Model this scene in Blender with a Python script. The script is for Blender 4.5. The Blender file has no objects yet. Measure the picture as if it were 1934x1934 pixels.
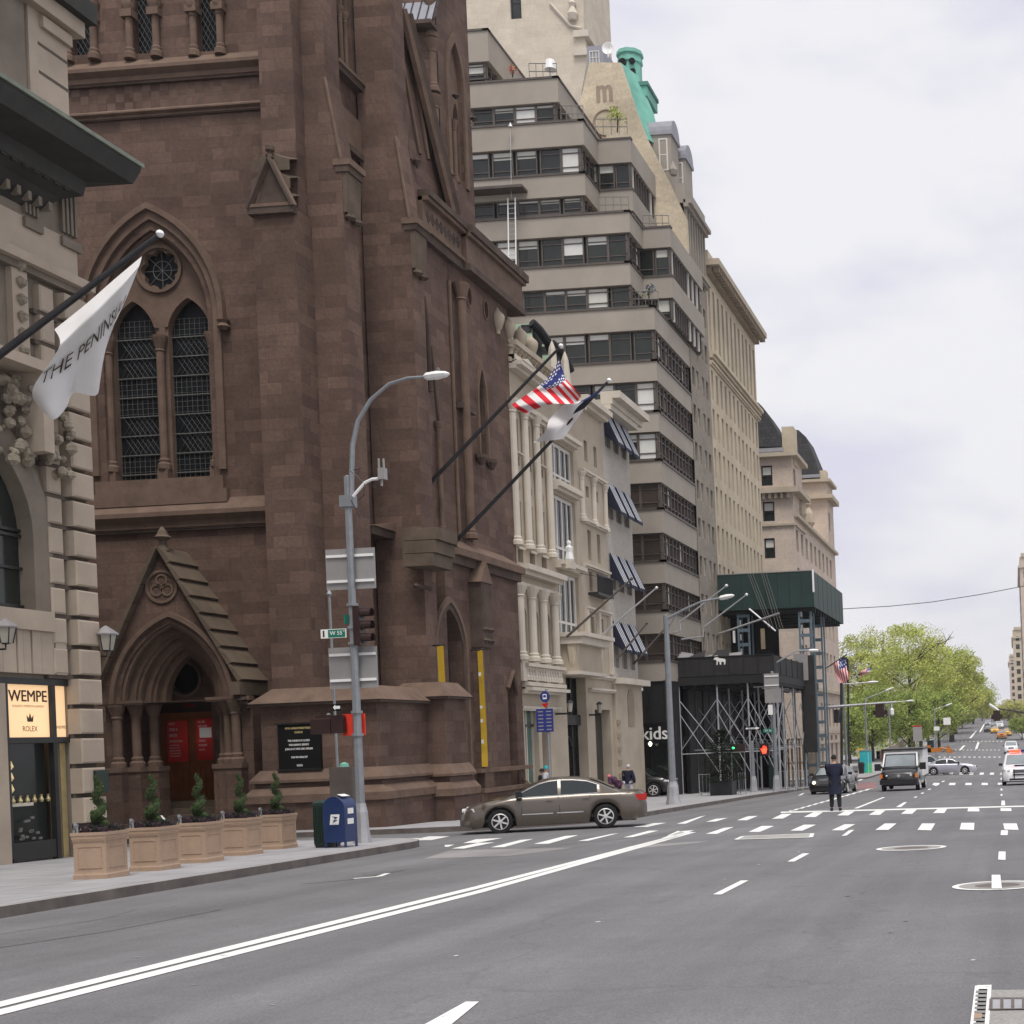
import bpy, math, random
from mathutils import Vector, Matrix
from mathutils.geometry import delaunay_2d_cdt
random.seed(7)
R_ = math.radians
SC = bpy.context.scene
COL = SC.collection

# ---------------------------------------------------------------- camera, sky, sun, exposure
CZ = 1.57
FPX = 2500.0
YAW = math.atan(160 / 2500.0)
ROLL = -0.041
PX, PY = 1758.0, 1378.6
cam = bpy.data.cameras.new('camera')
cam.sensor_width = 36.0
cam.lens = 36.0 * FPX / 1934.0
cam.shift_x = (967.0 - PX) / 1934.0
cam.shift_y = (PY - 967.0) / 1934.0
cam.clip_end = 4000
co = bpy.data.objects.new('camera', cam)
COL.objects.link(co)
CR = Matrix.Rotation(YAW, 3, 'Z') @ Matrix.Rotation(math.pi / 2, 3, 'X') @ Matrix.Rotation(ROLL, 3, 'Z')
co.matrix_world = Matrix.Translation((0, 0, CZ)) @ CR.to_4x4()
SC.camera = co

w = bpy.data.worlds.new('World'); SC.world = w; w.use_nodes = True
SUN_EL, SUN_AZ = R_(64), R_(162)
nt = w.node_tree; nt.nodes.clear()
out = nt.nodes.new('ShaderNodeOutputWorld')
bg = nt.nodes.new('ShaderNodeBackground'); bg.inputs['Strength'].default_value = 0.1
sky = nt.nodes.new('ShaderNodeTexSky'); sky.sky_type = 'NISHITA'; sky.sun_disc = False
sky.sun_elevation = SUN_EL; sky.sun_rotation = SUN_AZ; sky.dust_density = 3
tc = nt.nodes.new('ShaderNodeTexCoord')
mp = nt.nodes.new('ShaderNodeMapping'); mp.inputs['Scale'].default_value = (1.0, 1.0, 2.4)
nz = nt.nodes.new('ShaderNodeTexNoise'); nz.inputs['Scale'].default_value = 4.5; nz.inputs['Detail'].default_value = 4; nz.inputs['Roughness'].default_value = .48
cr = nt.nodes.new('ShaderNodeValToRGB')
cr.color_ramp.elements[0].position = .40; cr.color_ramp.elements[0].color = (6.6, 6.5, 7.6, 1)
cr.color_ramp.elements[1].position = .58; cr.color_ramp.elements[1].color = (8.15, 8.1, 8.3, 1)
mx = nt.nodes.new('ShaderNodeMixRGB'); mx.inputs[0].default_value = .93
L = nt.links.new
L(tc.outputs['Generated'], mp.inputs[0]); L(mp.outputs[0], nz.inputs['Vector']); L(nz.outputs['Fac'], cr.inputs[0])
L(sky.outputs[0], mx.inputs[1]); L(cr.outputs[0], mx.inputs[2]); L(mx.outputs[0], bg.inputs['Color']); L(bg.outputs[0], out.inputs[0])

sl = bpy.data.lights.new('sun', 'SUN'); sl.energy = 2.4; sl.angle = R_(24); sl.color = (1, .955, .90)
so = bpy.data.objects.new('sun', sl); COL.objects.link(so)
# veiled sun high behind the camera
sdir = Vector((math.sin(R_(18)) * math.cos(SUN_EL) * 1.0, -math.cos(R_(18)) * math.cos(SUN_EL), math.sin(SUN_EL)))
so.rotation_euler = sdir.to_track_quat('Z', 'Y').to_euler()
SC.view_settings.view_transform = 'Standard'
SC.view_settings.look = 'None'
SC.view_settings.exposure = 0.22
SC.view_settings.gamma = 1.0

# ---------------------------------------------------------------- survey: bearings taken from the camera station, met with real planes
GP = [(-60, 1.2), (0, 0), (45, -.95), (64, -1.4), (96, -2.25), (117, -2.42), (170, -2.5), (248, -1.5), (300, .4), (357, 2.7), (615, 6.5), (900, 8), (3000, 9)]
def gz(Y):
 for (a, b), (c, d) in zip(GP, GP[1:]):
  if Y <= c:
   return b + (d - b) * (Y - a) / (c - a)
 return 9.0
def ray(x, y): return CR @ Vector(((x - PX) / FPX, -(y - PY) / FPX, -1.0))
def S(x, y, Y):
 d = ray(x, y); t = Y / d.y; return (d.x * t, CZ + d.z * t)          # on a plane facing south: (X, Z)
def E(x, y, X):
 d = ray(x, y); t = X / d.x; return (d.y * t, CZ + d.z * t)          # on a plane facing the avenue: (Y, Z)
def G(x, y, h=0.0):
 d = ray(x, y); a, b = 1.0, 2500.0
 f = lambda Y: CZ + d.z * Y / d.y - gz(Y) - h
 k = 2.0
 while k < 2500 and f(k) > 0: k *= 1.03
 a, b = k / 1.03, k
 for _ in range(30):
  m = (a + b) / 2
  if f(m) > 0: a = m
  else: b = m
 t = b / d.y
 return Vector((d.x * t, b, gz(b) + h))
def SX(x, Y, y=1200): return S(x, y, Y)[0]
def EY(x, X, y=1200): return E(x, y, X)[0]

# ---------------------------------------------------------------- materials
MATS = {}
def newmat(name):
 m = bpy.data.materials.new(name); m.use_nodes = True; MATS[name] = m
 return m, m.node_tree, m.node_tree.nodes['Principled BSDF']
def plain(name, c, rough=.7, metal=0.0, var=.12, scale=3.0, emis=0, spec=.4, bump=0.0, detail=5):
 m, t, b = newmat(name)
 b.inputs['Roughness'].default_value = rough; b.inputs['Metallic'].default_value = metal
 b.inputs['Specular IOR Level'].default_value = spec
 tc = t.nodes.new('ShaderNodeTexCoord'); n = t.nodes.new('ShaderNodeTexNoise')
 n.inputs['Scale'].default_value = scale; n.inputs['Detail'].default_value = detail; n.inputs['Roughness'].default_value = .6
 r = t.nodes.new('ShaderNodeValToRGB')
 r.color_ramp.elements[0].position = .3; r.color_ramp.elements[1].position = .7
 r.color_ramp.elements[0].color = tuple(x * (1 - var) for x in c) + (1,)
 r.color_ramp.elements[1].color = tuple(min(1, x * (1 + var)) for x in c) + (1,)
 t.links.new(tc.outputs['Object'], n.inputs['Vector']); t.links.new(n.outputs['Fac'], r.inputs[0]); t.links.new(r.outputs[0], b.inputs['Base Color'])
 if bump:
  bp = t.nodes.new('ShaderNodeBump'); bp.inputs['Strength'].default_value = bump; bp.inputs['Distance'].default_value = .02
  n2 = t.nodes.new('ShaderNodeTexNoise'); n2.inputs['Scale'].default_value = scale * 8; n2.inputs['Detail'].default_value = 4
  t.links.new(tc.outputs['Object'], n2.inputs['Vector']); t.links.new(n2.outputs['Fac'], bp.inputs['Height']); t.links.new(bp.outputs[0], b.inputs['Normal'])
 if emis:
  b.inputs['Emission Color'].default_value = tuple(c) + (1,); b.inputs['Emission Strength'].default_value = emis
 return m
def uvwall(t):
 # wall coordinates in metres: (along the wall, height), whichever way the wall faces
 g = t.nodes.new('ShaderNodeNewGeometry'); sp = t.nodes.new('ShaderNodeSeparateXYZ'); sn = t.nodes.new('ShaderNodeSeparateXYZ')
 t.links.new(g.outputs['Position'], sp.inputs[0]); t.links.new(g.outputs['True Normal'], sn.inputs[0])
 ax = t.nodes.new('ShaderNodeMath'); ax.operation = 'ABSOLUTE'; t.links.new(sn.outputs[0], ax.inputs[0])
 gt = t.nodes.new('ShaderNodeMath'); gt.operation = 'GREATER_THAN'; gt.inputs[1].default_value = .6; t.links.new(ax.outputs[0], gt.inputs[0])
 mixu = t.nodes.new('ShaderNodeMix'); mixu.data_type = 'FLOAT'
 t.links.new(gt.outputs[0], mixu.inputs[0]); t.links.new(sp.outputs[0], mixu.inputs[2]); t.links.new(sp.outputs[1], mixu.inputs[3])
 cb = t.nodes.new('ShaderNodeCombineXYZ'); t.links.new(mixu.outputs[0], cb.inputs[0]); t.links.new(sp.outputs[2], cb.inputs[1])
 return g, cb
def masonry(name, c1, c2, mortar, bw=.8, bh=.36, ms=.012, var=.14, nscale=.5, bump=.5, rough=.9, stain=.25):
 m, t, b = newmat(name)
 g, cb = uvwall(t)
 br = t.nodes.new('ShaderNodeTexBrick')
 br.inputs['Color1'].default_value = tuple(c1) + (1,); br.inputs['Color2'].default_value = tuple(c2) + (1,)
 br.inputs['Mortar'].default_value = tuple(mortar) + (1,)
 br.inputs['Scale'].default_value = 1; br.inputs['Brick Width'].default_value = bw; br.inputs['Row Height'].default_value = bh
 br.inputs['Mortar Size'].default_value = ms; br.inputs['Mortar Smooth'].default_value = .3; br.offset_frequency = 2; br.squash = .7; br.squash_frequency = 3
 t.links.new(cb.outputs[0], br.inputs['Vector'])
 n = t.nodes.new('ShaderNodeTexNoise'); n.inputs['Scale'].default_value = nscale; n.inputs['Detail'].default_value = 8; n.inputs['Roughness'].default_value = .65
 t.links.new(g.outputs['Position'], n.inputs['Vector'])
 r = t.nodes.new('ShaderNodeMapRange'); r.inputs[1].default_value = .3; r.inputs[2].default_value = .7; r.inputs[3].default_value = 1 - stain; r.inputs[4].default_value = 1 + stain * .6
 t.links.new(n.outputs['Fac'], r.inputs[0])
 mm = t.nodes.new('ShaderNodeVectorMath'); mm.operation = 'SCALE'; t.links.new(br.outputs['Color'], mm.inputs[0]); t.links.new(r.outputs[0], mm.inputs['Scale'])
 n2 = t.nodes.new('ShaderNodeTexNoise'); n2.inputs['Scale'].default_value = 9; n2.inputs['Detail'].default_value = 5
 t.links.new(g.outputs['Position'], n2.inputs['Vector'])
 r2 = t.nodes.new('ShaderNodeMapRange'); r2.inputs[1].default_value = .25; r2.inputs[2].default_value = .75; r2.inputs[3].default_value = 1 - var; r2.inputs[4].default_value = 1 + var
 t.links.new(n2.outputs['Fac'], r2.inputs[0])
 m2 = t.nodes.new('ShaderNodeVectorMath'); m2.operation = 'SCALE'; t.links.new(mm.outputs[0], m2.inputs[0]); t.links.new(r2.outputs[0], m2.inputs['Scale'])
 t.links.new(m2.outputs[0], b.inputs['Base Color'])
 bp = t.nodes.new('ShaderNodeBump'); bp.inputs['Strength'].default_value = bump; bp.inputs['Distance'].default_value = .03
 ad = t.nodes.new('ShaderNodeMath'); ad.operation = 'MULTIPLY_ADD'; ad.inputs[1].default_value = -1.0
 t.links.new(br.outputs['Fac'], ad.inputs[0]); t.links.new(n2.outputs['Fac'], ad.inputs[2])
 t.links.new(ad.outputs[0], bp.inputs['Height']); t.links.new(bp.outputs[0], b.inputs['Normal'])
 b.inputs['Roughness'].default_value = rough; b.inputs['Specular IOR Level'].default_value = .2
 return m
def glassy(name, c, rough=.08, spec=.9, var=.3, scale=.6):
 m = plain(name, c, rough=rough, var=var, scale=scale, spec=spec); return m

BROWN = masonry('brownstone', (.152, .100, .077), (.104, .066, .053), (.086, .057, .046), bw=.95, bh=.36, ms=.006, stain=.32, bump=.4)
plain('brown_check', (.135, .092, .072), .9, var=.2, scale=1.6, spec=.2)
plain('brown_trim', (.148, .101, .076), .9, var=.22, scale=1.6, bump=.5, spec=.2)
plain('brown_dark', (.085, .062, .05), .9, var=.3, scale=1.5, bump=.4, spec=.2)
plain('brown_cap', (.118, .090, .066), .9, var=.25, scale=1.2, bump=.5, spec=.2)
plain('leaded_glass', (.009, .011, .013), .45, var=.5, scale=2, spec=.15)
plain('lead', (.12, .12, .115), .5, var=.2)
plain('iron_bar', (.16, .16, .15), .6)
masonry('limestone', (.40, .34, .27), (.36, .30, .24), (.25, .21, .17), bw=1.4, bh=.66, ms=.004, stain=.22, nscale=.9, bump=.15)
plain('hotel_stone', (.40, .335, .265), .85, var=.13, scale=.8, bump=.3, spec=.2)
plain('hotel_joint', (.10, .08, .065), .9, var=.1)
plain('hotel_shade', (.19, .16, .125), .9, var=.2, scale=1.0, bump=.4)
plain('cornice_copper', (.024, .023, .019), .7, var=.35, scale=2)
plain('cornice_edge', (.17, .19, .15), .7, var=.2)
plain('carved_stone', (.27, .235, .18), .9, var=.4, scale=6, bump=.8)
plain('beige_stone', (.42, .36, .28), .9, var=.12, scale=.7, bump=.25, spec=.2)
plain('beige_light', (.55, .50, .42), .9, var=.1, scale=.8, bump=.2, spec=.2)
plain('beige_dark', (.28, .23, .17), .9, var=.15, scale=.8, bump=.2)
plain('cream_stone', (.50, .43, .32), .9, var=.14, scale=.6, spec=.2)
masonry('white_brick', (.46, .43, .38), (.42, .39, .34), (.38, .35, .31), bw=.4, bh=.15, ms=.006, bump=.15, stain=.12)
plain('concrete_band', (.33, .295, .25), .9, var=.09, scale=.5, bump=.2, spec=.2)
plain('concrete_band2', (.31, .28, .24), .9, var=.1, scale=.35, bump=.2, spec=.2)
plain('bronze_frame', (.085, .07, .06), .55, var=.2, scale=2)
masonry('tan_brick', (.30, .265, .215), (.26, .23, .19), (.24, .21, .18), bw=.5, bh=.2, ms=.01, bump=.2, stain=.2)
masonry('cream_brick', (.56, .48, .35), (.50, .43, .32), (.48, .42, .31), bw=.6, bh=.25, ms=.008, bump=.1, stain=.28, nscale=.35)
masonry('pale_tower', (.58, .52, .42), (.53, .47, .38), (.5, .44, .36), bw=1.2, bh=.5, ms=.01, bump=.15, stain=.15)
masonry('pink_stone', (.54, .45, .37), (.49, .41, .34), (.44, .37, .30), bw=1.3, bh=.55, ms=.012, bump=.2, stain=.14)
glassy('window_glass', (.022, .026, .023), rough=.12, spec=.42)
glassy('window_glass_brown', (.055, .042, .034))
glassy('green_glass', (.06, .13, .115), rough=.15)
glassy('car_glass', (.018, .025, .023), rough=.04, spec=.7)
glassy('sky_painted_glass', (.20, .23, .24), rough=.03, spec=1.0)  # pale base colour stands for sky reflected in the glass
plain('blind', (.55, .55, .49), .8, var=.06)
plain('blind2', (.62, .62, .58), .8, var=.05)
plain('white_frame', (.62, .60, .56), .6, var=.06)
plain('dark_frame', (.02, .02, .02), .4, var=.2)
plain('black_metal', (.016, .016, .018), .45, var=.3)
plain('steel_pole', (.24, .255, .27), .5, metal=.35, var=.12, scale=6)
plain('galv', (.42, .42, .43), .45, metal=.5, var=.1, scale=5)
plain('white_paint', (.78, .78, .76), .5, var=.04)
plain('copper_green', (.15, .39, .31), .7, var=.22, scale=.9)
plain('copper_dark', (.07, .19, .15), .75, var=.25, scale=.9)
plain('dormer_green', (.44, .60, .42), .7, var=.1)
masonry('slate', (.075, .075, .078), (.05, .052, .055), (.035, .035, .037), bw=.5, bh=.3, ms=.02, bump=.4, stain=.2)
plain('slate_grey', (.26, .26, .29), .6, var=.1)
plain('awning_navy', (.010, .012, .030), .8, var=.2)
plain('awning_white', (.55, .57, .60), .8, var=.08)
plain('shed_green', (.014, .038, .032), .6, var=.2, scale=.8)
plain('shed_black', (.013, .013, .014), .75, var=.25, scale=1)
plain('netting', (.022, .021, .021), .85, var=.3, scale=1.5)
plain('scaf_steel', (.34, .345, .36), .5, metal=.2, var=.2, scale=4)
plain('scaf_blue', (.13, .18, .21), .5, metal=.3, var=.2, scale=4)
plain('plywood', (.33, .26, .17), .9, var=.15, scale=1)
plain('planter_stone', (.37, .265, .19), .85, var=.09, scale=2.2, bump=.35, spec=.2)
plain('soil', (.02, .014, .01), .95)
plain('topiary', (.030, .052, .014), .8, var=.4, scale=6)
plain('topiary2', (.06, .09, .026), .8, var=.3, scale=6)
plain('bloom_purple', (.10, .03, .06), .8, var=.4, scale=12)
plain('bloom_dark', (.03, .012, .025), .8, var=.4, scale=12)
plain('mail_blue', (.012, .030, .105), .38, var=.15, spec=.5)
plain('bin_green', (.01, .025, .018), .5)
plain('signal_brown', (.030, .014, .013), .45, var=.2)
plain('sign_back', (.30, .29, .285), .5, metal=.2, var=.08, scale=2)
plain('sign_green', (.01, .16, .11), .5, var=.05)
plain('sign_blue', (.02, .03, .17), .5, var=.05)
plain('sign_red', (.72, .045, .02), .5, var=.04)
plain('poster_red', (.50, .022, .018), .6, var=.08)
plain('door_wood', (.17, .052, .016), .5, var=.25, scale=3)
plain('gold_banner', (.55, .36, .03), .7, var=.08)
plain('notice_black', (.008, .008, .009), .5, spec=.2)
plain('letter_dark', (.05, .03, .02), .6, var=.1)
plain('letter_white', (.75, .75, .72), .6, var=.05)
plain('letter_gold', (.55, .45, .2), .6, var=.05)
plain('flag_white', (.72, .71, .70), .85, var=.03)
plain('flag_red', (.62, .02, .035), .85, var=.04)
plain('flag_blue', (.025, .035, .17), .85, var=.05)
plain('flag_black', (.012, .012, .02), .85)
plain('brass', (.5, .42, .22), .35, metal=.6)
plain('rubber', (.012, .012, .012), .85)
plain('alloy', (.62, .62, .61), .35, metal=.35, var=.05)
plain('chrome', (.65, .65, .66), .15, metal=.9, var=.03)
plain('tail_red', (.45, .02, .015), .2, var=.1)
plain('amber', (.65, .2, .04), .3, var=.1)
plain('headlamp', (.6, .6, .6), .1, var=.1)
plain('plate_orange', (.7, .36, .06), .5)
plain('skin', (.42, .26, .19), .6, var=.06)
plain('navy_cloth', (.010, .013, .032), .9, var=.25)
plain('dark_cloth', (.012, .012, .015), .9, var=.25)
plain('teal_cap', (.03, .35, .38), .8)
plain('pink_cloth', (.65, .16, .18), .8)
plain('plum_cloth', (.06, .02, .05), .8)
plain('grey_cloth', (.45, .45, .47), .85)
plain('hair', (.015, .012, .01), .8)
plain('toilet_teal', (.03, .42, .46), .5, var=.1)
plain('toilet_green', (.08, .52, .2), .5, var=.1)
plain('loader_orange', (.48, .17, .03), .5, var=.2)
plain('taxi_yellow', (.75, .42, .05), .4)
plain('bark', (.045, .036, .028), .95, var=.3, scale=3)
plain('leaf_lime', (.44, .47, .10), .75, var=.22, scale=.35)
plain('leaf_mid', (.31, .37, .085), .75, var=.25, scale=.35)
plain('leaf_green', (.20, .27, .06), .75, var=.3, scale=.35)
plain('leaf_bud', (.40, .38, .16), .8, var=.3, scale=.35)
plain('fir', (.012, .024, .010), .85, var=.5, scale=3)
def paint(name, c, rough=.22, metal=.35, coat=.7):
 m = plain(name, c, rough=rough + .12, metal=metal, var=.05, scale=1, spec=.5)
 b = m.node_tree.nodes['Principled BSDF']; b.inputs['Coat Weight'].default_value = coat; b.inputs['Coat Roughness'].default_value = .05
 return m
paint('car_bronze', (.125, .105, .085), metal=.6)
paint('car_black', (.006, .006, .007), metal=.1)
paint('car_silver', (.40, .40, .45), metal=.5)
paint('car_white', (.72, .72, .73), metal=0)
paint('car_dark', (.03, .03, .035), metal=.2)
plain('lit_sign', (1.0, .66, .36), .6, emis=.5, var=.03)
plain('lit_window', (.9, .6, .3), .6, emis=.25, var=.5, scale=2)
plain('signal_red', (1.0, .05, .02), .5, emis=3.0, var=.02)
plain('signal_green', (.1, 1.0, .35), .5, emis=2.0, var=.02)
plain('lamp_glow', (1.0, .95, .7), .5, emis=2.0, var=.02)
plain('lantern_glass', (.35, .33, .27), .3)

# ground sheets
def asphalt(name, base):
 m, t, b = newmat(name)
 g = t.nodes.new('ShaderNodeNewGeometry')
 def noise(sc, det, lo, hi, vec=None, ro=.6):
  n = t.nodes.new('ShaderNodeTexNoise'); n.inputs['Scale'].default_value = sc; n.inputs['Detail'].default_value = det; n.inputs['Roughness'].default_value = ro
  t.links.new(vec if vec else g.outputs['Position'], n.inputs['Vector'])
  r = t.nodes.new('ShaderNodeMapRange'); r.inputs[1].default_value = .3; r.inputs[2].default_value = .7; r.inputs[3].default_value = lo; r.inputs[4].default_value = hi
  t.links.new(n.outputs['Fac'], r.inputs[0]); return r.outputs[0], n
 mp = t.nodes.new('ShaderNodeMapping'); mp.inputs['Scale'].default_value = (1.1, .05, 1); t.links.new(g.outputs['Position'], mp.inputs[0])
 a, _ = noise(1.0, 4, .82, 1.12, mp.outputs[0])
 c, _ = noise(.35, 6, .86, 1.12, ro=.65)
 d, dn = noise(48, 3, .70, 1.35, ro=.85)
 e, _ = noise(6, 5, .95, 1.05)
 def mul(x, y):
  k = t.nodes.new('ShaderNodeMath'); k.operation = 'MULTIPLY'; t.links.new(x, k.inputs[0]); t.links.new(y, k.inputs[1]); return k.outputs[0]
 f = mul(mul(a, c), mul(d, e))
 # thin sealed cracks
 vo = t.nodes.new('ShaderNodeTexVoronoi'); vo.feature = 'DISTANCE_TO_EDGE'; vo.inputs['Scale'].default_value = .16
 n3 = t.nodes.new('ShaderNodeTexNoise'); n3.inputs['Scale'].default_value = .8; n3.inputs['Detail'].default_value = 4
 t.links.new(g.outputs['Position'], n3.inputs['Vector'])
 av = t.nodes.new('ShaderNodeVectorMath'); av.operation = 'MULTIPLY_ADD'; av.inputs[1].default_value = (2.2, 2.2, 0)
 t.links.new(n3.outputs['Color'], av.inputs[0]); t.links.new(g.outputs['Position'], av.inputs[2]); t.links.new(av.outputs[0], vo.inputs['Vector'])
 ck = t.nodes.new('ShaderNodeMapRange'); ck.inputs[1].default_value = .0; ck.inputs[2].default_value = .006; ck.inputs[3].default_value = .86; ck.inputs[4].default_value = 1
 t.links.new(vo.outputs['Distance'], ck.inputs[0])
 f = mul(f, ck.outputs[0])
 cc = t.nodes.new('ShaderNodeVectorMath'); cc.operation = 'SCALE'; cc.inputs[0].default_value = base; t.links.new(f, cc.inputs['Scale'])
 t.links.new(cc.outputs[0], b.inputs['Base Color']); b.inputs['Roughness'].default_value = .82; b.inputs['Specular IOR Level'].default_value = .35
 bp = t.nodes.new('ShaderNodeBump'); bp.inputs['Strength'].default_value = .35; bp.inputs['Distance'].default_value = .006
 t.links.new(dn.outputs['Fac'], bp.inputs['Height']); t.links.new(bp.outputs[0], b.inputs['Normal'])
 return m
asphalt('asphalt', (.158, .155, .160))
asphalt('asphalt_light', (.26, .25, .245))
asphalt('bus_red', (.26, .14, .14))
asphalt('steel_plate', (.33, .32, .30))
m, t, b = newmat('paving')
g = t.nodes.new('ShaderNodeNewGeometry'); br = t.nodes.new('ShaderNodeTexBrick')
br.offset = 0; br.inputs['Scale'].default_value = 1; br.inputs['Brick Width'].default_value = 1.5; br.inputs['Row Height'].default_value = 1.5; br.inputs['Mortar Size'].default_value = .018
br.inputs['Color1'].default_value = (.33, .325, .335, 1); br.inputs['Color2'].default_value = (.33, .325, .33, 1); br.inputs['Mortar'].default_value = (.15, .145, .145, 1)
n = t.nodes.new('ShaderNodeTexNoise'); n.inputs['Scale'].default_value = 1.2; n.inputs['Detail'].default_value = 8
r = t.nodes.new('ShaderNodeMapRange'); r.inputs[1].default_value = .3; r.inputs[2].default_value = .7; r.inputs[3].default_value = .86; r.inputs[4].default_value = 1.1
v = t.nodes.new('ShaderNodeVectorMath'); v.operation = 'SCALE'
t.links.new(g.outputs['Position'], br.inputs['Vector']); t.links.new(g.outputs['Position'], n.inputs['Vector']); t.links.new(n.outputs['Fac'], r.inputs[0])
t.links.new(br.outputs[0], v.inputs[0]); t.links.new(r.outputs[0], v.inputs['Scale']); t.links.new(v.outputs[0], b.inputs['Base Color']); b.inputs['Roughness'].default_value = .85
plain('kerb_stone', (.30, .29, .28), .85, var=.2, scale=2)
plain('kerb_steel', (.13, .11, .10), .7, var=.3, scale=2)
m, t, b = newmat('road_paint')
g = t.nodes.new('ShaderNodeNewGeometry'); n = t.nodes.new('ShaderNodeTexNoise'); n.inputs['Scale'].default_value = 14; n.inputs['Detail'].default_value = 8; n.inputs['Roughness'].default_value = .7
r = t.nodes.new('ShaderNodeValToRGB'); r.color_ramp.elements[0].position = .30; r.color_ramp.elements[1].position = .44
r.color_ramp.elements[0].color = (.36, .355, .35, 1); r.color_ramp.elements[1].color = (.78, .78, .75, 1)
t.links.new(g.outputs['Position'], n.inputs['Vector']); t.links.new(n.outputs['Fac'], r.inputs[0]); t.links.new(r.outputs[0], b.inputs['Base Color']); b.inputs['Roughness'].default_value = .7

# ---------------------------------------------------------------- mesh builder
class MB:
 def __init__(s, mat='concrete_band'):
  s.v = []; s.f = []; s.m = []; s.mats = []; s.cur = mat
 def use(s, mat): s.cur = mat; return s
 def _mi(s, mat):
  mat = mat or s.cur
  if mat not in s.mats: s.mats.append(mat)
  return s.mats.index(mat)
 def face(s, pts, mat=None):
  k = len(s.v); s.v += [tuple(p) for p in pts]; s.f.append(tuple(range(k, k + len(pts)))); s.m.append(s._mi(mat))
 def mesh(s, vs, fs, mat=None):
  k = len(s.v); s.v += [tuple(p) for p in vs]; i = s._mi(mat)
  for f in fs: s.f.append(tuple(a + k for a in f)); s.m.append(i)
 def box(s, x0, x1, y0, y1, z0, z1, mat=None, M=None):
  x0, x1 = min(x0, x1), max(x0, x1); y0, y1 = min(y0, y1), max(y0, y1); z0, z1 = min(z0, z1), max(z0, z1)
  vs = [(x, y, z) for z in (z0, z1) for y in (y0, y1) for x in (x0, x1)]
  if M is not None: vs = [tuple(M @ Vector(p)) for p in vs]
  s.mesh(vs, [(0, 2, 3, 1), (4, 5, 7, 6), (0, 1, 5, 4), (2, 6, 7, 3), (0, 4, 6, 2), (1, 3, 7, 5)], mat)
  return s
 def tube(s, p0, p1, r0, r1=None, n=10, mat=None, caps=True):
  return s.path([p0, p1], [r0, r0 if r1 is None else r1], n, mat, caps)
 def path(s, pts, rs, n=8, mat=None, caps=True):
  pts = [Vector(p) for p in pts]
  if not isinstance(rs, (list, tuple)): rs = [rs] * len(pts)
  k = len(s.v); i = s._mi(mat); up = None
  for j, p in enumerate(pts):
   a = pts[max(0, j - 1)]; b = pts[min(len(pts) - 1, j + 1)]
   d = (b - a).normalized()
   if up is None or abs(up.dot(d)) > .98:
    up = Vector((0, 0, 1)) if abs(d.z) < .9 else Vector((0, 1, 0))
   sd = d.cross(up).normalized(); u2 = sd.cross(d).normalized(); up = u2
   for q in range(n):
    t = 2 * math.pi * q / n
    s.v.append(tuple(p + (sd * math.cos(t) + u2 * math.sin(t)) * rs[j]))
  for j in range(len(pts) - 1):
   for q in range(n):
    a = k + j * n + q; b = k + j * n + (q + 1) % n
    s.f.append((a, b, b + n, a + n)); s.m.append(i)
  if caps:
   s.f.append(tuple(k + q for q in range(n))); s.m.append(i)
   e = k + (len(pts) - 1) * n; s.f.append(tuple(e + q for q in reversed(range(n)))); s.m.append(i)
  return s
 def lathe(s, prof, c=(0, 0, 0), n=16, mat=None, ax='Z'):
  k = len(s.v); i = s._mi(mat)
  for r, h in prof:
   for q in range(n):
    t = 2 * math.pi * (q + .5) / n
    p = (r * math.cos(t), r * math.sin(t), h)
    if ax == 'Y': p = (p[0], p[2], p[1])
    if ax == 'X': p = (p[2], p[0], p[1])
    s.v.append((c[0] + p[0], c[1] + p[1], c[2] + p[2]))
  for j in range(len(prof) - 1):
   for q in range(n):
    a = k + j * n + q; b = k + j * n + (q + 1) % n
    s.f.append((a, b, b + n, a + n)); s.m.append(i)
  s.f.append(tuple(k + q for q in range(n))); s.m.append(i)
  e = k + (len(prof) - 1) * n; s.f.append(tuple(e + q for q in reversed(range(n)))); s.m.append(i)
  return s
 def slab(s, pl, pos, depth, outline, holes=(), mat=None, back=False):
  """wall plate with openings; pl 'S' faces south (u=X), 'E' faces the avenue (u=Y), 'G' lies flat (u=X, v=Y, pos=z)"""
  T = {'S': lambda u, v, d: (u, pos + d, v), 'E': lambda u, v, d: (pos - d, u, v), 'G': lambda u, v, d: (u, v, pos - d)}[pl]
  i = s._mi(mat)
  vs = []; es = []; loops = [list(outline)] + [list(h) for h in holes]
  for lp in loops:
   k = len(vs); vs += [Vector(p) for p in lp]
   es += [(k + j, k + (j + 1) % len(lp)) for j in range(len(lp))]
  fl = []; k0 = 0
  for lp in loops: fl.append(list(range(k0, k0 + len(lp)))); k0 += len(lp)
  r = delaunay_2d_cdt(vs, [], fl, 2 if holes else 1, 1e-5)
  k = len(s.v); s.v += [T(p[0], p[1], 0) for p in r[0]]
  for f in r[2]: s.f.append(tuple(k + a for a in f)); s.m.append(i)
  if back:
   k = len(s.v); s.v += [T(p[0], p[1], depth) for p in r[0]]
   for f in r[2]: s.f.append(tuple(k + a for a in f)); s.m.append(i)
  if depth:
   vm = min(p[1] for p in outline); foot = any(min(p[1] for p in h) - vm < .003 for h in holes)
   for lp in loops:
    k = len(s.v); n = len(lp)
    s.v += [T(p[0], p[1], 0) for p in lp] + [T(p[0], p[1], depth) for p in lp]
    for j in range(n):
     if foot and lp[j][1] - vm < .003 and lp[(j + 1) % n][1] - vm < .003: continue
     s.f.append((k + j, k + (j + 1) % n, k + n + (j + 1) % n, k + n + j)); s.m.append(i)
  return s
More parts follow.
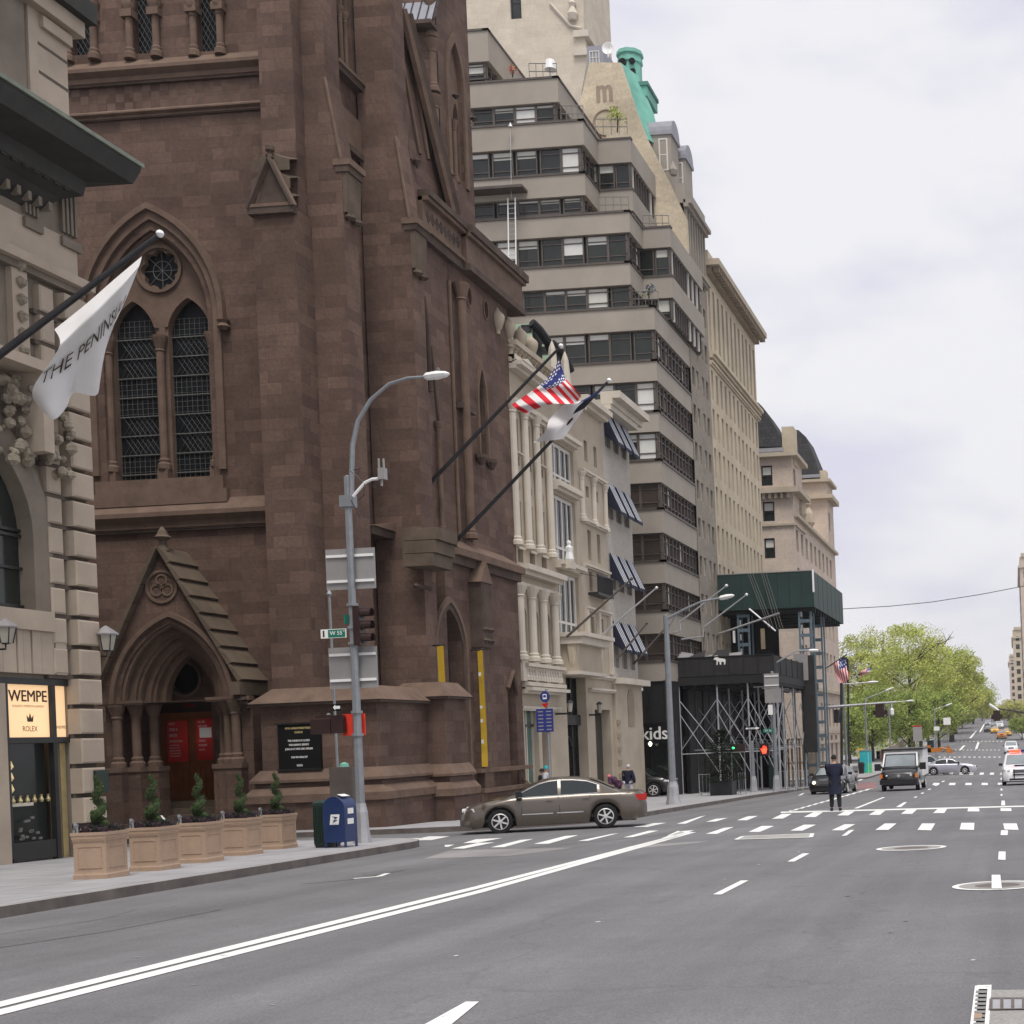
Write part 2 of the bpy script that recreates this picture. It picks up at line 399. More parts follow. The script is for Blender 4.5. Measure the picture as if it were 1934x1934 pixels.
 def grid(s, pl, pos, us, vs, hole, depth, mat=None):
  T = {'S': lambda u, v, d: (u, pos + d, v), 'E': lambda u, v, d: (pos - d, u, v)}[pl]
  for i in range(len(us) - 1):
   for j in range(len(vs) - 1):
    a, b, c, d = us[i], us[i + 1], vs[j], vs[j + 1]
    if not hole(i, j): s.face([T(a, c, 0), T(b, c, 0), T(b, d, 0), T(a, d, 0)], mat)
    elif depth:
     q = [(a, c), (b, c), (b, d), (a, d)]
     for k in range(4):
      p, r = q[k], q[(k + 1) % 4]; s.face([T(*p, 0), T(*r, 0), T(*r, depth), T(*p, depth)], mat)
  return s
 def build(s, name, parent=None, smooth=False):
  if name in ('stone_trim', 'cornice', 'mansard_roof', 'clamp', 'belfry_arcade', 'window_display'):
   gs = s.pieces()
   s.made = []
   if len(gs) > 1:
    for g_ in gs:
     m2 = MB(s.cur); m2.v = s.v; m2.mats = s.mats; m2.f = [s.f[i] for i in g_]; m2.m = [s.m[i] for i in g_]
     us_ = sorted({a for f in m2.f for a in f}); mp_ = {a: i for i, a in enumerate(us_)}
     m2.v = [s.v[a] for a in us_]; m2.f = [tuple(mp_[a] for a in f) for f in m2.f]; o = m2._build(name, parent, smooth); s.made.append(o)
    return o
  return s._build(name, parent, smooth)
 def pieces(s):
  p = list(range(len(s.v)))
  def fd(a):
   while p[a] != a: p[a] = p[p[a]]; a = p[a]
   return a
  for f in s.f:
   for a in f[1:]: p[fd(a)] = fd(f[0])
  bx = {}
  for i, v in enumerate(s.v):
   b = bx.setdefault(fd(i), [list(v), list(v)])
   for k in range(3): b[0][k] = min(b[0][k], v[k]); b[1][k] = max(b[1][k], v[k])
  ks = list(bx); sz = {k: max(bx[k][1][i] - bx[k][0][i] for i in range(3)) for k in ks}
  for i, a in enumerate(ks):
   for b in ks[i + 1:]:
    g = math.sqrt(sum(max(0, bx[a][0][k] - bx[b][1][k], bx[b][0][k] - bx[a][1][k]) ** 2 for k in range(3)))
    if g <= max(.02, .45 * max(sz[a], sz[b])): p[fd(a)] = fd(b)
  gr = {}
  for i, f in enumerate(s.f): gr.setdefault(fd(f[0]), []).append(i)
  return list(gr.values())
 def _build(s, name, parent=None, smooth=False):
  me = bpy.data.meshes.new(name); me.from_pydata(s.v, [], s.f)
  for mn in s.mats: me.materials.append(MATS[mn])
  me.polygons.foreach_set('material_index', s.m)
  if smooth:
   me.polygons.foreach_set('use_smooth', [True] * len(s.f))
  me.update()
  if smooth: 
   try: me.set_sharp_from_angle(angle=R_(40))
   except Exception: pass
  o = bpy.data.objects.new(name, me); COL.objects.link(o)
  if parent is not None: o.parent = parent; o.matrix_parent_inverse = parent.matrix_basis.inverted()
  return o
def tag(o, label=None, cat=None, group=None, kind=None):
 if label: o['label'] = label
 if cat: o['category'] = cat
 if group: o['group'] = group
 if kind: o['kind'] = kind
 return o
def thing(name, label, cat, loc=(0, 0, 0), rz=0, group=None):
 o = bpy.data.objects.new(name, None); COL.objects.link(o); o.location = loc; o.rotation_euler = (0, 0, rz); o.empty_display_size = .3
 return tag(o, label, cat, group)
def local(mb, name, root, smooth=False):
 """mesh written in the thing's own coordinates"""
 o = mb.build(name, None, smooth); o.parent = root
 for q in getattr(mb, 'made', []): q.parent = root
 return o
def copy_tree(o, parent=None):
 c = o.copy(); COL.objects.link(c); c.parent = parent
 for ch in list(o.children): copy_tree(ch, c)
 return c
def curvetext(body, size, align='CENTER'):
 cu = bpy.data.curves.new('lettering', 'FONT'); cu.body = body; cu.size = size; cu.align_x = align; cu.align_y = 'CENTER'; cu.resolution_u = 3
 o = bpy.data.objects.new('lettering', cu); COL.objects.link(o)
 dg = bpy.context.evaluated_depsgraph_get(); me = bpy.data.meshes.new_from_object(o.evaluated_get(dg))
 vs = [tuple(v.co) for v in me.vertices]; fs = [tuple(p.vertices) for p in me.polygons]
 bpy.data.objects.remove(o); bpy.data.curves.remove(cu); bpy.data.meshes.remove(me)
 return vs, fs
def text(body, size, place, mat, name, parent, sx=1.0, bold=0.0, align='CENTER'):
 """place(u, v) -> point in space"""
 vs, fs = curvetext(body, size, align)
 mb = MB(mat); offs = [(0, 0)] if not bold else [(0, 0), (bold, 0), (-bold, 0), (0, bold * .6)]
 for k, (a, b) in enumerate(offs):
  mb.mesh([place(v[0] * sx + a, v[1] + b, k * .0007) for v in vs], fs)
 return mb.build(name, parent)
def arch(c, half, sill, spring, apex, n=12, bottom=True):
 """pointed arch outline, counter-clockwise from lower left"""
 h = apex - spring; r = (half * half + h * h) / (2 * half)
 a1 = math.atan2(h, r - half) if r != half else math.pi / 2
 a1 = math.asin(min(1, h / r)) if r - half >= 0 else math.pi - math.asin(min(1, h / r))
 pr = [(c + half - r + r * math.cos(a1 * k / n), spring + r * math.sin(a1 * k / n)) for k in range(n + 1)]
 plft = [(2 * c - p[0], p[1]) for p in reversed(pr[:-1])]
 pts = pr + plft
 if bottom: pts = [(c - half, sill), (c + half, sill)] + [p for p in pts if p[1] > sill + 1e-4]
 return pts
def circle(c, v, r, n=20, sy=1): return [(c + r * math.cos(2 * math.pi * k / n), v + sy * r * math.sin(2 * math.pi * k / n)) for k in range(n)]
def rect(a, b, c, d): return [(min(a, b), min(c, d)), (max(a, b), min(c, d)), (max(a, b), max(c, d)), (min(a, b), max(c, d))]
def leafball(mb, c, r, n, size, mats, squash=1.0, rnd=random):
 for _ in range(n):
  while 1:
   p = Vector((rnd.uniform(-1, 1), rnd.uniform(-1, 1), rnd.uniform(-1, 1)))
   if .25 < p.length < 1: break
  p = Vector(c) + Vector((p.x * r, p.y * r, p.z * r * squash))
  a = Vector((rnd.gauss(0, 1), rnd.gauss(0, 1), rnd.gauss(0, 1))).normalized(); b = a.orthogonal().normalized()
  q = a.cross(b); s_ = size * rnd.uniform(.6, 1.4)
  mb.face([p - b * s_, p + q * s_ * .5, p + b * s_, p - q * s_ * .5], rnd.choice(mats))
def windowpart(parent, pl, pos, u0, u1, v0, v1, frame='bronze_frame', pane='window_glass', nu=1, nv=2, fw=.05, depth=.18, blind=0, bmat='blind', split=None, name='window'):
 """one window: frame bars, glass and blind in one mesh, set back from the wall face"""
 T = {'S': lambda u, v, d: (u, pos + d, v), 'E': lambda u, v, d: (pos - d, u, v)}[pl]
 mb = MB(frame)
 def bx(a, b, c, d, z0, z1, mat=None):
  p = [T(*q) for q in ((a, c, z0), (b, d, z1))]; mb.box(p[0][0], p[1][0], p[0][1], p[1][1], p[0][2], p[1][2], mat)
 mb.face([T(u0, v0, depth), T(u1, v0, depth), T(u1, v1, depth), T(u0, v1, depth)], pane)
 if blind > 0: 
  mb.face([T(u0 + fw, v1 - (v1 - v0) * blind, depth - .006), T(u1 - fw, v1 - (v1 - v0) * blind, depth - .006), T(u1 - fw, v1 - fw, depth - .006), T(u0 + fw, v1 - fw, depth - .006)], bmat)
 d0, d1 = depth - .07, depth + .01
 bx(u0, u0 + fw, v0, v1, d0, d1); bx(u1 - fw, u1, v0, v1, d0, d1)
 bx(u0 + fw, u1 - fw, v0, v0 + fw, d0 + .002, d1); bx(u0 + fw, u1 - fw, v1 - fw, v1, d0 + .002, d1)
 for k in range(1, nu):
  c = u0 + (u1 - u0) * k / nu; bx(c - fw * .4, c + fw * .4, v0 + fw, v1 - fw, d0 + .01, d1 - .002)
 for s_ in (split or [k / nv for k in range(1, nv)]):
  c = v0 + (v1 - v0) * s_; bx(u0 + fw, u1 - fw, c - fw * .35, c + fw * .35, d0 + .02, d1 - .004)
 return mb.build(name, parent)

# ---------------------------------------------------------------- ground, road, pavements, markings
def cx(Y): return 0.0 if Y < 150 else -(Y - 150) * .027
YS = [-30, -10, 0, 10, 20, 30, 45, 64, 80, 96, 117, 140, 170, 200, 225, 248, 275, 300, 330, 357, 400, 450, 500, 560, 615, 700, 800, 900, 1200]
mb = MB('asphalt')
for a, b in zip(YS, YS[1:]):
 mb.face([(-90, a, gz(a)), (60, a, gz(a)), (60, b, gz(b)), (-90, b, gz(b))])
mb.build('road')['kind'] = 'structure'
mb = MB('asphalt_light')
for a, b in zip(YS + [3000], YS[1:] + [3000]):
 if b > a: mb.face([(-2500, a, gz(a) - .3), (2500, a, gz(a) - .3), (2500, b, gz(b) - .3), (-2500, b, gz(b) - .3)])
mb.build('ground')['kind'] = 'structure'
def frange(a, b, n): return [a + (b - a) * k / n for k in range(n + 1)]
def pavement(ys, right, left, name, h=.15):
 mb = MB('paving')
 z = lambda y: gz(y) + h
 for a, b in zip(ys, ys[1:]):
  ra, rb, la, lb = right(a), right(b), left(a), left(b)
  mb.face([(la, a, z(a)), (ra - .2, a, z(a)), (rb - .2, b, z(b)), (lb, b, z(b))])
  mb.face([(ra - .2, a, z(a)), (ra, a, z(a)), (rb, b, z(b)), (rb - .2, b, z(b))], 'kerb_stone')
  mb.face([(ra, a, z(a)), (ra, a, z(a) - .17), (rb, b, z(b) - .17), (rb, b, z(b))], 'kerb_steel')
  mb.face([(la, a, z(a)), (la, a, z(a) - .17), (lb, b, z(b) - .17), (lb, b, z(b))], 'kerb_stone')
 for y in (ys[0], ys[-1]):
  mb.face([(left(y), y, z(y)), (right(y), y, z(y)), (right(y), y, z(y) - .17), (left(y), y, z(y) - .17)], 'kerb_steel')
 mb.build(name)['kind'] = 'structure'
def nearR(y):
 base = -12.55 - .05 * (y - 8)
 if y < 28.5: return base
 return -13.57 - 3 + math.sqrt(max(0, 9 - (y - 28.5) ** 2))
pavement([-25, -10, 0, 8, 16, 24, 28.5] + frange(28.8, 31.5, 14), nearR, lambda y: -60, 'pavement')
def farR(y):
 if y < 42: return -17.0 + 4.7 * math.sqrt(max(0, 1 - ((42 - y) / 5.2) ** 2)) 
 if y < 92: return -12.3 - .027 * (y - 42)
 return -13.65 - 4 + 4 * math.sqrt(max(0, 1 - ((y - 92) / 4) ** 2))
pavement(frange(36.8, 42, 16) + [45, 55, 64, 78, 92] + frange(92.4, 96, 10), farR, lambda y: -60, 'pavement')
pavement([112, 117, 140, 170], lambda y: -12.8, lambda y: -60, 'pavement')
pavement([185, 200, 225, 248, 275, 300, 330, 357, 400, 450, 500, 560, 615, 700, 800], lambda y: -12.8 + cx(y), lambda y: -90, 'park_pavement')
pavement([-25, 0, 8, 28], lambda y: 60, lambda y: 4.3, 'pavement')
pavement([42, 45, 64, 92], lambda y: 60, lambda y: 4.3, 'pavement')
pavement([117, 140, 170], lambda y: 60, lambda y: 4.3, 'pavement')
pavement([185, 200, 225, 248, 275, 300, 330, 357, 400, 450, 500, 560, 615, 700, 800], lambda y: 50, lambda y: 4.3 + cx(y), 'pavement')

def z3(*p): return [(1200 + a * .38, 1450 + b * .38) for a, b in p]
def z7(*p): return [(1500 + a * .2246, 1100 + b * .2246) for a, b in p]
def zc(*p): return [(840 + a / 4.39, 1430 + b / 4.39) for a, b in p]
PAINT = MB('road_paint')
def mark(pts, mat=None, h=.006, mb=None):
 q = [G(*p) for p in pts]; (mb or PAINT).face([(p.x, p.y, gz(p.y) + h) for p in q], mat)
def line(pts, wd=.17, mat=None, h=.006, mb=None):
 q = [G(*p) for p in pts]
 for a, b in zip(q, q[1:]):
  d = (b - a); nn = Vector((d.y, -d.x, 0)).normalized() * wd / 2
  (mb or PAINT).face([a - nn + Vector((0, 0, h)), a + nn + Vector((0, 0, h)), b + nn + Vector((0, 0, h)), b - nn + Vector((0, 0, h))], mat)
def ext(p, q, Y):
 a, b = G(*p), G(*q); t = (Y - a.y) / (b.y - a.y); return a + (b - a) * t
for p, q, m_ in (((0, 1898), (900, 1677), (1262, 1583)), ((0, 1913), (900, 1686), (1308, 1572))):
 a = ext(p, q, 4.0); pts = [a, G(*p), G(*q), G(*m_)]
 for u, v in zip(pts, pts[1:]):
  nn = Vector((.10, 0, .0)); up = Vector((0, 0, .006)); PAINT.face([u - nn + up, u + nn + up, v + nn + up, v - nn + up])
bars = [((350, 330), (405, 330), (490, 295), (440, 300)), ((562, 320), (618, 320), (690, 290), (628, 290)), ((770, 314), (830, 314), (898, 284), (838, 284)),
  ((975, 312), (1035, 312), (1092, 282), (1040, 282)), ((1193, 310), (1258, 310), (1298, 278), (1240, 278)), ((1402, 310), (1470, 312), (1490, 278), (1425, 278)),
  ((1612, 308), (1683, 310), (1685, 275), (1620, 275)), ((1835, 308), (1905, 310), (1895, 278), (1828, 278)),
  ((678, 255), (735, 253), (778, 230), (730, 230)), ((836, 246), (895, 246), (933, 222), (885, 222)), ((1002, 238), (1058, 238), (1090, 218), (1040, 218)),
  ((1160, 235), (1215, 235), (1247, 210), (1198, 212)), ((1320, 230), (1375, 230), (1400, 208), (1350, 208)), ((1480, 226), (1535, 226), (1550, 204), (1505, 204)),
  ((1650, 218), (1710, 218), (1708, 202), (1655, 202)), ((1815, 216), (1870, 216), (1868, 202), (1815, 202)),
  ((505, 262), (555, 262), (610, 240), (560, 242)), ((350, 270), (400, 268), (460, 250), (400, 255)), ((205, 280), (250, 279), (350, 238), (320, 244))]
for q in bars: mark(z3(*q))
mark(z3((720, 226), (1932, 195), (1932, 189), (725, 219)))
mark(z3((130, 352), (190, 352), (290, 312), (230, 316)))
dash = [z3((385, 632), (428, 632), (563, 562), (525, 562)), z3((755, 468), (790, 468), (866, 427), (832, 427)), z3((1025, 340), (1050, 338), (1088, 310), (1062, 312)),
  z3((1803, 458), (1840, 460), (1840, 418), (1806, 418)), z3((1771, 607), (1822, 607), (1814, 538), (1771, 538)), z3((1815, 336), (1850, 336), (1852, 312), (1818, 312)),
  [(795, 1940), (848, 1940), (905, 1893), (880, 1893)], z3((1295, 196), (1320, 196), (1350, 172), (1335, 172)), z3((1818, 188), (1838, 188), (1836, 164), (1820, 164)),
  z3((1085, 203), (1105, 203), (1240, 148), (1232, 146))]
for q in dash: mark(q)
for i in range(14): mark(z3((748 + i * 32, 222 - i * 9), (765 + i * 32, 222 - i * 9), (786 + i * 32, 213 - i * 9), (770 + i * 32, 213 - i * 9)))
for q in (((55, 760), (160, 760), (415, 708), (280, 712)), ((380, 750), (490, 748), (735, 680), (630, 688)), ((735, 722), (860, 720), (1110, 648), (1000, 655)),
   ((1105, 697), (1190, 695), (1445, 632), (1375, 640)), ((1480, 668), (1560, 665), (1775, 610), (1690, 612)), ((150, 715), (270, 712), (475, 672), (260, 682)),
   ((0, 745), (30, 745), (80, 727), (0, 730)), ((1845, 652), (1905, 652), (1990, 625), (1935, 612)), ((1560, 580), (1680, 580), (1840, 545), (1740, 548))): mark(zc(*q))
mark([(560, 1598), (606, 1598), (612, 1588), (560, 1588)]); mark([(690, 1593), (752, 1592), (800, 1583), (725, 1584)]); mark([(770, 1588), (815, 1587), (850, 1580), (810, 1580)])
for k in range(5): x = 1190 + k * 138; mark(z7((x - 30, 1705), (x + 25, 1705), (x + 35 - k * 4, 1686), (x - 18 - k * 3, 1686)))
for k in range(8): x = 1145 + k * 86; mark(z7((x - 18, 1617), (x + 16, 1617), (x + 22, 1600), (x - 12, 1600)))
for k in range(5): mark(z7((1015 + k * 58 - 12, 1812 - k * 33), (1015 + k * 58 + 12, 1810 - k * 33), (1015 + k * 58 + 22, 1800 - k * 33), (1015 + k * 58, 1802 - k * 33)))
for k in range(5): mark(z7((1735, 1795 - k * 45), (1752, 1795 - k * 45), (1750, 1780 - k * 45), (1735, 1780 - k * 45)))
for k in range(3): mark(z7((30 + k * 250, 1795 - k * 62), (60 + k * 250, 1790 - k * 62), (90 + k * 250, 1772 - k * 62), (65 + k * 250, 1775 - k * 62)))
for k in range(14): x = 1170 + k * 42; mark(z7((x, 1472), (x + 18, 1472), (x + 20, 1466), (x + 3, 1466)), mb=PAINT)
for k in range(12): x = 1350 + k * 33; mark(z7((x, 1412), (x + 14, 1412), (x + 16, 1407), (x + 3, 1407)))
for p in (((1395, 1410), (1430, 1370)), ((1530, 1400), (1550, 1345)), ((1480, 1310), (1530, 1250)), ((1560, 1260), (1600, 1190))): line(z7(*p), .4)
for k in range(12): x = 1370 + k * 33; mark(z7((x, 1338), (x + 16, 1338), (x + 16, 1334), (x + 3, 1334)))
rq = random.Random(77)
for _ in range(90):
 x, y = rq.uniform(-12, 3.5), rq.uniform(6, 34); a = rq.uniform(.012, .04); z = gz(y) + .005; PAINT.face([(x - a, y, z), (x, y - a * .5, z), (x + a, y + a * .3, z), (x, y + a, z)], rq.choice(['road_paint', 'kerb_stone', 'kerb_steel', 'kerb_steel']))
tag(PAINT.build('road_markings'), kind='structure')
mb = MB('bus_red'); mark(z7((445, 1740), (690, 1735), (690, 1680), (490, 1690)), h=.003, mb=mb); mb.build('bus_lane')['kind'] = 'structure'
mb = MB('asphalt_light')
mark([(800, 1622), (960, 1617), (1085, 1601), (850, 1606)], h=.003, mb=mb)
mark([(0, 1765), (200, 1735), (260, 1718), (0, 1748)], 'asphalt', .0025, mb)
mark([(1165, 1606), (1320, 1592), (1340, 1588), (1190, 1598)], h=.003, mb=mb)
line([(0, 1790), (200, 1760), (420, 1718)], .03, 'kerb_steel', .0035, mb); line([(1000, 1602), (1420, 1560), (1934, 1542)], .05, 'kerb_steel', .0035, mb); line([(570, 1670), (660, 1662), (765, 1643)], .07, 'kerb_steel', .0035, mb); line([(668, 1660), (715, 1656), (732, 1650)], .10, 'road_paint', .0065, mb)
mb.build('asphalt_patch')['kind'] = 'structure'
def manhole(name, x, y, r, label):
 c = G(x, y); t = thing(name, label, 'manhole cover', (c.x, c.y, gz(c.y)))
 s = (gz(c.y + 1) - gz(c.y))
 mb = MB('galv'); n = 28
 for a, b, m_ in ((r, r * .86, 'road_paint'), (r * .86, r * .5, 'steel_plate'), (r * .5, 0.001, 'kerb_steel')):
  for k in range(n):
   p, q = 2 * math.pi * k / n, 2 * math.pi * (k + 1) / n
   mb.face([(math.cos(p) * a, math.sin(p) * a, .0075 + s * math.sin(p) * a), (math.cos(q) * a, math.sin(q) * a, .0075 + s * math.sin(q) * a), (math.cos(q) * b, math.sin(q) * b, .0075 + s * math.sin(q) * b), (math.cos(p) * b, math.sin(p) * b, .0075 + s * math.sin(p) * b)], m_)
 local(mb, 'cover', t); return t
manhole('manhole_cover', 1721, 1602, .62, 'wide pale ringed manhole cover in the middle lane before the crosswalk')
manhole('manhole_cover', 1884, 1673, .55, 'pale manhole cover under a white lane dash at the right')
c = G(1462, 1580); t = thing('cover_plate', 'long steel street plate outlined in white just before the crosswalk', 'plate', (0, 0, 0))
mb = MB('steel_plate'); P4 = z3((500, 359), (872, 348), (880, 329), (535, 343)); mark(P4, h=.008, mb=mb); line(P4 + [P4[0]], .09, 'road_paint', .012, mb); mb.build('plate', t)
t = thing('road_grate', 'metal cover with a white bricked edge in the road at bottom right', 'grate', (0, 0, 0))
mb = MB('steel_plate'); mark(z3((1755, 1300), (2100, 1300), (2060, 1108), (1770, 1110)), h=.008, mb=mb)
mark(z3((1755, 1210), (2080, 1206), (2070, 1158), (1762, 1160)), 'galv', .012, mb)
for k in range(6): x = 1768 + k * 54; line(z3((x, 1208), (x, 1160)), .02, 'kerb_steel', .016, mb)
line(z3((1757, 1212), (2080, 1208)), .03, 'kerb_steel', .016, mb); line(z3((1765, 1155), (2080, 1155)), .03, 'kerb_steel', .016, mb)
mb.build('cover', t)
mb = MB('road_paint'); mark(z3((1662, 1300), (1690, 1300), (1708, 1086), (1688, 1090)), h=.009, mb=mb); mark(z3((1735, 1300), (1757, 1300), (1771, 1085), (1752, 1086)), h=.009, mb=mb); mark(z3((1690, 1106), (1752, 1106), (1754, 1086), (1706, 1087)), h=.0095, mb=mb)
for k in range(9): y = 1115 + k * 20; mark(z3((1692 - k * 1.6, y + 12), (1745 - k * 1.4, y + 12), (1747 - k * 1.4, y), (1694 - k * 1.6, y)), 'asphalt_light', .011, mb)
mark(z3((1682, 1255), (1722, 1255), (1724, 1230), (1686, 1230)), 'planter_stone', .013, mb)
mb.build('brick_edge', t)

mb = MB('road_paint'); mark(z3((1771, 607), (1822, 607), (1814, 538), (1771, 538)), h=.016, mb=mb); mb.build('lane_dash')['kind'] = 'structure'
# ---------------------------------------------------------------- hotel on the left
HX = -20.6; ZH = .12
hotel = thing('hotel_building', 'pale rusticated stone hotel with a dark cornice above a lit jewellery shop', 'building', (HX, 20, gz(20)))
yc = EY(193, HX + .3, 1300)                 # corner of the hotel on the side street
def HE(x, y, X=HX): return E(x, y, X)
def HZ(y, x=192): return E(x, y, HX)[1]
# main wall with arched window and shop opening
y0 = 8.0
win_c = HE(-95, 1000)[0]; win_h = HE(52, 1000)[0] - win_c
zs, zsp, zap = HE(20, 1150)[1], HE(40, 1010)[1], HE(-95, 760)[1]
shop = rect(HE(-60, 1300)[0], HE(126, 1300)[0], gz(27) + .15, HE(60, 1287)[1])
top = HE(125, 372)[1]
archo = [(win_c + win_h * math.cos(a), zsp + win_h * math.sin(a)) for a in [math.pi * k / 18 for k in range(19)]]
archw = [(win_c - win_h, zs), (win_c + win_h, zs)] + archo
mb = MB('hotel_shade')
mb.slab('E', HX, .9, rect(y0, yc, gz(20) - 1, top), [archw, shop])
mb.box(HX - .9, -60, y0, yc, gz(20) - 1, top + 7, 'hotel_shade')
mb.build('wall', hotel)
# upper storey pier above the cornice
y_up = EY(125, HX + .0, 100)
mb = MB('hotel_stone'); zt = HE(125, -120)[1]
mb.box(HX - .5, HX + .12, HE(45, 100)[0], yc - .05, top, zt)
for yy in (100, 152): z = HE(90, yy)[1]; mb.box(HX + .10, HX + .125, HE(62, 100)[0], HE(118, 100)[0], z - .05, z + .02, 'hotel_joint')
mb.box(HX - .6, HX + .10, y0, HE(40, 100)[0], top, zt, 'hotel_shade')
z = HE(120, 25)[1]; mb.box(HX - .5, HX + .55, y0, yc + .4, z - .15, z + .3, 'cornice_copper'); mb.box(HX - .5, HX + .35, y0, yc + .25, z - .5, z - .15, 'hotel_stone')
z = HE(110, 72)[1]; mb.box(HX + .1, HX + .22, HE(66, 100)[0], HE(120, 100)[0], z - .15, z + .1, 'hotel_stone')
mb.build('upper_pier', hotel)
# great cornice
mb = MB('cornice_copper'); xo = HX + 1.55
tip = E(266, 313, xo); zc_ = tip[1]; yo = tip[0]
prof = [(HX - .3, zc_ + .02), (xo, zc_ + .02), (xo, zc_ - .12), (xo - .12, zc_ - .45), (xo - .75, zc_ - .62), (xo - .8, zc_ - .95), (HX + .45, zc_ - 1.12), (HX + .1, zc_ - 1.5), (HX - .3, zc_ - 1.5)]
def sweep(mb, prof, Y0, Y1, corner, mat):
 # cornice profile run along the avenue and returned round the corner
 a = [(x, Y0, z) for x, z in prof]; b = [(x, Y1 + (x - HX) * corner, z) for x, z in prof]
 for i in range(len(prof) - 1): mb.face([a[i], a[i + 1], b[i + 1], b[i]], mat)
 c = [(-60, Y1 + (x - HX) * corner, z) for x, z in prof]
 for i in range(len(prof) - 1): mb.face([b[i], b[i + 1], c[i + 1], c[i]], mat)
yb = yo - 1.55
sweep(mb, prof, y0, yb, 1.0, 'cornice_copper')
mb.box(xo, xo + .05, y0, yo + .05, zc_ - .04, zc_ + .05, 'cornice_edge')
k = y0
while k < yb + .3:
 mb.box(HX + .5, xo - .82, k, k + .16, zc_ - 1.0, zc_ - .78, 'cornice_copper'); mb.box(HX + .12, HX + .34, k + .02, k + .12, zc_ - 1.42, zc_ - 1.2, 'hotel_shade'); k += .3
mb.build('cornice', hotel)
# frieze with lettering
fz0, fz1 = HE(110, 448)[1], HE(110, 330)[1]
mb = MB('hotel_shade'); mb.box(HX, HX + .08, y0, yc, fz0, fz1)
for xa, xb in ((33, 62), (103, 134)):
 a, b = HE(xa, 400)[0], HE(xb, 400)[0]; n = 4
 for q in range(n): mb.box(HX + .08, HX + .17, a + (b - a) * q / n + .02, a + (b - a) * (q + 1) / n - .04, fz0 + .1, fz1 - .12)
 mb.box(HX + .08, HX + .2, a - .04, b + .04, fz0 - .22, fz0 - .02, 'hotel_shade')
mb.box(HX, HX + .35, y0, yc + .25, fz0 - 1.05, fz0 - .85, 'hotel_stone'); mb.box(HX, HX + .2, y0, yc + .12, fz0 - 1.2, fz0 - 1.05, 'hotel_shade')
mb.box(HX, HX + .13, y0, yc, fz0 - .85, fz0, 'hotel_stone')
mb.build('frieze', hotel)
ya, za = HE(12, 348)
text('A', 1.15, lambda u, v, k=0: (HX + .085 + k, ya + u, za + v), 'letter_dark', 'lettering', hotel, sx=.8)
# rusticated quoins, outer and inner column
joints = [HZ(y, 175) for y in (1505, 1562)]
zj = [gz(28) + .15]; dz = HZ(955.6, 170) - HZ(1009.5, 170); base = HZ(1009.5, 170)
levels = [base + dz * k for k in range(-11, 9)]
mb = MB('hotel_stone')
for z in levels:
 if z < gz(28) or z + dz > fz0 - 1.0: continue
 for (xa, xb, pr) in ((117, None, .30), (80, 106, .17)):
  if z < HZ(1290, 175) + .1 and xb: continue
  a = HE(xa, 1000)[0]; b = yc + .02 if xb is None else HE(xb, 1000)[0]
  if z < HZ(1290, 175) + .1: a = HE(126, 1300)[0]
  e = .035
  v = [(HX, a, z + .05), (HX, b, z + .05), (HX, b, z + dz - .05), (HX, a, z + dz - .05)]
  w_ = [(HX + pr, a + e, z + .05 + e), (HX + pr, b - e, z + .05 + e), (HX + pr, b - e, z + dz - .05 - e), (HX + pr, a + e, z + dz - .05 - e)]
  w0 = [(HX + pr - .03, p[1], p[2]) for p in v]
  mb.mesh(v + w0 + w_, [(8, 9, 10, 11)] + [(i, (i + 1) % 4, 4 + (i + 1) % 4, 4 + i) for i in range(4)] + [(4 + i, 4 + (i + 1) % 4, 8 + (i + 1) % 4, 8 + i) for i in range(4)])
 mb.box(HX, HX + .10, HE(72, 1000)[0] if z > HZ(1290, 175) else HE(127, 1300)[0], yc, z - .05, z + .05, 'hotel_joint')
mb.build('quoins', hotel)
# arched window surround, voussoirs, glass, carving
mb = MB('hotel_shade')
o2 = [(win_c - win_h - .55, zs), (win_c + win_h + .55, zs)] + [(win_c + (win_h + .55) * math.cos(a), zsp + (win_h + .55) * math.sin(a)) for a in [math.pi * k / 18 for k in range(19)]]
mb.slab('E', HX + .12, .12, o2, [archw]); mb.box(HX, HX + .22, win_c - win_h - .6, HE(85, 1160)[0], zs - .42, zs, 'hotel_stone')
mb.build('window_surround', hotel)
mb = MB('window_glass'); mb.slab('E', HX - .22, 0, archw)
for f_ in (.0, .36, .66): mb.box(HX - .22, HX - .14, win_c + win_h * f_ - .03, win_c + win_h * f_ + .03, zs, zsp + win_h * math.sqrt(1 - f_ * f_) , 'dark_frame')
for z in (zs + .1, zs + .9, zs + 1.7, zsp): mb.box(HX - .225, HX - .14, win_c - win_h, win_c + win_h, z - .03, z + .03, 'dark_frame')
mb.path([(HX - .17, win_c + win_h * .66 * math.cos(a), zsp + win_h * .66 * math.sin(a)) for a in [math.pi * k / 16 for k in range(17)]], .03, 6, 'iron_bar')
mb.build('arched_window', hotel)
mb = MB('carved_stone'); rr = random.Random(3)
for k in range(90):
 px = rr.uniform(-20, 108); py = rr.uniform(700, 880) + max(0, px - 70) * 1.0
 if px > 60 and py < 770: continue
 a, z = HE(px, py); r_ = rr.uniform(.05, .14)
 mb.lathe([(r_ * .3, -r_), (r_, -r_ * .3), (r_ * .9, r_ * .5), (r_ * .2, r_)], (HX + rr.uniform(.1, .5), a, z), 6)
a, z = HE(34, 700); mb.box(HX, HX + .62, a - .13, a + .16, z - 1.75, z, 'hotel_stone'); mb.box(HX, HX + .7, y0, HE(62, 720)[0], z - .1, z + .12, 'hotel_stone')
mb.build('carved_garland', hotel)
mb = MB('carved_stone'); a, z = HE(28, 600)
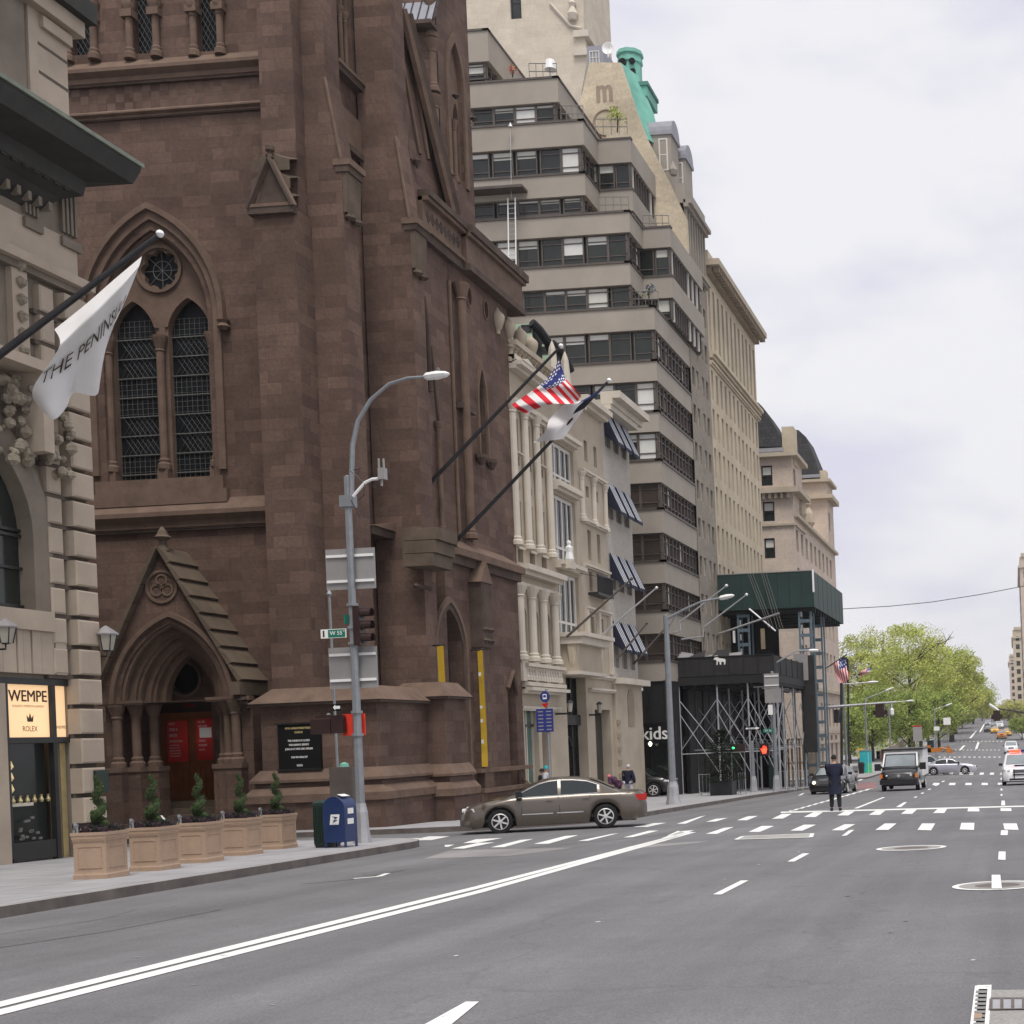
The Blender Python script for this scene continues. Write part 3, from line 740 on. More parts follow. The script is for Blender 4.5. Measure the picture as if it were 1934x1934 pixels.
for k in range(7): mb.lathe([(.02, -.13), (.11, -.05), (.12, .04), (.02, .12)], (HX + .16, a, z + 1.1 - k * .36), 8)
mb.box(HX, HX + .14, a - .22, a + .22, z - 1.5, z + 1.5, 'hotel_stone'); mb.build('carved_panel', hotel)
# flat lintel stones over the shop
mb = MB('hotel_stone'); z1, z2 = HZ(1282, 100) + .02, HZ(1165, 100)
xs = [-40, -8, 20, 32, 48, 66, 92, 114]
for i, (p, q) in enumerate(zip(xs, xs[1:])):
 a, b = HE(p, 1220)[0], HE(q, 1220)[0]; mb.box(HX, HX + .15 - .02 * (i % 2), a + .015, b - .015, z1 + .06, z2 - .04)
mb.build('lintel', hotel)
# shopfront
sh = thing('jewellery_shopfront', 'jewellery shop window with lit cream sign panel and black frame under the hotel', 'shopfront', (HX, HE(60, 1400)[0], gz(26) + .15))
mb = MB('dark_frame'); fx = HX - .10
def bar(xa, xb, ya_, yb_, d0=.12, d1=0, mat='dark_frame'):
 a, b = HE(xa, 1400, fx)[0], HE(xb, 1400, fx)[0]; z_a, z_b = E((xa + xb) / 2, ya_, fx)[1], E((xa + xb) / 2, yb_, fx)[1]; mb.box(fx - d1, fx + d0, a, b, z_a, z_b, mat)
bar(-60, 128, 1281, 1293, .14); bar(-60, 128, 1393, 1404, .13)
for xa, xb in ((0, 8), (91, 98), (122, 130)): bar(xa, xb, 1290, 1625)
bar(8, 91, 1590, 1625, .10); bar(-60, 0, 1290, 1640, .16, 0, 'hotel_stone'); bar(98, 122, 1404, 1625, .02, .1, 'hotel_shade'); bar(108, 118, 1404, 1625, .05, 0, 'brass')
mb.build('frame', sh)
mb = MB('window_glass'); bar(8, 91, 1404, 1600, -.10, .12, 'window_glass'); mb.build('pane', sh)
mb = MB('plywood')
a, b = HE(10, 1500, fx)[0], HE(84, 1500, fx)[0]
mb.box(fx - .02, fx + .02, a + .1, b - .35, HE(50, 1522, fx)[1], HE(50, 1516, fx)[1], 'beige_light')
for k in range(7): c = a + .2 + k * .2; zz = HE(50, 1516, fx)[1] - .005; mb.lathe([(.03, 0), (.05, .05), (.02, .12), (.03, .16)], (fx + .0, c, zz), 8, 'brass')
for k in range(3): zz = HE(18, 1500 - k * 22, fx)[1]; mb.lathe([(.03, 0), (.09, .08), (.05, .2)], (fx, a + .12, zz), 8, 'lit_window')
for k in range(14): c = a + .3 + random.random() * (b - a - .5); zz = HE(50, 1590 - random.random() * 45, fx)[1]; mb.box(fx - .01, fx + .02, c, c + .08, zz, zz + .05, 'iron_bar')
mb.build('window_display', sh)
mb = MB('lit_sign'); bar(8, 91, 1293, 1393, .04, .04, 'lit_sign'); bar(98, 122, 1293, 1393, .04, .04, 'lit_sign'); bar(-40, 0, 1293, 1393, .03, .04, 'lit_sign'); mb.build('lit_panel', sh)
pa, pz = HE(49, 1316, fx); text('WEMPE', .34, lambda u, v, k=0: (fx + .046 + k, pa + u, pz + v), 'letter_dark', 'lettering', sh, sx=.96, bold=.008)
pa2, pz2 = HE(50, 1334, fx); text('EXQUISITE TIMEPIECES & JEWELRY', .062, lambda u, v, k=0: (fx + .046 + k, pa2 + u, pz2 + v), 'letter_dark', 'lettering', sh, sx=.95)
pa3, pz3 = HE(53, 1377, fx); text('ROLEX', .16, lambda u, v, k=0: (fx + .046 + k, pa3 + u, pz3 + v), 'letter_dark', 'lettering', sh, sx=.85)
mb = MB('letter_dark'); a, z = HE(53, 1357, fx)
mb.mesh([(fx + .046, a - .08, z - .07), (fx + .046, a + .08, z - .07), (fx + .046, a + .1, z + .08), (fx + .046, a + .04, z), (fx + .046, a, z + .12), (fx + .046, a - .04, z), (fx + .046, a - .1, z + .08)], [(0, 1, 2, 3, 4, 5, 6)]); mb.build('crown_emblem', sh)
pa4, pz4 = HE(111, 1374, fx); text('WEMPE', .10, lambda u, v, k=0: (fx + .046 + k, pa4 + u, pz4 + v), 'letter_dark', 'lettering', sh, sx=.9)
mb = MB('bin_green'); a, b = HE(152, 1480)[0], yc + .01; mb.box(HX + .31, HX + .36, a, b, HE(175, 1497)[1], HE(175, 1455)[1]); tag(mb.build('wall_plaque'), 'dark blank bronze plaque on the corner stones of the hotel', 'plaque')
# wall lanterns
def lantern(px, py0, py1, label, X, Yd):
 a, zt_ = S(px, py0, Yd)[0], S(px, py0, Yd)[1]; zb_ = S(px, py1, Yd)[1]; h = zt_ - zb_
 t = thing('wall_lantern', label, 'lantern', (HX, Yd, zb_), group='lanterns on the hotel wall')
 mb = MB('black_metal'); dx = a - HX
 mb.lathe([(.05 * h, .55 * h), (.11 * h, .6 * h)], (dx, 0, -.0), 6); mb.lathe([(.13 * h, .25 * h + .33 * h), (.2 * h, 1.02 * h - .1 * h)], (dx, 0, 0), 6, 'lantern_glass')
 for k in range(6):
  q = 2 * math.pi * (k + .5) / 6; mb.tube((dx + .135 * h * math.cos(q), .135 * h * math.sin(q), .57 * h), (dx + .205 * h * math.cos(q), .205 * h * math.sin(q), .92 * h), .012 * h, n=5, mat='black_metal')
 local(mb, 'lamp_body', t)
 mb = MB('sign_back'); mb.lathe([(.24 * h, .91 * h), (.25 * h, .94 * h), (.14 * h, 1.03 * h), (.02, 1.12 * h)], (dx, 0, 0), 6); local(mb, 'lamp_roof', t)
 mb = MB('black_metal'); mb.path([(0, 0, .45 * h), (dx, 0, .45 * h), (dx, 0, .58 * h)], .02, 6); mb.path([(0, 0, .05 * h), (dx * .45, 0, .12 * h), (dx * .6, 0, .3 * h), (dx * .35, 0, .36 * h), (dx * .2, 0, .2 * h)], .017, 6)
 mb.box(-.02, .06, -.08, .08, 0, .5 * h); local(mb, 'bracket', t)
lantern(200, 1192, 1278, 'black iron wall lantern with pale cap on the hotel corner beside the church porch', HX, yc + .1)
lantern(9, 1178, 1265, 'black iron wall lantern just above the lit shop sign of the hotel', HX, HE(-12, 1200)[0] - .4)

# ---------------------------------------------------------------- flags and flagpoles
def lerp(a, b, t): return a + (b - a) * t
def cloth(f, ns, nt, name, parent, matf, mb=None):
 mb = MB(); P = [[Vector(f(i / ns, j / nt)) for j in range(nt + 1)] for i in range(ns + 1)]
 for i in range(ns):
  for j in range(nt): mb.face([P[i][j], P[i + 1][j], P[i + 1][j + 1], P[i][j + 1]], matf((i + .5) / ns, (j + .5) / nt))
 o = mb.build(name, parent)
 import bmesh
 bm = bmesh.new(); bm.from_mesh(o.data); bmesh.ops.remove_doubles(bm, verts=bm.verts, dist=1e-5)
 for fc in bm.faces: fc.smooth = True
 bm.to_mesh(o.data); bm.free(); return o
def PP(x, y, Y):
 a = S(x, y, Y); return Vector((a[0], Y, a[1]))
def bez(c, t):
 # polyline sampled by fraction
 n = len(c) - 1; k = min(int(t * n), n - 1); return [lerp(c[k][i], c[k + 1][i], t * n - k) for i in range(len(c[0]))]
def smooth_bez(c, t):
 n = len(c) - 1; k = min(int(t * n), n - 1); f = t * n - k
 g = lambda i: c[max(0, min(n, i))]
 o = []
 for i in range(len(c[0])):
  p0, p1, p2, p3 = g(k - 1)[i], g(k)[i], g(k + 1)[i], g(k + 2)[i]
  o.append(.5 * ((2 * p1) + (-p0 + p2) * f + (2 * p0 - 5 * p1 + 4 * p2 - p3) * f * f + (-p0 + 3 * p1 - 3 * p2 + p3) * f ** 3))
 return o
def pole(parent, p0, p1, r0, r1, ball='white_paint', rb=.07, mat='black_metal'):
 mb = MB(mat); mb.path([p0, lerp(p0, p1, .5), p1], [r0, (r0 + r1) / 2, r1], 10); mb.build('pole', parent)
 if ball:
  d = (p1 - p0).normalized(); c = p1 + d * rb
  mb = MB(ball); mb.lathe([(.01, -rb), (rb * .7, -rb * .7), (rb, 0), (rb * .7, rb * .7), (.01, rb)], tuple(c), 10); mb.build('finial', parent, True)
YF0, YF1 = 21.6, 22.6
t = thing('hotel_flag', 'white hotel flag with dark lettering hanging from a slanted black pole on the stone hotel', 'flag', (HX, YF0, S(-60, 712, YF0)[1]))
pa = PP(-70, 722, YF0); pb = PP(296, 446, YF1)
pole(t, pa, pb, .07, .045)
hoist = [(268, 484), (220, 524), (165, 572), (103, 622)]            # along the pole, tip first
mid1 = [(262, 505), (215, 555), (160, 610), (112, 655)]
mid2 = [(240, 560), (210, 605), (150, 668), (66, 725)]
fly = [(222, 600), (204, 640), (188, 700), (183, 746), (140, 742), (125, 770), (98, 792), (62, 752)]
def flagpt(s, u, off=0):
 rows = [smooth_bez(r, s) for r in (hoist, mid1, mid2)] + [smooth_bez(fly, s)]
 p = smooth_bez(rows, u); Yb = lerp(YF1 - .35, YF0 + .35, s)
 d = .12 * math.sin(s * 7 + u * 5) * u + .06 * math.sin(s * 17 + u * 3) * u - (1.5 * u if u < .33 else .495 - 1.1 * (u - .33)) + .3 * u
 return PP(p[0], p[1], Yb - .3 * u + d - off)
cloth(lambda s, u: flagpt(s, u), 36, 22, 'flag_cloth', t, lambda s, u: 'flag_white')
vs, fs = curvetext('THE PENINSULA', 1.0)
mnx, mxx = min(v[0] for v in vs), max(v[0] for v in vs)
mb = MB('letter_dark')
def onflag(v):
 q = 1 - (v[0] - mnx) / (mxx - mnx); uu = .66 + (-v[1]) * .17
 return flagpt(.06 + q * .88, min(.99, uu), .03)
mb.mesh([onflag(v) for v in vs], fs); mb.build('lettering', t)

# ---------------------------------------------------------------- brownstone church
YA, YW, YCn, XT, YB, XF = 39.0, 40.4, 40.0, -20.9, 42.6, -19.95
church = thing('church', 'brownstone gothic church with buttressed tower, pointed windows and gabled avenue front', 'church', (-21, 39, gz(39)))
GB = gz(40) - .6
def s_(x, y, Y): return S(x, y, Y)
def sz(y, Y, x=600): return S(x, y, Y)[1]
def sx(x, Y, y=800): return S(x, y, Y)[0]
ZT = sz(-150, YW)
xl = sx(60, YW); xr = sx(600, YW, 800)
# ---- tower south wall with window and portal openings
wc = sx(311, YW + .35, 750); wh = (sx(404, YW, 750) - sx(226, YW, 750)) / 2 * 1.13
w_sill, w_spr, w_apx = sz(905, YW, 310), sz(600, YW, 310), sz(432, YW, 308)
bigw = arch(wc, wh, w_sill, w_spr, w_apx, 12)
pc = sx(352, YW, 1400); ph = (sx(440, YW, 1400) - sx(262, YW, 1400)) / 2
p_sill, p_spr, p_apx = GB, sz(1322, YW, 350), sz(1195, YW, 350)
portal = arch(pc, ph, p_sill + .1, p_spr, p_apx, 12)
lan = []
for c_ in (153, 271, 392):
 cc = sx(c_, YW, 50); hh = (sx(c_ + 21, YW, 50) - cc)
 lan.append(arch(cc, hh, sz(104 - (c_ - 150) * .03, YW, c_), sz(-70, YW), sz(-110, YW), 8))
mb = MB('brownstone')
mb.slab('S', YW, 1.0, rect(xl, xr, GB, ZT), [bigw, portal] + lan)
mb.build('tower_wall', church)
mb = MB('brown_dark'); mb.box(xl, xr, YW + 1.0, YW + 1.2, GB, ZT); mb.build('tower_core', church)
# ---- big window: moulded orders, mullion, rose, lights
mb = MB('brown_trim')
def ring(mb, pl, pos, d, c, h0, h1, sill, spr, a0, a1, mat=None):
 mb.slab(pl, pos, d, arch(c, h0, sill, spr, a0, 12), [arch(c, h1, sill + .001, spr, a1, 12)], mat)
ring(mb, 'S', YW - .22, .22, wc, wh + .62, wh + .46, w_spr - .25, w_spr, w_apx + .80, w_apx + .60)
ring(mb, 'S', YW - .10, .12, wc, wh + .46, wh + .22, w_sill + .2, w_spr, w_apx + .60, w_apx + .30)
ring(mb, 'S', YW + .12, .2, wc, wh + .20, wh - .06, w_sill, w_spr, w_apx + .28, w_apx - .10)
for s2 in (-1, 1): mb.lathe([(.1, 0), (.2, .1), (.13, .22), (.2, .3)], (wc + s2 * (wh + .58), YW - .12, w_spr - .55), 8)
mb.build('window_moulding', church)
mb = MB('brown_trim'); hl = (wh - .26) / 2; lw = hl * .96
lights = [arch(wc + s2 * (hl + .17), lw, w_sill + .02, sz(610, YW), sz(540, YW), 10) for s2 in (-1, 1)]
rc, rz_ = wc, sz(500, YW, 308)
rr_ = (sx(343, YW, 500) - sx(271, YW, 500)) / 2
fo = lambda a: rr_ * (.84 + .18 * abs(math.cos(4 * a)))
foil = [(rc + fo(a) * math.cos(a), rz_ + fo(a) * math.sin(a)) for a in [2 * math.pi * k / 64 for k in range(64)]]
mb.slab('S', YW + .36, .25, arch(wc, wh, w_sill, w_spr, w_apx, 12), lights + [foil])
for s2 in (-1, 1):
 for px_ in ((wc + s2 * (hl + .17), lw),):
  mb.slab('S', YW + .30, .06, arch(px_[0], px_[1] + .10, w_spr - .2, sz(610, YW), sz(540, YW) + .14, 10), [arch(px_[0], px_[1], w_spr - .199, sz(610, YW), sz(540, YW), 10)])
mb.slab('S', YW + .28, .09, circle(rc, rz_, rr_ * 1.22, 28), [circle(rc, rz_, rr_ * 1.06, 28)]); mb.path([(rc + rr_ * .5 * math.cos(k * .524), YW + .5, rz_ + rr_ * .5 * math.sin(k * .524)) for k in range(13)], .012, 4, 'iron_bar')
for k in range(4): mb.tube((rc - rr_ * math.cos(k * .785), YW + .5, rz_ - rr_ * math.sin(k * .785)), (rc + rr_ * math.cos(k * .785), YW + .5, rz_ + rr_ * math.sin(k * .785)), .01, n=4, mat='iron_bar')
def column(mb, x, y, z0, z1, r, cap=.42):
 mb.lathe([(r * 1.7, 0), (r * 1.7, .16), (r * 1.25, .22), (r * 1.35, .3), (r, .36), (r, z1 - z0 - cap), (r * 1.25, z1 - z0 - cap + .03), (r * 1.1, z1 - z0 - cap + .08), (r * 1.9, z1 - z0 - .08), (r * 2.0, z1 - z0)], (x, y, z0), 12)
zc0 = sz(868, YW); zc1 = sz(612, YW)
for dx in (-wh + .02, 0, wh - .02): column(mb, wc + dx, YW + .22, zc0 - (.0), zc1, .12, .5); mb.box(wc + dx - .17, wc + dx + .17, YW + .08, YW + .4, w_sill - .1, zc0 + .02)
mb.build('window_tracery', church)
mb = MB('leaded_glass'); mb.slab('S', YW + .56, 0, arch(wc, wh, w_sill, w_spr, w_apx, 12)); mb.build('stained_glass', church)
mb = MB('lead'); zz = w_sill
for s2 in (-1, 1):
 c_ = wc + s2 * (hl + .17)
 for k in range(9):
  z = w_sill + .3 + k * .62
  if z < sz(575, YW): mb.box(c_ - lw, c_ + lw, YW + .50, YW + .53, z - .012, z + .012, 'iron_bar')
 k = 0; step = .17
 z0_, z1_ = w_sill, sz(570, YW)
 n = int((z1_ - z0_) / .62)
 for seg in range(n + 1):
  za, zb = z0_ + seg * .62 + .3 - .62, z0_ + seg * .62 + .3
  if zb > z1_ + .3: break
  if (seg // 2) % 2 == 0:
   q = -lw + step / 2
   while q < lw: mb.box(c_ + q - .005, c_ + q + .005, YW + .545, YW + .555, max(za, z0_), zb); q += step
   q = za + step / 2
   while q < zb: mb.box(c_ - lw, c_ + lw, YW + .546, YW + .554, q - .005, q + .005); q += step
  else:
   for d in (-1, 1):
    q = -lw - .62
    while q < lw:
     a, b = q, q + .42
     pa_, pb_ = (a, za), (b, zb)
     if d < 0: pa_, pb_ = (-a, za), (-b, zb)
     if abs(pa_[0]) <= lw and abs(pb_[0]) <= lw: mb.tube((c_ + pa_[0], YW + .55, pa_[1]), (c_ + pb_[0], YW + .55, pb_[1]), .005, n=4, caps=False)
     q += step
mb.build('leading', church)
mb = MB('brown_trim'); z = w_sill
mb.box(wc - wh - .35, wc + wh + .35, YW - .12, YW + .5, z - .42, z - .0); mb.box(wc - wh - .55, wc + wh + .5, YW - .2, YW + .3, z - .85, z - .42); mb.build('window_sill', church)
# ---- string courses and chequer band
def course(px, y, hgt, proj, name, slope=True, mat='brown_trim', x0=None, x1=None, Yp=None):
 Yp = Yp or YW; z = sz(y, Yp, px); mb = MB(mat); a = xl if x0 is None else x0; b = xr if x1 is None else x1
 vs = []
 prof = [(Yp + .3, z + hgt * .45), (Yp + .0, z + hgt * .45), (Yp - proj, z + hgt * .05), (Yp - proj, z - hgt * .08), (Yp - proj * .45, z - hgt * .22), (Yp - proj * .5, z - hgt * .4), (Yp, z - hgt * .5)]
 for x in (a, b): vs += [(x, q[0], q[1]) for q in prof]
 n = len(prof); mb.mesh(vs, [(i, i + 1, n + i + 1, n + i) for i in range(n - 1)] + [tuple(range(n)), tuple(range(2 * n - 1, n - 1, -1))])
 mb.box(a, b, Yp - proj * .35, Yp, z - hgt * .5, z - hgt * .24, 'brown_dark')
 return mb.build(name, church)
course(340, 972, 1.05, .38, 'string_course'); course(300, 133, .85, .34, 'string_course'); course(300, 212, .35, .2, 'string_course')
mb = MB('brown_check'); za, zb = sz(205, YW, 300), sz(155, YW, 300); cw = (zb - za) / 3; k = 0; x = xl
while x < sx(494, YW, 180):
 for j in range(3):
  if (k + j) % 2 == 0: mb.box(x + .015, x + cw * 1.0, YW - .004, YW + .02, za + j * cw + .01, za + (j + 1) * cw - .01)
 x += cw * 1.05; k += 1
mb.build('chequer_band', church)
# ---- belfry lancets with columns
for c_ in (153, 271, 392):
 for d in (-24, 26):
  mb = MB('brown_trim'); x = sx(c_ + d, YW, 50); column(mb, x, YW - .08, sz(118 - (c_ - 150) * .04, YW, c_), sz(10, YW, c_), .11, .4); mb.box(x - .19, x + .19, YW - .25, YW + .1, sz(10, YW), sz(-4, YW))
  mb.box(x - .15, x + .15, YW - .2, YW + .05, sz(-4, YW), ZT); mb.build('belfry_column', church)
for c_ in lan:
 mb = MB('leaded_glass'); mb.slab('S', YW + .3, 0, c_)
 a, b = c_[0][0], c_[1][0]; st = .16
 for d in (-1, 1):
  q = a - 3
  while q < b:
   z = c_[0][1]
   x0_, x1_ = q, q + (ZT - z) * .55
   lo, hi = max(a, x0_), min(b, x1_)
   if lo < hi and hi > a:
    f = lambda x: z + (x - x0_) / .55
    p, r2 = (lo, f(lo)), (hi, f(hi))
    if d < 0: p, r2 = (a + b - lo, f(lo)), (a + b - hi, f(hi))
    if p[1] < ZT: mb.tube((p[0], YW + .285, p[1]), (r2[0], YW + .285, r2[1]), .007, n=4, caps=False, mat='lead')
   q += st
 mb.build('belfry_window', church)
# ---- portal
YP = 39.2
mb = MB('brown_trim'); c2 = sx(330, YP, 1300)
ho = (sx(452, YP, 1330) - sx(203, YP, 1330)) / 2; c2 = (sx(452, YP, 1330) + sx(203, YP, 1330)) / 2
spr2, apx2 = sz(1325, YP, 330), sz(1147, YP, 330)
gab = [(c2 - ho - .1, sz(1325, YP, 330)), (c2 - ho - .02, spr2 - 3.2), (c2 + ho - .02, spr2 - 3.2), (sx(478, YP, 1300), sz(1325, YP, 400)), (sx(482, YP, 1268), sz(1268, YP, 480)), (sx(304, YP, 1045), sz(1045, YP, 304)), (sx(165, YP, 1285), sz(1285, YP, 165))]
gable = [(c2 - ho - .35, spr2), (c2 + ho + .02, spr2), (c2 + ho + .02, sz(1290, YP, 478)), (sx(304, YP, 1050), sz(1042, YP, 304)), (c2 - ho - .35, sz(1300, YP, 200))]
hin = ho - .42
inner = arch(c2, hin, spr2 + .001, spr2, apx2 - .48, 14)
mb.slab('S', YP, 1.1, gable, [[(p[0], max(p[1], spr2 + .01)) for p in inner]], 'brownstone')
mb.build('portal_gable', church)
mb = MB('brown_trim')
for k, (h0, h1, d0) in enumerate(((ho - .12, ho - .26, -.10), (ho - .36, ho - .52, .06), (ho - .7, ho - .82, .36), (ho - 1.0, ho - 1.12, .66))):
 e0 = ho - h0; mb.slab('S', YP + d0, .14, arch(c2, h0, spr2, spr2, apx2 - e0 * 1.1, 14, False), [[(p[0], p[1] + .001) for p in arch(c2, h1, spr2, spr2, apx2 - (ho - h1) * 1.1, 14, False)]])
for k, (h0, d1) in enumerate(((ho - .42, 0), (ho - .66, .3), (ho - .92, .6))):
 for q in range(1): pass
# soffit steps behind each order
for h0, h1, d0 in ((ho - .42, ho - .72, .28), (ho - .72, ho - 1.02, .56), (ho - 1.02, ho - 1.3, .86)):
 mb.slab('S', YP + d0, .3, arch(c2, h0 + .03, spr2 - .01, spr2, apx2 - (ho - h0) * 1.1 + .03, 14, False), [[(p[0], p[1] + .001) for p in arch(c2, h1, spr2, spr2, apx2 - (ho - h1) * 1.1, 14, False)]])
for s2 in (-1, 1):
 for h0, d0 in ((ho - .2, .12), (ho - .62, .4), (ho - .98, .72)):
  x = c2 + s2 * h0; z0 = spr2 - 2.0
  column(mb, x, YP + d0, z0, spr2 - .02, .13, .45); mb.box(x - .24, x + .24, YP + d0 - .22, YP + d0 + .3, GB, z0 + .02, 'brownstone'); mb.box(x - .27, x + .27, YP + d0 - .26, YP + d0 + .3, z0 - .12, z0 + .03)
 mb.box(c2 + s2 * (ho + .25), c2 + s2 * (ho - .1), YP + .25, YW, GB, spr2, 'brownstone')
 mb.box(c2 + s2 * (ho + .3), c2 + s2 * (ho - 1.1), YP + .02, YP + .3, spr2 - .05, spr2 + .09)
mb.build('portal_arch', church)
mb = MB('brown_cap')
for s2 in (-1, 1):
 a = Vector((sx(304, YP, 1050), 0, sz(1036, YP, 304))); b = Vector((sx(457, YP, 1290) if s2 > 0 else c2 - ho - .3, 0, sz(1288 if s2 > 0 else 1312, YP, 478 if s2 > 0 else 190)))
 n = 8
 for k in range(n):
  p, q = a.lerp(b, k / n), a.lerp(b, (k + .97) / n); u = Vector((0, 0, .16 + .03)); lift = Vector((0, 0, .04 * 1))
  d = (q - p).normalized(); nn = Vector((-d.z, 0, d.x)) * (1 if s2 < 0 else -1); nn = nn if nn.z > 0 else -nn
  v = [p, q, q + nn * .17, p + nn * .08]
  mb.mesh([(w_.x, YP - .22, w_.z) for w_ in v] + [(w_.x, YW + .1, w_.z) for w_ in v], [(0, 1, 2, 3), (0, 1, 5, 4), (1, 2, 6, 5), (2, 3, 7, 6), (3, 0, 4, 7)])
mb.lathe([(.12, 0), (.2, .1), (.12, .25), (.1, .4), (.26, .52), (.16, .6), (.12, .72), (.03, .85)], (sx(304, YP, 1045), YP + .1, sz(1046, YP, 304)), 8, 'brown_cap')
x = sx(457, YP, 1290) - .1; mb.box(x - .1, x + .2, YP - .3, YW, sz(1290, YP, 478) - .35, sz(1290, YP, 478) + .05)
for k in range(5): mb.lathe([(.04, -.12), (.16, 0), (.05, .13)], (x + .12, YP - .1 + k * .1, sz(1290, YP, 478) - .5 - .12 * (k % 3)), 7, 'brown_dark')
mb.build('gable_coping', church)
mb = MB('brown_trim')  # trefoil roundel in the gable
c_, z = sx(306, YP, 1110), sz(1108, YP, 306)
mb.slab('S', YP - .05, .06, circle(c_, z, .52), [circle(c_, z, .44)])
for k in range(3): a = math.pi / 2 + k * 2.094; mb.slab('S', YP - .03, .04, circle(c_ + .2 * math.cos(a), z + .2 * math.sin(a), .2, 12), [circle(c_ + .2 * math.cos(a), z + .2 * math.sin(a), .14, 12)])
mb.build('roundel', church)
YD = YW + .75
mb = MB('brown_trim')
dl, dr_ = sx(304, YD, 1420), sx(410, YD, 1420); dt = sz(1325, YD, 350); tw = (dr_ - dl) / 2 + .3; dc = (dl + dr_) / 2
tym = arch(dc, tw, dt, dt + .1, dt + tw * 1.45, 12)
rcir = circle(dc + .02, dt + .72, .5, 24)
mb.slab('S', YD - .1, .2, rect(dc - 1.9, dc + 1.9, dt - .02, dt + 3.0), [rcir], 'brownstone')
mb.slab('S', YD - .2, .1, tym, [arch(dc, tw - .1, dt + .001, dt + .1, dt + tw * 1.45 - .14, 12)]); mb.slab('S', YD - .16, .08, circle(dc + .02, dt + .72, .6, 24), [rcir])
for s2 in (-1, 1): mb.box(dc + s2 * (dr_ - dl) / 2, dc + s2 * 1.9, YD - .2, YD + .2, GB, dt, 'brownstone')
mb.build('tympanum', church)
mb = MB('leaded_glass'); mb.slab('S', YD + .08, 0, rcir); mb.build('tympanum_glass', church)
zdb = sz(1512, YD, 350)
for s2, nm in ((0, 'door'), (1, 'door')):
 a, b = (dl, dc) if s2 == 0 else (dc, dr_)
 mb = MB('door_wood'); mb.box(a + .01, b - .01, YD, YD + .08, zdb, dt - .35)
 n = 5
 for k in range(n): mb.box(a + .03 + (b - a - .06) * k / n + .01, a + .03 + (b - a - .06) * (k + 1) / n - .01, YD - .03, YD, zdb + .1, zdb + 1.1)
 mb.build('door', church)
mb = MB('signal_brown'); mb.box(dl, dr_, YD - .02, YD + .1, dt - .35, dt); mb.build('door_lintel', church)
text('CLOSED', .10, lambda u, v, k=0: (sx(358, YD, 1333) + u, YD - .03 - k, sz(1333, YD, 358) + v), 'tail_red', 'lettering', church)
mb = MB('brown_cap')
for k in range(3): mb.box(dl - .9, dr_ + .9, YD - .1 - .34 * (k + 1), YD + .1, zdb - .2 * (k + 1) - .02, zdb - .2 * k - .02 * (k > 0))
mb.box(dl - .9, dr_ + .9, YP - .5, YD, GB - .4, zdb - .6)
mb.build('portal_steps', church)
for (xa, xb, ya_, yb_, lab, lines) in ((318, 357, 1362, 1440, 'red poster covered with white lines of text on a church door', [('HOLY', .13), ('WEEK &', .13), ('EASTER', .13), ('SERVICES ONLINE', .09), ('LIVE STREAM EACH', .06), ('SUNDAY AT 11 AM', .06), ('JOIN US FROM HOME', .06), ('STAY SAFE AND WELL', .06), ('GRACE AND PEACE', .06)]),
         (373, 409, 1358, 1436, 'red poster with a white block in the middle on a church door', [('ALL ARE', .1), ('WELCOME', .1), ('', .3), ('ONLINE', .1), ('WORSHIP', .1), ('SUNDAYS', .07)])):
 t = thing('red_poster', lab, 'poster', (sx(xa, YD, 1400), YD, sz(yb_, YD, xa)))
 mb = MB('poster_red'); a, b, c_, d = sx(xa, YD, 1400), sx(xb, YD, 1400), sz(yb_, YD, xa), sz(ya_, YD, xa); mb.box(a, b, YD - .06, YD - .035, c_, d); mb.build('sheet', t)
 z = d - .1; mbw = None
 for s2, h in lines:
  if s2: text(s2, h, (lambda z: lambda u, v, k=0: (a + .08 + u, YD - .064 - k, z + v))(z), 'letter_white', 'lettering', t, sx=.62, align='LEFT')
  else: mbw = MB('letter_white'); mbw.box(a + .12, b - .12, YD - .066, YD - .06, z - .22, z + .1); mbw.build('white_block', t)
  z -= h * 1.45 if s2 else .32
# ---- south buttress at the corner of the tower
def wedge(mb, x0, x1, y0, y1, zb_, zt_, mat=None, yb=None):
 # sloped weathering: low at the front y0, high at the back y1
 mb.mesh([(x0, y0, zb_), (x1, y0, zb_), (x1, y1, zb_), (x0, y1, zb_), (x1, y1, zt_), (x0, y1, zt_)], [(0, 1, 4, 5), (0, 5, 3), (1, 2, 4), (0, 1, 2, 3), (2, 3, 5, 4)], mat)
a, b = sx(494, YA, 800), sx(572, YA, 800)
zp = sz(1322, YA, 600)                                    # top of the plinth
z1 = sz(395, YA, 510); z2 = sz(290, YA, 510)
mb = MB('brownstone')
mb.box(a, b, YA, YW + .5, zp - .3, z1)
mb.box(a + .12, b - .1, YA + .45, YW + .5, z1, ZT)
mb.build('south_buttress', church)
mb = MB('brown_cap')
gc = (a + b) / 2; gh = (b - a) / 2 + .06
n = 3
for s2 in (-1, 1):
 for k in range(n):
  z_a, z_b = z1 + (z2 - z1) * k / n, z1 + (z2 - z1) * (k + 1) / n
  xi = gc + s2 * gh * (1 - k / n) * .62; xo_ = gc + s2 * (gh - .1)
  mb.mesh([(xi, YA - .12, z_a), (xo_, YA - .08, z_a), (xo_, YA + .5, z_b), (gc + s2 * gh * (1 - (k + 1) / n) * .62, YA + .5, z_b), (gc + s2 * gh * (1 - (k + 1) / n) * .62, YA - .12, z_b - .02), (xo_, YA - .08, z_b - .25)], [(0, 1, 5, 4), (4, 5, 2, 3)])
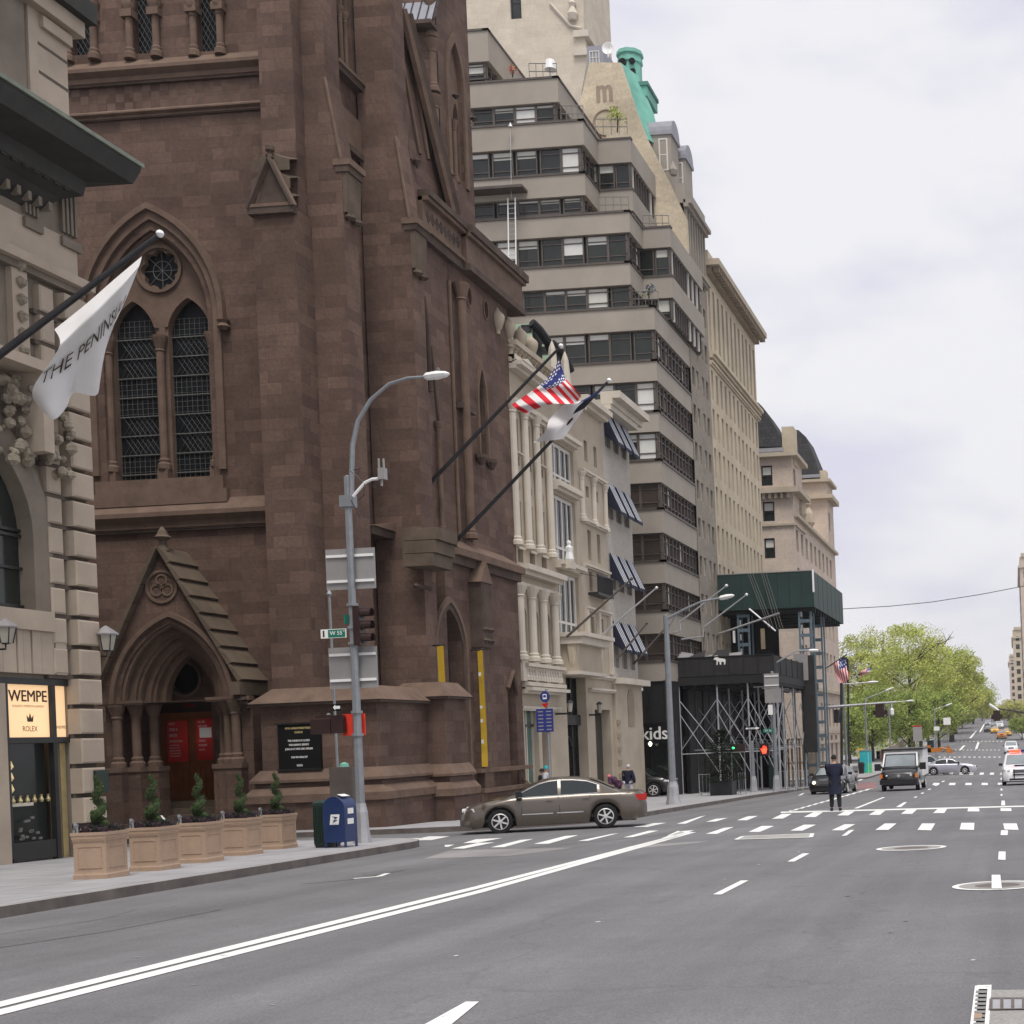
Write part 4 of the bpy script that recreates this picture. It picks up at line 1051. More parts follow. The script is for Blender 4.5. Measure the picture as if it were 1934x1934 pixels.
for s2 in (-1, 1):
 p0, p1 = Vector((gc + s2 * gh, YA - .2, z1 - .02)), Vector((gc, YA - .2, z2 - .15))
 mb.path([p0, p1], .07, 6, 'brown_dark'); mb.path([p0 + Vector((0, .12, .02)), p1 + Vector((0, .12, .02))], .09, 6, 'brown_trim')
mb.mesh([(gc - gh * .8, YA - .1, z1), (gc + gh * .8, YA - .1, z1), (gc, YA - .1, z2 - .3)], [(0, 1, 2)], 'brown_dark')
mb.box(gc - gh, gc + gh, YA - .2, YA + .1, z1 - .2, z1 + .02, 'brown_dark'); mb.box(gc - gh, gc + gh, YA - .22, YA - .02, z1, z1 + .1, 'brown_trim')
mb.lathe([(.1, 0), (.06, .15), (.14, .22), (.12, .35), (.03, .42)], (gc + .05, YA - .15, z2 - .2), 7, 'brown_dark')
mb.build('buttress_gablet', church)
# ---- tower corner, east wall and the two east buttresses
def ebut(Yf, thick, xw, x_low, x_high, zcap, z_hi, name, capname, capx):
 mb = MB('brownstone')
 lo = x_low; hi = x_high
 outl = [(xw, zp - .3), (lo, zp - .3), (lo, zcap), (hi, z_hi), (hi, ZT), (xw, ZT)]
 mb.slab('S', Yf, thick, outl, [], back=True); mb.build(name, church)
 mb = MB('brown_cap')
 p0, p1 = Vector((hi, Yf - .03, z_hi)), Vector((lo, Yf - .03, zcap + .5))
 mb.path([p0, p1], .05, 6, 'brown_trim')
 mb.box(lo - .25, lo + .30, Yf - .06, Yf + thick + .06, zcap + .30, zcap + .50, 'brown_trim'); mb.box(lo - .2, lo + .22, Yf - .03, Yf + thick + .03, zcap + .1, zcap + .30, 'brown_dark')
 mb.mesh([(lo - .3, Yf + .02, zcap + .1), (lo + .16, Yf + .02, zcap + .1), (lo + .16, Yf + thick, zcap + .1), (lo - .3, Yf + thick, zcap + .1), (lo + .02, Yf + .02, zcap - 1.15), (lo + .1, Yf + .02, zcap - 1.15), (lo + .1, Yf + thick, zcap - 1.15), (lo + .02, Yf + thick, zcap - 1.15)], [(0, 1, 5, 4), (1, 2, 6, 5), (0, 4, 7, 3)])
 for k in range(4): mb.lathe([(.03, -.1), (.13, 0), (.04, .12)], (lo + .12, Yf + .1 + k * thick / 4, zcap - 1.3 + .06 * (k % 2)), 7, 'brown_dark')
 mb.build(capname, church)
lo1 = sx(665, YCn, 800); hi1 = sx(641, YCn, 800)
ebut(YCn, .9, sx(560, YCn, 800), lo1, hi1, sz(330, YCn, 650), sz(150, YCn, 570), 'corner_buttress', 'buttress_cap', 0)
lo2 = sx(789, YB, 800); hi2 = sx(770, YB, 800)
ebut(YB, .9, sx(700, YB, 800), lo2, hi2, sz(440, YB, 770), sz(262, YB, 700), 'north_buttress', 'buttress_cap', 0)
mb = MB('brownstone'); xe = hi1 - .35
zl0, zl1, zla = E(660, 150, xe)[1], E(655, 20, xe)[1], E(650, -40, xe)[1]
ya, yb_ = YCn + .9, YB
hole = rect(ya + .25, yb_ - .12, zl0, zla)
mb.slab('E', xe, .8, rect(YCn + .06, YB + 1, zp - .3, ZT), [hole]); mb.build('tower_east_wall', church)
mb = MB('brown_trim')
for k in range(4): column(mb, xe - .12 - .04 * (k % 2), ya + .33 + (yb_ - ya - .5) * k / 3, zl0, zl1, .075, .35)
for k in range(3):
 c_ = ya + .33 + (yb_ - ya - .5) * (k + .5) / 3; hw = (yb_ - ya - .5) / 6
 mb.slab('E', xe - .05, .3, rect(c_ - hw, c_ + hw, zl1, zla), [arch(c_, hw * .8, zl1 + .001, zl1 + .1, zl1 + 1.0, 6)])
mb.box(xe, xe + .3, ya, yb_, zl0 - .28, zl0 - .05, 'brown_dark'); mb.box(xe, xe + .38, ya, yb_, zl0 - .1, zl0, 'brown_trim')
z = E(670, 290, xe)[1]; mb.box(xe, xe + .22, ya, yb_, z - .2, z, 'brown_dark'); mb.box(xe, xe + .15, ya, yb_, z, z + 1.1, 'brown_trim')
mb.build('belfry_arcade', church)
mb = MB('leaded_glass'); mb.box(xe - .7, xe - .6, ya, yb_, zl0, zla); mb.build('belfry_glass', church)
mb = MB('brown_trim')   # little roofed hood low on the east wall
z = E(700, 1000, xe)[1]; wedge(mb, xe, xe + .8, ya + .2, yb_, z - .1, z + .2); mb.box(xe, xe + .7, ya + .25, yb_, z - .35, z - .1, 'brown_dark'); mb.build('wall_hood', church)
for px_, py_, r_ in ((697, 650, .12),):
 y_, z = E(px_, py_, xe); mb = MB('brown_dark'); mb.lathe([(.03, -.15), (r_, -.05), (r_, .06), (.03, .2)], (xe + .12, y_, z), 8); mb.build('carved_boss', church)
# ---- plinths
def plinth(x0, x1, Yf, xback, name):
 mb = MB('brownstone'); zt = sz(1322, Yf, 620); z_s = sz(1296, Yf, 620); zm = sz(1455, Yf, 620); zm2 = sz(1470, Yf, 620); zb_ = sz(1497, Yf, 620)
 def lay(e, za, zb2, mat=None): mb.box(x0 - e, x1 + e, Yf - e, YB + 1.2, za, zb2, mat)
 def slope(e0, e1, za, zb2, mat):
  q = lambda e, z: [(x0 - e, Yf - e, z), (x1 + e, Yf - e, z), (x1 + e, YB + 1.2, z)]
  A, B = q(e0, za), q(e1, zb2); mb.mesh(A + B, [(0, 1, 4, 3), (1, 2, 5, 4)], mat)
 lay(.0, zm - .02, zt - .1); lay(.22, zt - .12, zt - .04, 'brown_dark'); slope(.26, -.25, zt - .04, z_s, 'brown_trim')
 lay(.16, zb_ - .3, zm2 - .1, None); slope(.28, .06, zm2, zm + .06, 'brown_trim'); lay(.28, zm2 - .08, zm2, 'brown_trim'); 
 slope(.42, .2, zb_ - .02, zb_ + .2, 'brown_trim'); lay(.42, zb_ - .25, zb_ - .02, 'brown_trim'); lay(.34, GB - .4, zb_ - .2)
 mb.build(name, church)
plinth(sx(503, YA, 1400), sx(721, YA, 1400), YA - .25, 0, 'corner_plinth')
plinth(sx(745, YB - .5, 1400), sx(842, YB - .5, 1400), YB - .5, 0, 'north_plinth')
mb = MB('brownstone'); mb.box(sx(440, YW, 1400), sx(520, YW, 1400), YW - .35, YW + .2, GB, sz(1330, YW, 480)); mb.build('plinth_link', church)
# ---- avenue front
def EF(x, y, X=XF): return E(x, y, X)
zg = gz(45) - .3
yA = EF(812, 1000)[0]; yGab = EF(846, 412); yN0 = EF(874, 417); yN1 = EF(985, 1300)[0]
g0 = EF(745, 0)
sl = (g0[1] - yGab[1]) / (g0[0] - yGab[0])
pk = yGab[1] + sl * (yA - .8 - yGab[0])
mb = MB('brownstone')
dz0, dz1, dza = EF(855, 1500)[1], EF(862, 1225)[1], EF(846, 1143)[1]
dch = (EF(882, 1300)[0] - EF(838, 1300)[0]) / 2; dcc = EF(838, 1300)[0] + dch
gwall = [(yA - .8, zg), (yGab[0], zg), (yGab[0], yGab[1]), (yA - .8, pk)]
mb.slab('E', XF, .8, gwall, [])
for (px_, py0, py1) in ((800, 380, 880),):
 pass
mb.build('nave_gable_wall', church)
mb = MB('brown_dark')
for d, w_, m_ in ((.0, .22, 'brown_dark'), (.3, .16, 'brown_trim')):
 n = 1; p0 = Vector((XF + .28, yGab[0] - .0 - d, yGab[1] + .1)); p1 = Vector((XF + .28, yA - .8 - d, pk + .1)); mb.path([p0, p1], w_, 6, m_)
mb.face([(XF + .1, yGab[0] + .2, yGab[1]), (XF + .1, yA - .6, pk + .2), (XF - 8, yA - .6, pk + .2), (XF - 8, yGab[0] + .2, yGab[1])], 'slate')
for q, (t0, t1) in enumerate((((768, 60), (806, 300)), ((757, 110), (790, 290)), ((749, 130), (772, 300)))):
 a = EF(*t0); b = EF(*t1); mb.path([(XF + .05, a[0], a[1]), (XF + .05, b[0], b[1])], .07, 6, 'brown_trim'); mb.path([(XF + .02, a[0] + .12, a[1]), (XF + .02, b[0] + .12, b[1])], .05, 6, 'leaded_glass')
c_ = EF(780, 305); mb.lathe([(.03, -.25), (.16, 0), (.04, .1)], (XF + .15, c_[0], c_[1]), 7, 'brown_dark')
mb.build('gable_coping', church)
# frieze and aisle wall
mb = MB('brownstone'); zcn = EF(851, 424)[1]
holes = [circle(EF(x, y)[0], EF(x, y)[1], .2, 12, 1.7) for x, y in ((884, 560), (916, 585))]
lw_c, lw_z = EF(910, 800), EF(910, 860)
lwh = .36
lanc = arch(EF(909, 800)[0], lwh, EF(909, 868)[1], EF(909, 760)[1], EF(909, 700)[1], 10)
doorE = arch(dcc, dch, dz0 - .3, dz1, dza, 12)
XN = XF + .02
mb.slab('E', XN, .8, rect(yGab[0] - .2, yN1, zg, zcn - .5), holes + [lanc])
mb.box(XF - 4, XN - .8, yGab[0], yN1, zg, zcn - .6, 'brown_dark')
mb.build('front_wall', church)
mb = MB('brown_trim')
yj = EF(862, 420)[0]; X2 = XF + .35
zb0 = EF(791, 434)[1]; zt0 = EF(780, 352)[1]
mb.box(XF - .3, XF + .30, yA + .1, yj, zb0, zb0 + .14); mb.box(XF - .3, XF + .16, yA + .1, yj, zb0 + .14, zt0 - .2)
mb.box(XF - .3, XF + .45, yA + .1, yj, zt0 - .2, zt0 + .02, 'brown_dark'); mb.box(XF - .3, XF + .36, yA + .1, yj, zt0 - .34, zt0 - .2, 'brown_trim')
mb.box(XF - .3, XF + .2, yA + .1, yj, zb0 - .3, zb0, 'brown_dark')
n = 8
for k in range(n):
 c_ = yA + .35 + (yj - yA - .5) * (k + .5) / n; hz = (zt0 - zb0 - .34) / 2; z = zb0 + .1 + hz
 for dy, dzz in ((0, .13), (0, -.13), (.1, 0), (-.1, 0)): mb.lathe([(.085, -.0), (.085, .02)], (XF + .155, c_ + dy, z + dzz), 10, 'brown_dark', 'X')
yk = EF(985, 900)[0]
mb.box(XF - .3, X2 + .12, yj, yk, zb0 - .3, zb0 - .05, 'brown_dark'); mb.box(XF - .3, X2, yj, yk, zb0 - .05, zt0 - .3, 'brown_trim')
mb.box(XF - .3, X2 + .25, yj, yk + .15, zt0 - .28, zt0 + .02, 'brown_dark'); mb.box(XF - .3, X2 + .15, yj, yk + .08, zt0 - .42, zt0 - .28, 'brown_trim')
for k in range(2): mb.box(XF - .6, X2 - .1 - .25 * k, yj, yk - .2, zt0 + .02 + .25 * k, zt0 + .22 + .25 * k, 'brown_cap')
mb.build('cornice_frieze', church)
mb = MB('copper_green'); mb.box(XF - .5, XF - .1, EF(846, 400)[0], EF(862, 400)[0], zt0, zt0 + .9, 'white_paint'); mb.build('lightwell', church)
mb = MB('brown_trim')
ycol = EF(867, 800)[0]; column(mb, XF + .28, ycol, EF(880, 1020)[1], EF(866, 545)[1], .16, .6)
for dy in (-.5, .35, .65): mb.path([(XF + .06, ycol + dy, EF(880, 1020)[1]), (XF + .06, ycol + dy, EF(866, 545)[1])], .06, 6)
for h_ in holes: mb.slab('E', XF + .06, .06, [(c0 + (p[0] - c0) * 1.35, z0 + (p[1] - z0) * 1.25) for p in h_ for c0, z0 in [((h_[0][0] + h_[6][0]) / 2, (h_[3][1] + h_[9][1]) / 2)]], [h_])
ring(mb, 'E', XF + .12, .12, EF(909, 800)[0], lwh + .14, lwh, EF(909, 868)[1], EF(909, 760)[1], EF(909, 700)[1] + .25, EF(909, 700)[1])
z = EF(870, 765)[1]; mb.box(XF, XF + .28, ycol - .3, ycol + 1.0, z - .22, z, 'brown_dark')
for dy in (-.5, .5): mb.lathe([(.08, -.3), (.22, -.05), (.22, .08), (.1, .1)], (XF + .2, EF(909, 868)[0] + dy, EF(909, 868)[1]), 8, 'brown_dark')
for px_, py_ in ((795, 880), ): pass
ya0 = EF(822, 900)[0]
column(mb, XF + .12, ya0 + .15, EF(822, 1010)[1], EF(808, 790)[1], .08, .35)
mb.path([(XF + .05, ya0, EF(790, 640)[1]), (XF + .05, ya0 + .4, EF(808, 800)[1])], .05, 6, 'brown_dark')
mb.path([(XF + .05, EF(797, 560)[0], EF(797, 560)[1]), (XF + .05, EF(806, 640)[0], EF(806, 640)[1]), (XF + .05, EF(811, 740)[0], EF(811, 740)[1])], .09, 8, 'brown_dark')
mb.build('wall_shafts', church)
mb = MB('leaded_glass'); mb.slab('E', XF - .3, 0, lanc); mb.build('lancet_window', church)
# lower stage: string course, porch, doorways
X3 = XF + .55; zs3 = EF(900, 1045, X3)[1]
mb = MB('brownstone')
yp0, yp1 = E(828, 1300, X3)[0], E(985, 1300, X3)[0]
hE = arch(E(852, 1300, X3)[0], (E(877, 1300, X3)[0] - E(829, 1300, X3)[0]) / 2, zg, E(858, 1235, X3)[1], E(846, 1150, X3)[1], 12)
side = arch(E(966, 1300, X3)[0], .42, zg, E(966, 1300, X3)[1], E(966, 1275, X3)[1], 8)
mb.slab('E', X3, 1.4, rect(yA - .2, yp1, zg - .5, zs3), [[(p[0], max(p[1], zg - .4)) for p in hE], [(p[0], max(p[1], zg - .4)) for p in side]])
mb.build('porch_wall', church)
mb = MB('brown_trim'); 
mb.mesh([(X3 + .35, yA + .2, zs3 - .1), (X3 + .35, yp1, zs3 - .1), (XF, yp1, zs3 + .45), (XF, yA + .2, zs3 + .45)], [(0, 1, 2, 3)]); mb.box(XF, X3 + .35, yA + .2, yp1, zs3 - .35, zs3 - .1); mb.box(XF, X3 + .18, yA + .2, yp1, zs3 - .65, zs3 - .35, 'brown_dark')
a, b = E(818, 1060, X3 + .8)[0], E(850, 1060, X3 + .8)[0]
for k in range(3): mb.box(X3 - .2, X3 + 1.0 - .1 * k, a, b + .2, zs3 + .1 - .42 * k, zs3 - .3 - .42 * k, 'brown_cap')
for k in range(9): mb.lathe([(.03, -.08), (.09, 0), (.03, .08)], (X3 + .1, a + .2 + k * .13, zs3 - 1.75), 6, 'brown_dark')
hc, hh, hs, ha = E(852, 1300, X3)[0], (E(877, 1300, X3)[0] - E(829, 1300, X3)[0]) / 2, E(858, 1235, X3)[1], E(846, 1150, X3)[1]
for d, e, m_ in ((.12, .3, 'brown_trim'), (.06, .14, 'brown_dark')):
 mb.slab('E', X3 + d, d, arch(hc, hh + e, zg, hs, ha + e * 1.4, 12), [arch(hc, hh + e - .14, zg + .001, hs, ha + e * 1.4 - .2, 12)], m_)
pb1, pb2 = E(893, 1300, X3)[0], E(912, 1300, X3)[0]
z0p, z1p = E(905, 1090, X3)[1], E(905, 1225, X3)[1]
mb.box(X3, X3 + .45, pb1, pb2, z1p, z0p - .3, 'brown_dark')
mb.mesh([(X3, pb1 - .1, z0p - .3), (X3 + .5, pb1 - .1, z0p - .3), (X3 + .5, pb2 + .1, z0p - .3), (X3, pb2 + .1, z0p - .3), (X3 + .5, (pb1 + pb2) / 2, z0p + .5), (X3, (pb1 + pb2) / 2, z0p + .5)], [(1, 2, 4), (0, 1, 4, 5), (2, 3, 5, 4)], 'brown_trim')
for k in range(6): mb.lathe([(.04, -.1), (.13, 0), (.04, .1)], (X3 + .45, pb1 + .2 + (pb2 - pb1) * (k % 3) / 3, z1p + .25 + .4 * (k // 3)), 6, 'brown_dark')
mb.box(X3, X3 + .3, pb1 + .05, pb2 - .05, zg, z1p, 'brownstone'); mb.lathe([(.1, 0), (.1, 3.2)], (X3 + .3, pb1 + .15, z1p - 3.2), 8)
for z, e in ((E(900, 1452, X3)[1], .34), (E(900, 1490, X3)[1], .45)): mb.box(X3, X3 + e, hc + hh + .4, yp1, z - .15, z)
mb.box(X3, X3 + .35, hc + hh + .4, yp1, zg - .3, E(900, 1492, X3)[1], 'brownstone')
mb.path([(X3 + .06, hh * 0 + E(956, 1300, X3)[0], E(956, 1300, X3)[1]), (X3 + .06, E(966, 1270, X3)[0], E(966, 1268, X3)[1]), (X3 + .06, E(976, 1310, X3)[0], E(976, 1312, X3)[1])], .09, 6, 'brown_trim')
mb.build('porch', church)
mb = MB('leaded_glass'); mb.box(XF + .03, XF + .07, hc - hh - .1, hc + hh + .1, zg, ha); mb.build('porch_shade_panel', church); mb = MB('leaded_glass'); mb.box(XF + .03, XF + .07, E(966, 1300, X3)[0] - .5, E(966, 1300, X3)[0] + .5, zg, E(966, 1270, X3)[1]); mb.build('side_door', church)  # porch arch: dark sheet stands in for the shade of a deep recess
# north tower behind the gable
XN2 = -21.6; yn = E(822, 300, XN2)[0]; yn2 = E(897, 400, XN2)[0]; zr = E(850, -130, XN2)[1]
xw = sx(740, yn, 200)
mb = MB('brownstone'); 
lc, lh = E(862, 250, XN2)[0], (E(876, 250, XN2)[0] - E(850, 250, XN2)[0]) / 2
lanN = arch(lc, lh, E(866, 345, XN2)[1], E(860, 160, XN2)[1], E(857, 82, XN2)[1], 10)
mb.slab('E', XN2, .6, rect(yn + .02, yn2, zt0 - 3, zr), [lanN]); mb.slab('S', yn, .6, rect(xw, XN2, zt0 - 3, zr), [])
mb.build('north_tower', church)
mb = MB('brown_trim')
ring(mb, 'E', XN2 + .1, .12, lc, lh + .25, lh, E(866, 345, XN2)[1], E(860, 160, XN2)[1], E(857, 82, XN2)[1] + .4, E(857, 82, XN2)[1])
column(mb, XN2 + .05, yn + .05, E(830, 280, XN2)[1], E(826, 190, XN2)[1], .14, .5); column(mb, XN2 + .05, yn + .05, E(830, 188, XN2)[1], E(822, 85, XN2)[1], .14, .5); column(mb, XN2 + .05, yn + .05, E(822, 82, XN2)[1], E(818, 5, XN2)[1], .14, .5)
column(mb, XN2 - .1, lc, E(866, 345, XN2)[1], E(863, 230, XN2)[1], .09, .4)
mb.slab('E', XN2 - .15, .2, lanN, [arch(lc - lh / 2, lh * .4, E(866, 345, XN2)[1] + .01, E(863, 225, XN2)[1], E(863, 190, XN2)[1], 6), arch(lc + lh / 2, lh * .4, E(866, 345, XN2)[1] + .01, E(863, 225, XN2)[1], E(863, 190, XN2)[1], 6)])
for px_, py_ in ((852, 182), (886, 225)): q = E(px_, py_, XN2); mb.lathe([(.04, -.12), (.16, 0), (.04, .12)], (XN2 + .2, q[0], q[1]), 7, 'brown_dark')
mb.build('tower_tracery', church)
mb = MB('leaded_glass'); mb.slab('E', XN2 - .45, 0, lanN); mb.build('tower_window', church)
zq = S(785, 45, yn - .3)[1]
mb = MB('slate_grey'); mb.face([(xw - 2, yn - .5, zq), (sx(815, yn - .5, 40), yn - .5, zq), (sx(815, yn - .5, 40), yn + 2, zq + 5), (xw - 2, yn + 2, zq + 5)])
for k in range(5): x = sx(755 + k * 16, yn - .5, 20); mb.path([(x, yn - .52, zq), (x, yn + 2, zq + 5.0)], .03, 4, 'slate')
mb.box(xw - 2, sx(815, yn - .5, 40), yn - .6, yn + .05, zq - .15, zq, 'brown_dark'); mb.build('nave_roof', church)

# ---- things fixed to the church
t = thing('notice_board', 'black church notice board with white lettering beside the porch', 'notice board', (sx(562, YA - .3, 1400), YA - .3, sz(1450, YA - .3, 560)))
yb2 = YA - .38; a, b, c_, d = sx(525, yb2, 1400), sx(604, yb2, 1400), sz(1452, yb2, 560), sz(1368, yb2, 560)
mb = MB('notice_black'); mb.box(a, b, yb2, yb2 + .14, c_, d); mb.box(a - .05, b + .05, yb2 - .04, yb2 + .1, d, d + .05, 'dark_frame'); mb.box(a - .05, b + .05, yb2 - .04, yb2 + .1, c_ - .05, c_, 'dark_frame'); mb.build('board', t)
z = d - .12
for s2, h, m_ in (('FIFTH AVENUE PRESBYTERIAN', .085, 'letter_gold'), ('CHURCH', .085, 'letter_gold'), ('', 0, ''), ('THE CHURCH IS CLOSED', .085, 'letter_white'), ('FOR SUNDAY SERVICE', .085, 'letter_white'), ('JOIN US AT FAPC.ORG ONLINE', .085, 'letter_white'), ('', 0, ''), ('FOR WE WALK BY', .085, 'letter_white'), ('', 0, ''), ('FAITH', .09, 'letter_white')):
 if s2: text(s2, h, (lambda z: lambda u, v, k=0: ((a + b) / 2 + u, yb2 - .003 - k, z + v))(z), m_, 'lettering', t, sx=.72, bold=.003)
 z -= .125
def banner(x0, x1, y0_, y1_, X, label, marks):
 t = thing('yellow_banner', label, 'banner', (X, E(x0, y1_, X)[0], E(x0, y1_, X)[1]), group='yellow banners on the church front')
 xp = X + .62
 a = E(x0, y0_, X + .3)[0]; z0_, z1_ = E(x1, y1_, X + .3)[1], E(x1, y0_, X + .3)[1]
 bw = (x1 - x0) / 2500 * a * .95
 mb = MB('gold_banner'); x_c = SX(x0, a, 1300)
 P = lambda i, j: (x_c + bw * i, a + .05 * math.sin(j * 3 + i), z0_ + (z1_ - z0_) * j)
 for i in range(4):
  for j in range(14): mb.face([P(i / 4, j / 14), P((i + 1) / 4, j / 14), P((i + 1) / 4, (j + 1) / 14), P(i / 4, (j + 1) / 14)])
 mb.build('cloth', t, True)
 mb = MB('black_metal'); mb.tube((X, a, z1_ + .02), (x_c + bw + .05, a, z1_ + .02), .03, n=6); mb.build('bracket', t)
 mb = MB('letter_white')
 for q, s2 in marks: zz = z0_ + (z1_ - z0_) * q; mb.box(x_c + bw * .3, x_c + bw * .7, a - .11, a - .10, zz, zz + s2)
 mb.build('white_marks', t)
banner(828, 843, 1222, 1440, X3, 'long yellow banner half hidden behind the church buttress at the porch', [(.62, .12), (.2, .3)])
banner(904, 916, 1230, 1448, X3, 'long yellow banner with white marks right of the church porch arch', [(.78, .12), (.38, .12), (.2, .14), (.5, .1)])
t = thing('church_sign', 'small white standing sign board at the foot of the church porch', 'sign', (-18.5, 45, gz(45) + .15)); q = G(868, 1520, .15)
Ys_ = 43.9; mb = MB('white_paint'); mb.box(sx(862, Ys_, 1500), sx(873, Ys_, 1500), Ys_, Ys_ + .04, sz(1517, Ys_, 868), sz(1478, Ys_, 868)); mb.build('board', t); mb = MB('black_metal'); mb.box(sx(873, Ys_, 1500), sx(876, Ys_, 1500), Ys_ + .01, Ys_ + .5, sz(1520, Ys_, 868), sz(1482, Ys_, 868)); mb.build('frame', t)
for (p, q, lab) in (((864, 1470), (895, 1485), 'brass handrail at the left of the church porch steps'), ((963, 1472), (986, 1487), 'brass handrail at the church side door, nearer the porch'), ((985, 1470), (1006, 1483), 'brass handrail at the church side door, farther from the porch')):
 Yh = 46.0 if p[0] < 900 else 51.0; a, b = PP(*p, Yh), PP(*q, Yh - .3)
 mb = MB('brass'); mb.path([a, b], .035, 6)
 for c_ in (a, b): mb.path([c_, Vector((c_.x, c_.y, gz(c_.y) + .1))], .02, 6, 'black_metal')
 tag(mb.build('handrail'), lab, 'handrail', 'church handrails')
mb = MB('brown_cap')
for k in range(3): mb.box(X3 - 1.2, X3 + 1.2 - .35 * k, yA + .6, yp1, gz(47) + .1 + .16 * k, gz(47) + .28 + .16 * k)
mb.build('porch_steps', church)

# ---- two flags on the avenue front of the church
def flagthing(name, lab, base, tip, Yb, hoistc, midc, flyc, um, matf, r0=.075):
 t = thing(name, lab, 'flag', tuple(PP(*base, Yb)), group='flags on slanted poles')
 t.location = (0, 0, 0)
 pole(t, PP(*base, Yb), PP(*tip, Yb + .4), r0, .045, rb=.09)
 def f(s, u):
  h_, m_, g_ = smooth_bez(hoistc, s), smooth_bez(midc, s), smooth_bez(flyc, s)
  if u < um: p = [lerp(h_[i], m_[i], u / um) for i in (0, 1)]
  else: p = [lerp(m_[i], g_[i], (u - um) / (1 - um)) for i in (0, 1)]
  return PP(p[0], p[1], Yb + .3 - .35 * u + .14 * math.sin(6 * u + s * 9) * min(1, u * 2))
 cloth(f, 52, 30, 'flag_cloth', t, matf)
 return t
def usa(s, u):
 if u < .4 and s < 7 / 13.0:
  i, j = int(s * 13 / 7 * 9 * 1.0), int(u / .4 * 11)
  a, b = (s * 13 / 7 * 9) % 1, (u / .4 * 11) % 1
  return 'flag_white' if (i + j) % 2 == 0 and abs(a - .5) < .32 and abs(b - .5) < .34 else 'flag_blue'
 return 'flag_red' if int(s * 13) % 2 == 0 else 'flag_white'
flagthing('national_flag', 'red, white and blue striped flag flying from the upper slanted church pole', (812, 912), (1056, 657), EF(812, 912)[0],
   [(1056, 680), (1036, 712), (1008, 736), (966, 764)], [(1069, 716), (1053, 729), (1015, 742), (972, 770)], [(1098, 748), (1083, 762), (1038, 764), (992, 781)], .4, usa)
flagthing('church_flag', 'white and black flag on the lower slanted church pole', (846, 1038), (1147, 722), EF(848, 1035)[0],
   [(1136, 736), (1113, 760), (1094, 785), (1064, 829)], [(1098, 757), (1076, 778), (1066, 800), (1040, 832)], [(1062, 766), (1038, 792), (1030, 815), (1007, 836)], .5,
   lambda s, u: 'flag_blue' if s < .13 and u < .5 else ('flag_black' if u < .34 and .13 < s < .5 else 'flag_white'))

# ---------------------------------------------------------------- town houses between the church and the grey offices
TX = -20.0
def TE(x, y, X=TX): return E(x, y, X)
def zT(x, y, X=TX): return E(x, y, X)[1]
gh_ = gz(60) - .6
A0, A1 = yN1 + .02, TE(1056, 1300)[0]
B1 = TE(1106, 1200)[0]; C1_ = TE(1150, 1150)[0]; C2_ = TE(1202, 1200)[0]
rnd = random.Random(11)
hA = thing('townhouse', 'beige stone townhouse with columns, arched windows, a row of urns and pale green dormers', 'building', (TX, A0, gh_))
bays = [TE(989, 1190)[0], TE(1011, 1190)[0], TE(1033, 1190)[0]]
ztop = zT(1005, 725)
rows = [(zT(1011, 1243), zT(1011, 1150), .36, True), (zT(1011, 1071), zT(1011, 1047), .30, False), (zT(1000, 1040), zT(1000, 955), .27, False), (zT(995, 888), zT(995, 872), .3, False), (zT(990, 862), zT(990, 800), .28, False)]
shopA = rect(TE(992, 1400)[0], TE(1018, 1400)[0], gz(53) + .3, zT(1005, 1340)); shopB = rect(TE(1024, 1400)[0], TE(1040, 1400)[0], gz(53) + .2, zT(1030, 1345))
holes = [shopA, shopB]
for (z0, z1, hw, ar) in rows:
 for b in bays: holes.append(arch(b, hw * 1.25, z0, z1 - .5, z1, 8) if ar else rect(b - hw, b + hw, z0, z1))
mb = MB('beige_stone'); mb.slab('E', TX, .7, rect(A0, A1, gh_, ztop), holes); mb.box(-40, TX - .7, A0 + .02, A1 - .02, gh_, ztop + .5, 'beige_dark'); mb.build('wall', hA)
for (z0, z1, hw, ar) in rows:
 for b in bays: windowpart(hA, 'E', TX, b - hw - .02, b + hw + .02, z0, z1, 'dark_frame' if z1 - z0 < 1 else 'beige_dark', 'window_glass', 1, 2, .05, .3)
mb = MB('green_glass'); mb.box(TX - .35, TX - .3, shopA[0][0], shopA[1][0], shopA[0][1], shopA[2][1], 'green_glass'); mb.box(TX - .5, TX - .45, shopB[0][0], shopB[1][0], shopB[0][1], shopB[2][1], 'window_glass')
for q in (0, .5, 1): y = lerp(shopA[0][0], shopA[1][0], q); mb.box(TX - .3, TX - .22, y - .04, y + .04, shopA[0][1], shopA[2][1], 'beige_light')
mb.box(TX - .3, TX - .2, shopA[0][0], shopA[1][0], zT(1005, 1372), zT(1005, 1372) + .1, 'dark_frame'); mb.build('shop_window', hA)
mb = MB('beige_light')
def ledge(mb, z, h, p, y0_, y1_, mat=None, X=TX):
 mb.box(X, X + p, y0_, y1_, z - h, z, mat); mb.box(X, X + p * .6, y0_, y1_, z - h * 1.8, z - h, mat)
ledge(mb, zT(1015, 1078), .22, .55, A0, A1 + .1); ledge(mb, zT(1015, 1110), .12, .2, A0, A1); ledge(mb, zT(1020, 1257), .14, .4, A0, A1); ledge(mb, zT(1020, 1291), .16, .35, A0, A1); ledge(mb, zT(1010, 1300), .14, .5, A0, A1)
ledge(mb, zT(990, 770), .2, .3, A0, A1); ledge(mb, zT(985, 700), .18, .6, A0, A1); ledge(mb, ztop + .5, .2, .35, A0, A1 + .1)
ledge(mb, zT(1020, 1335), .10, .12, A0, A1)
hb = (bays[1] - bays[0]) / 2
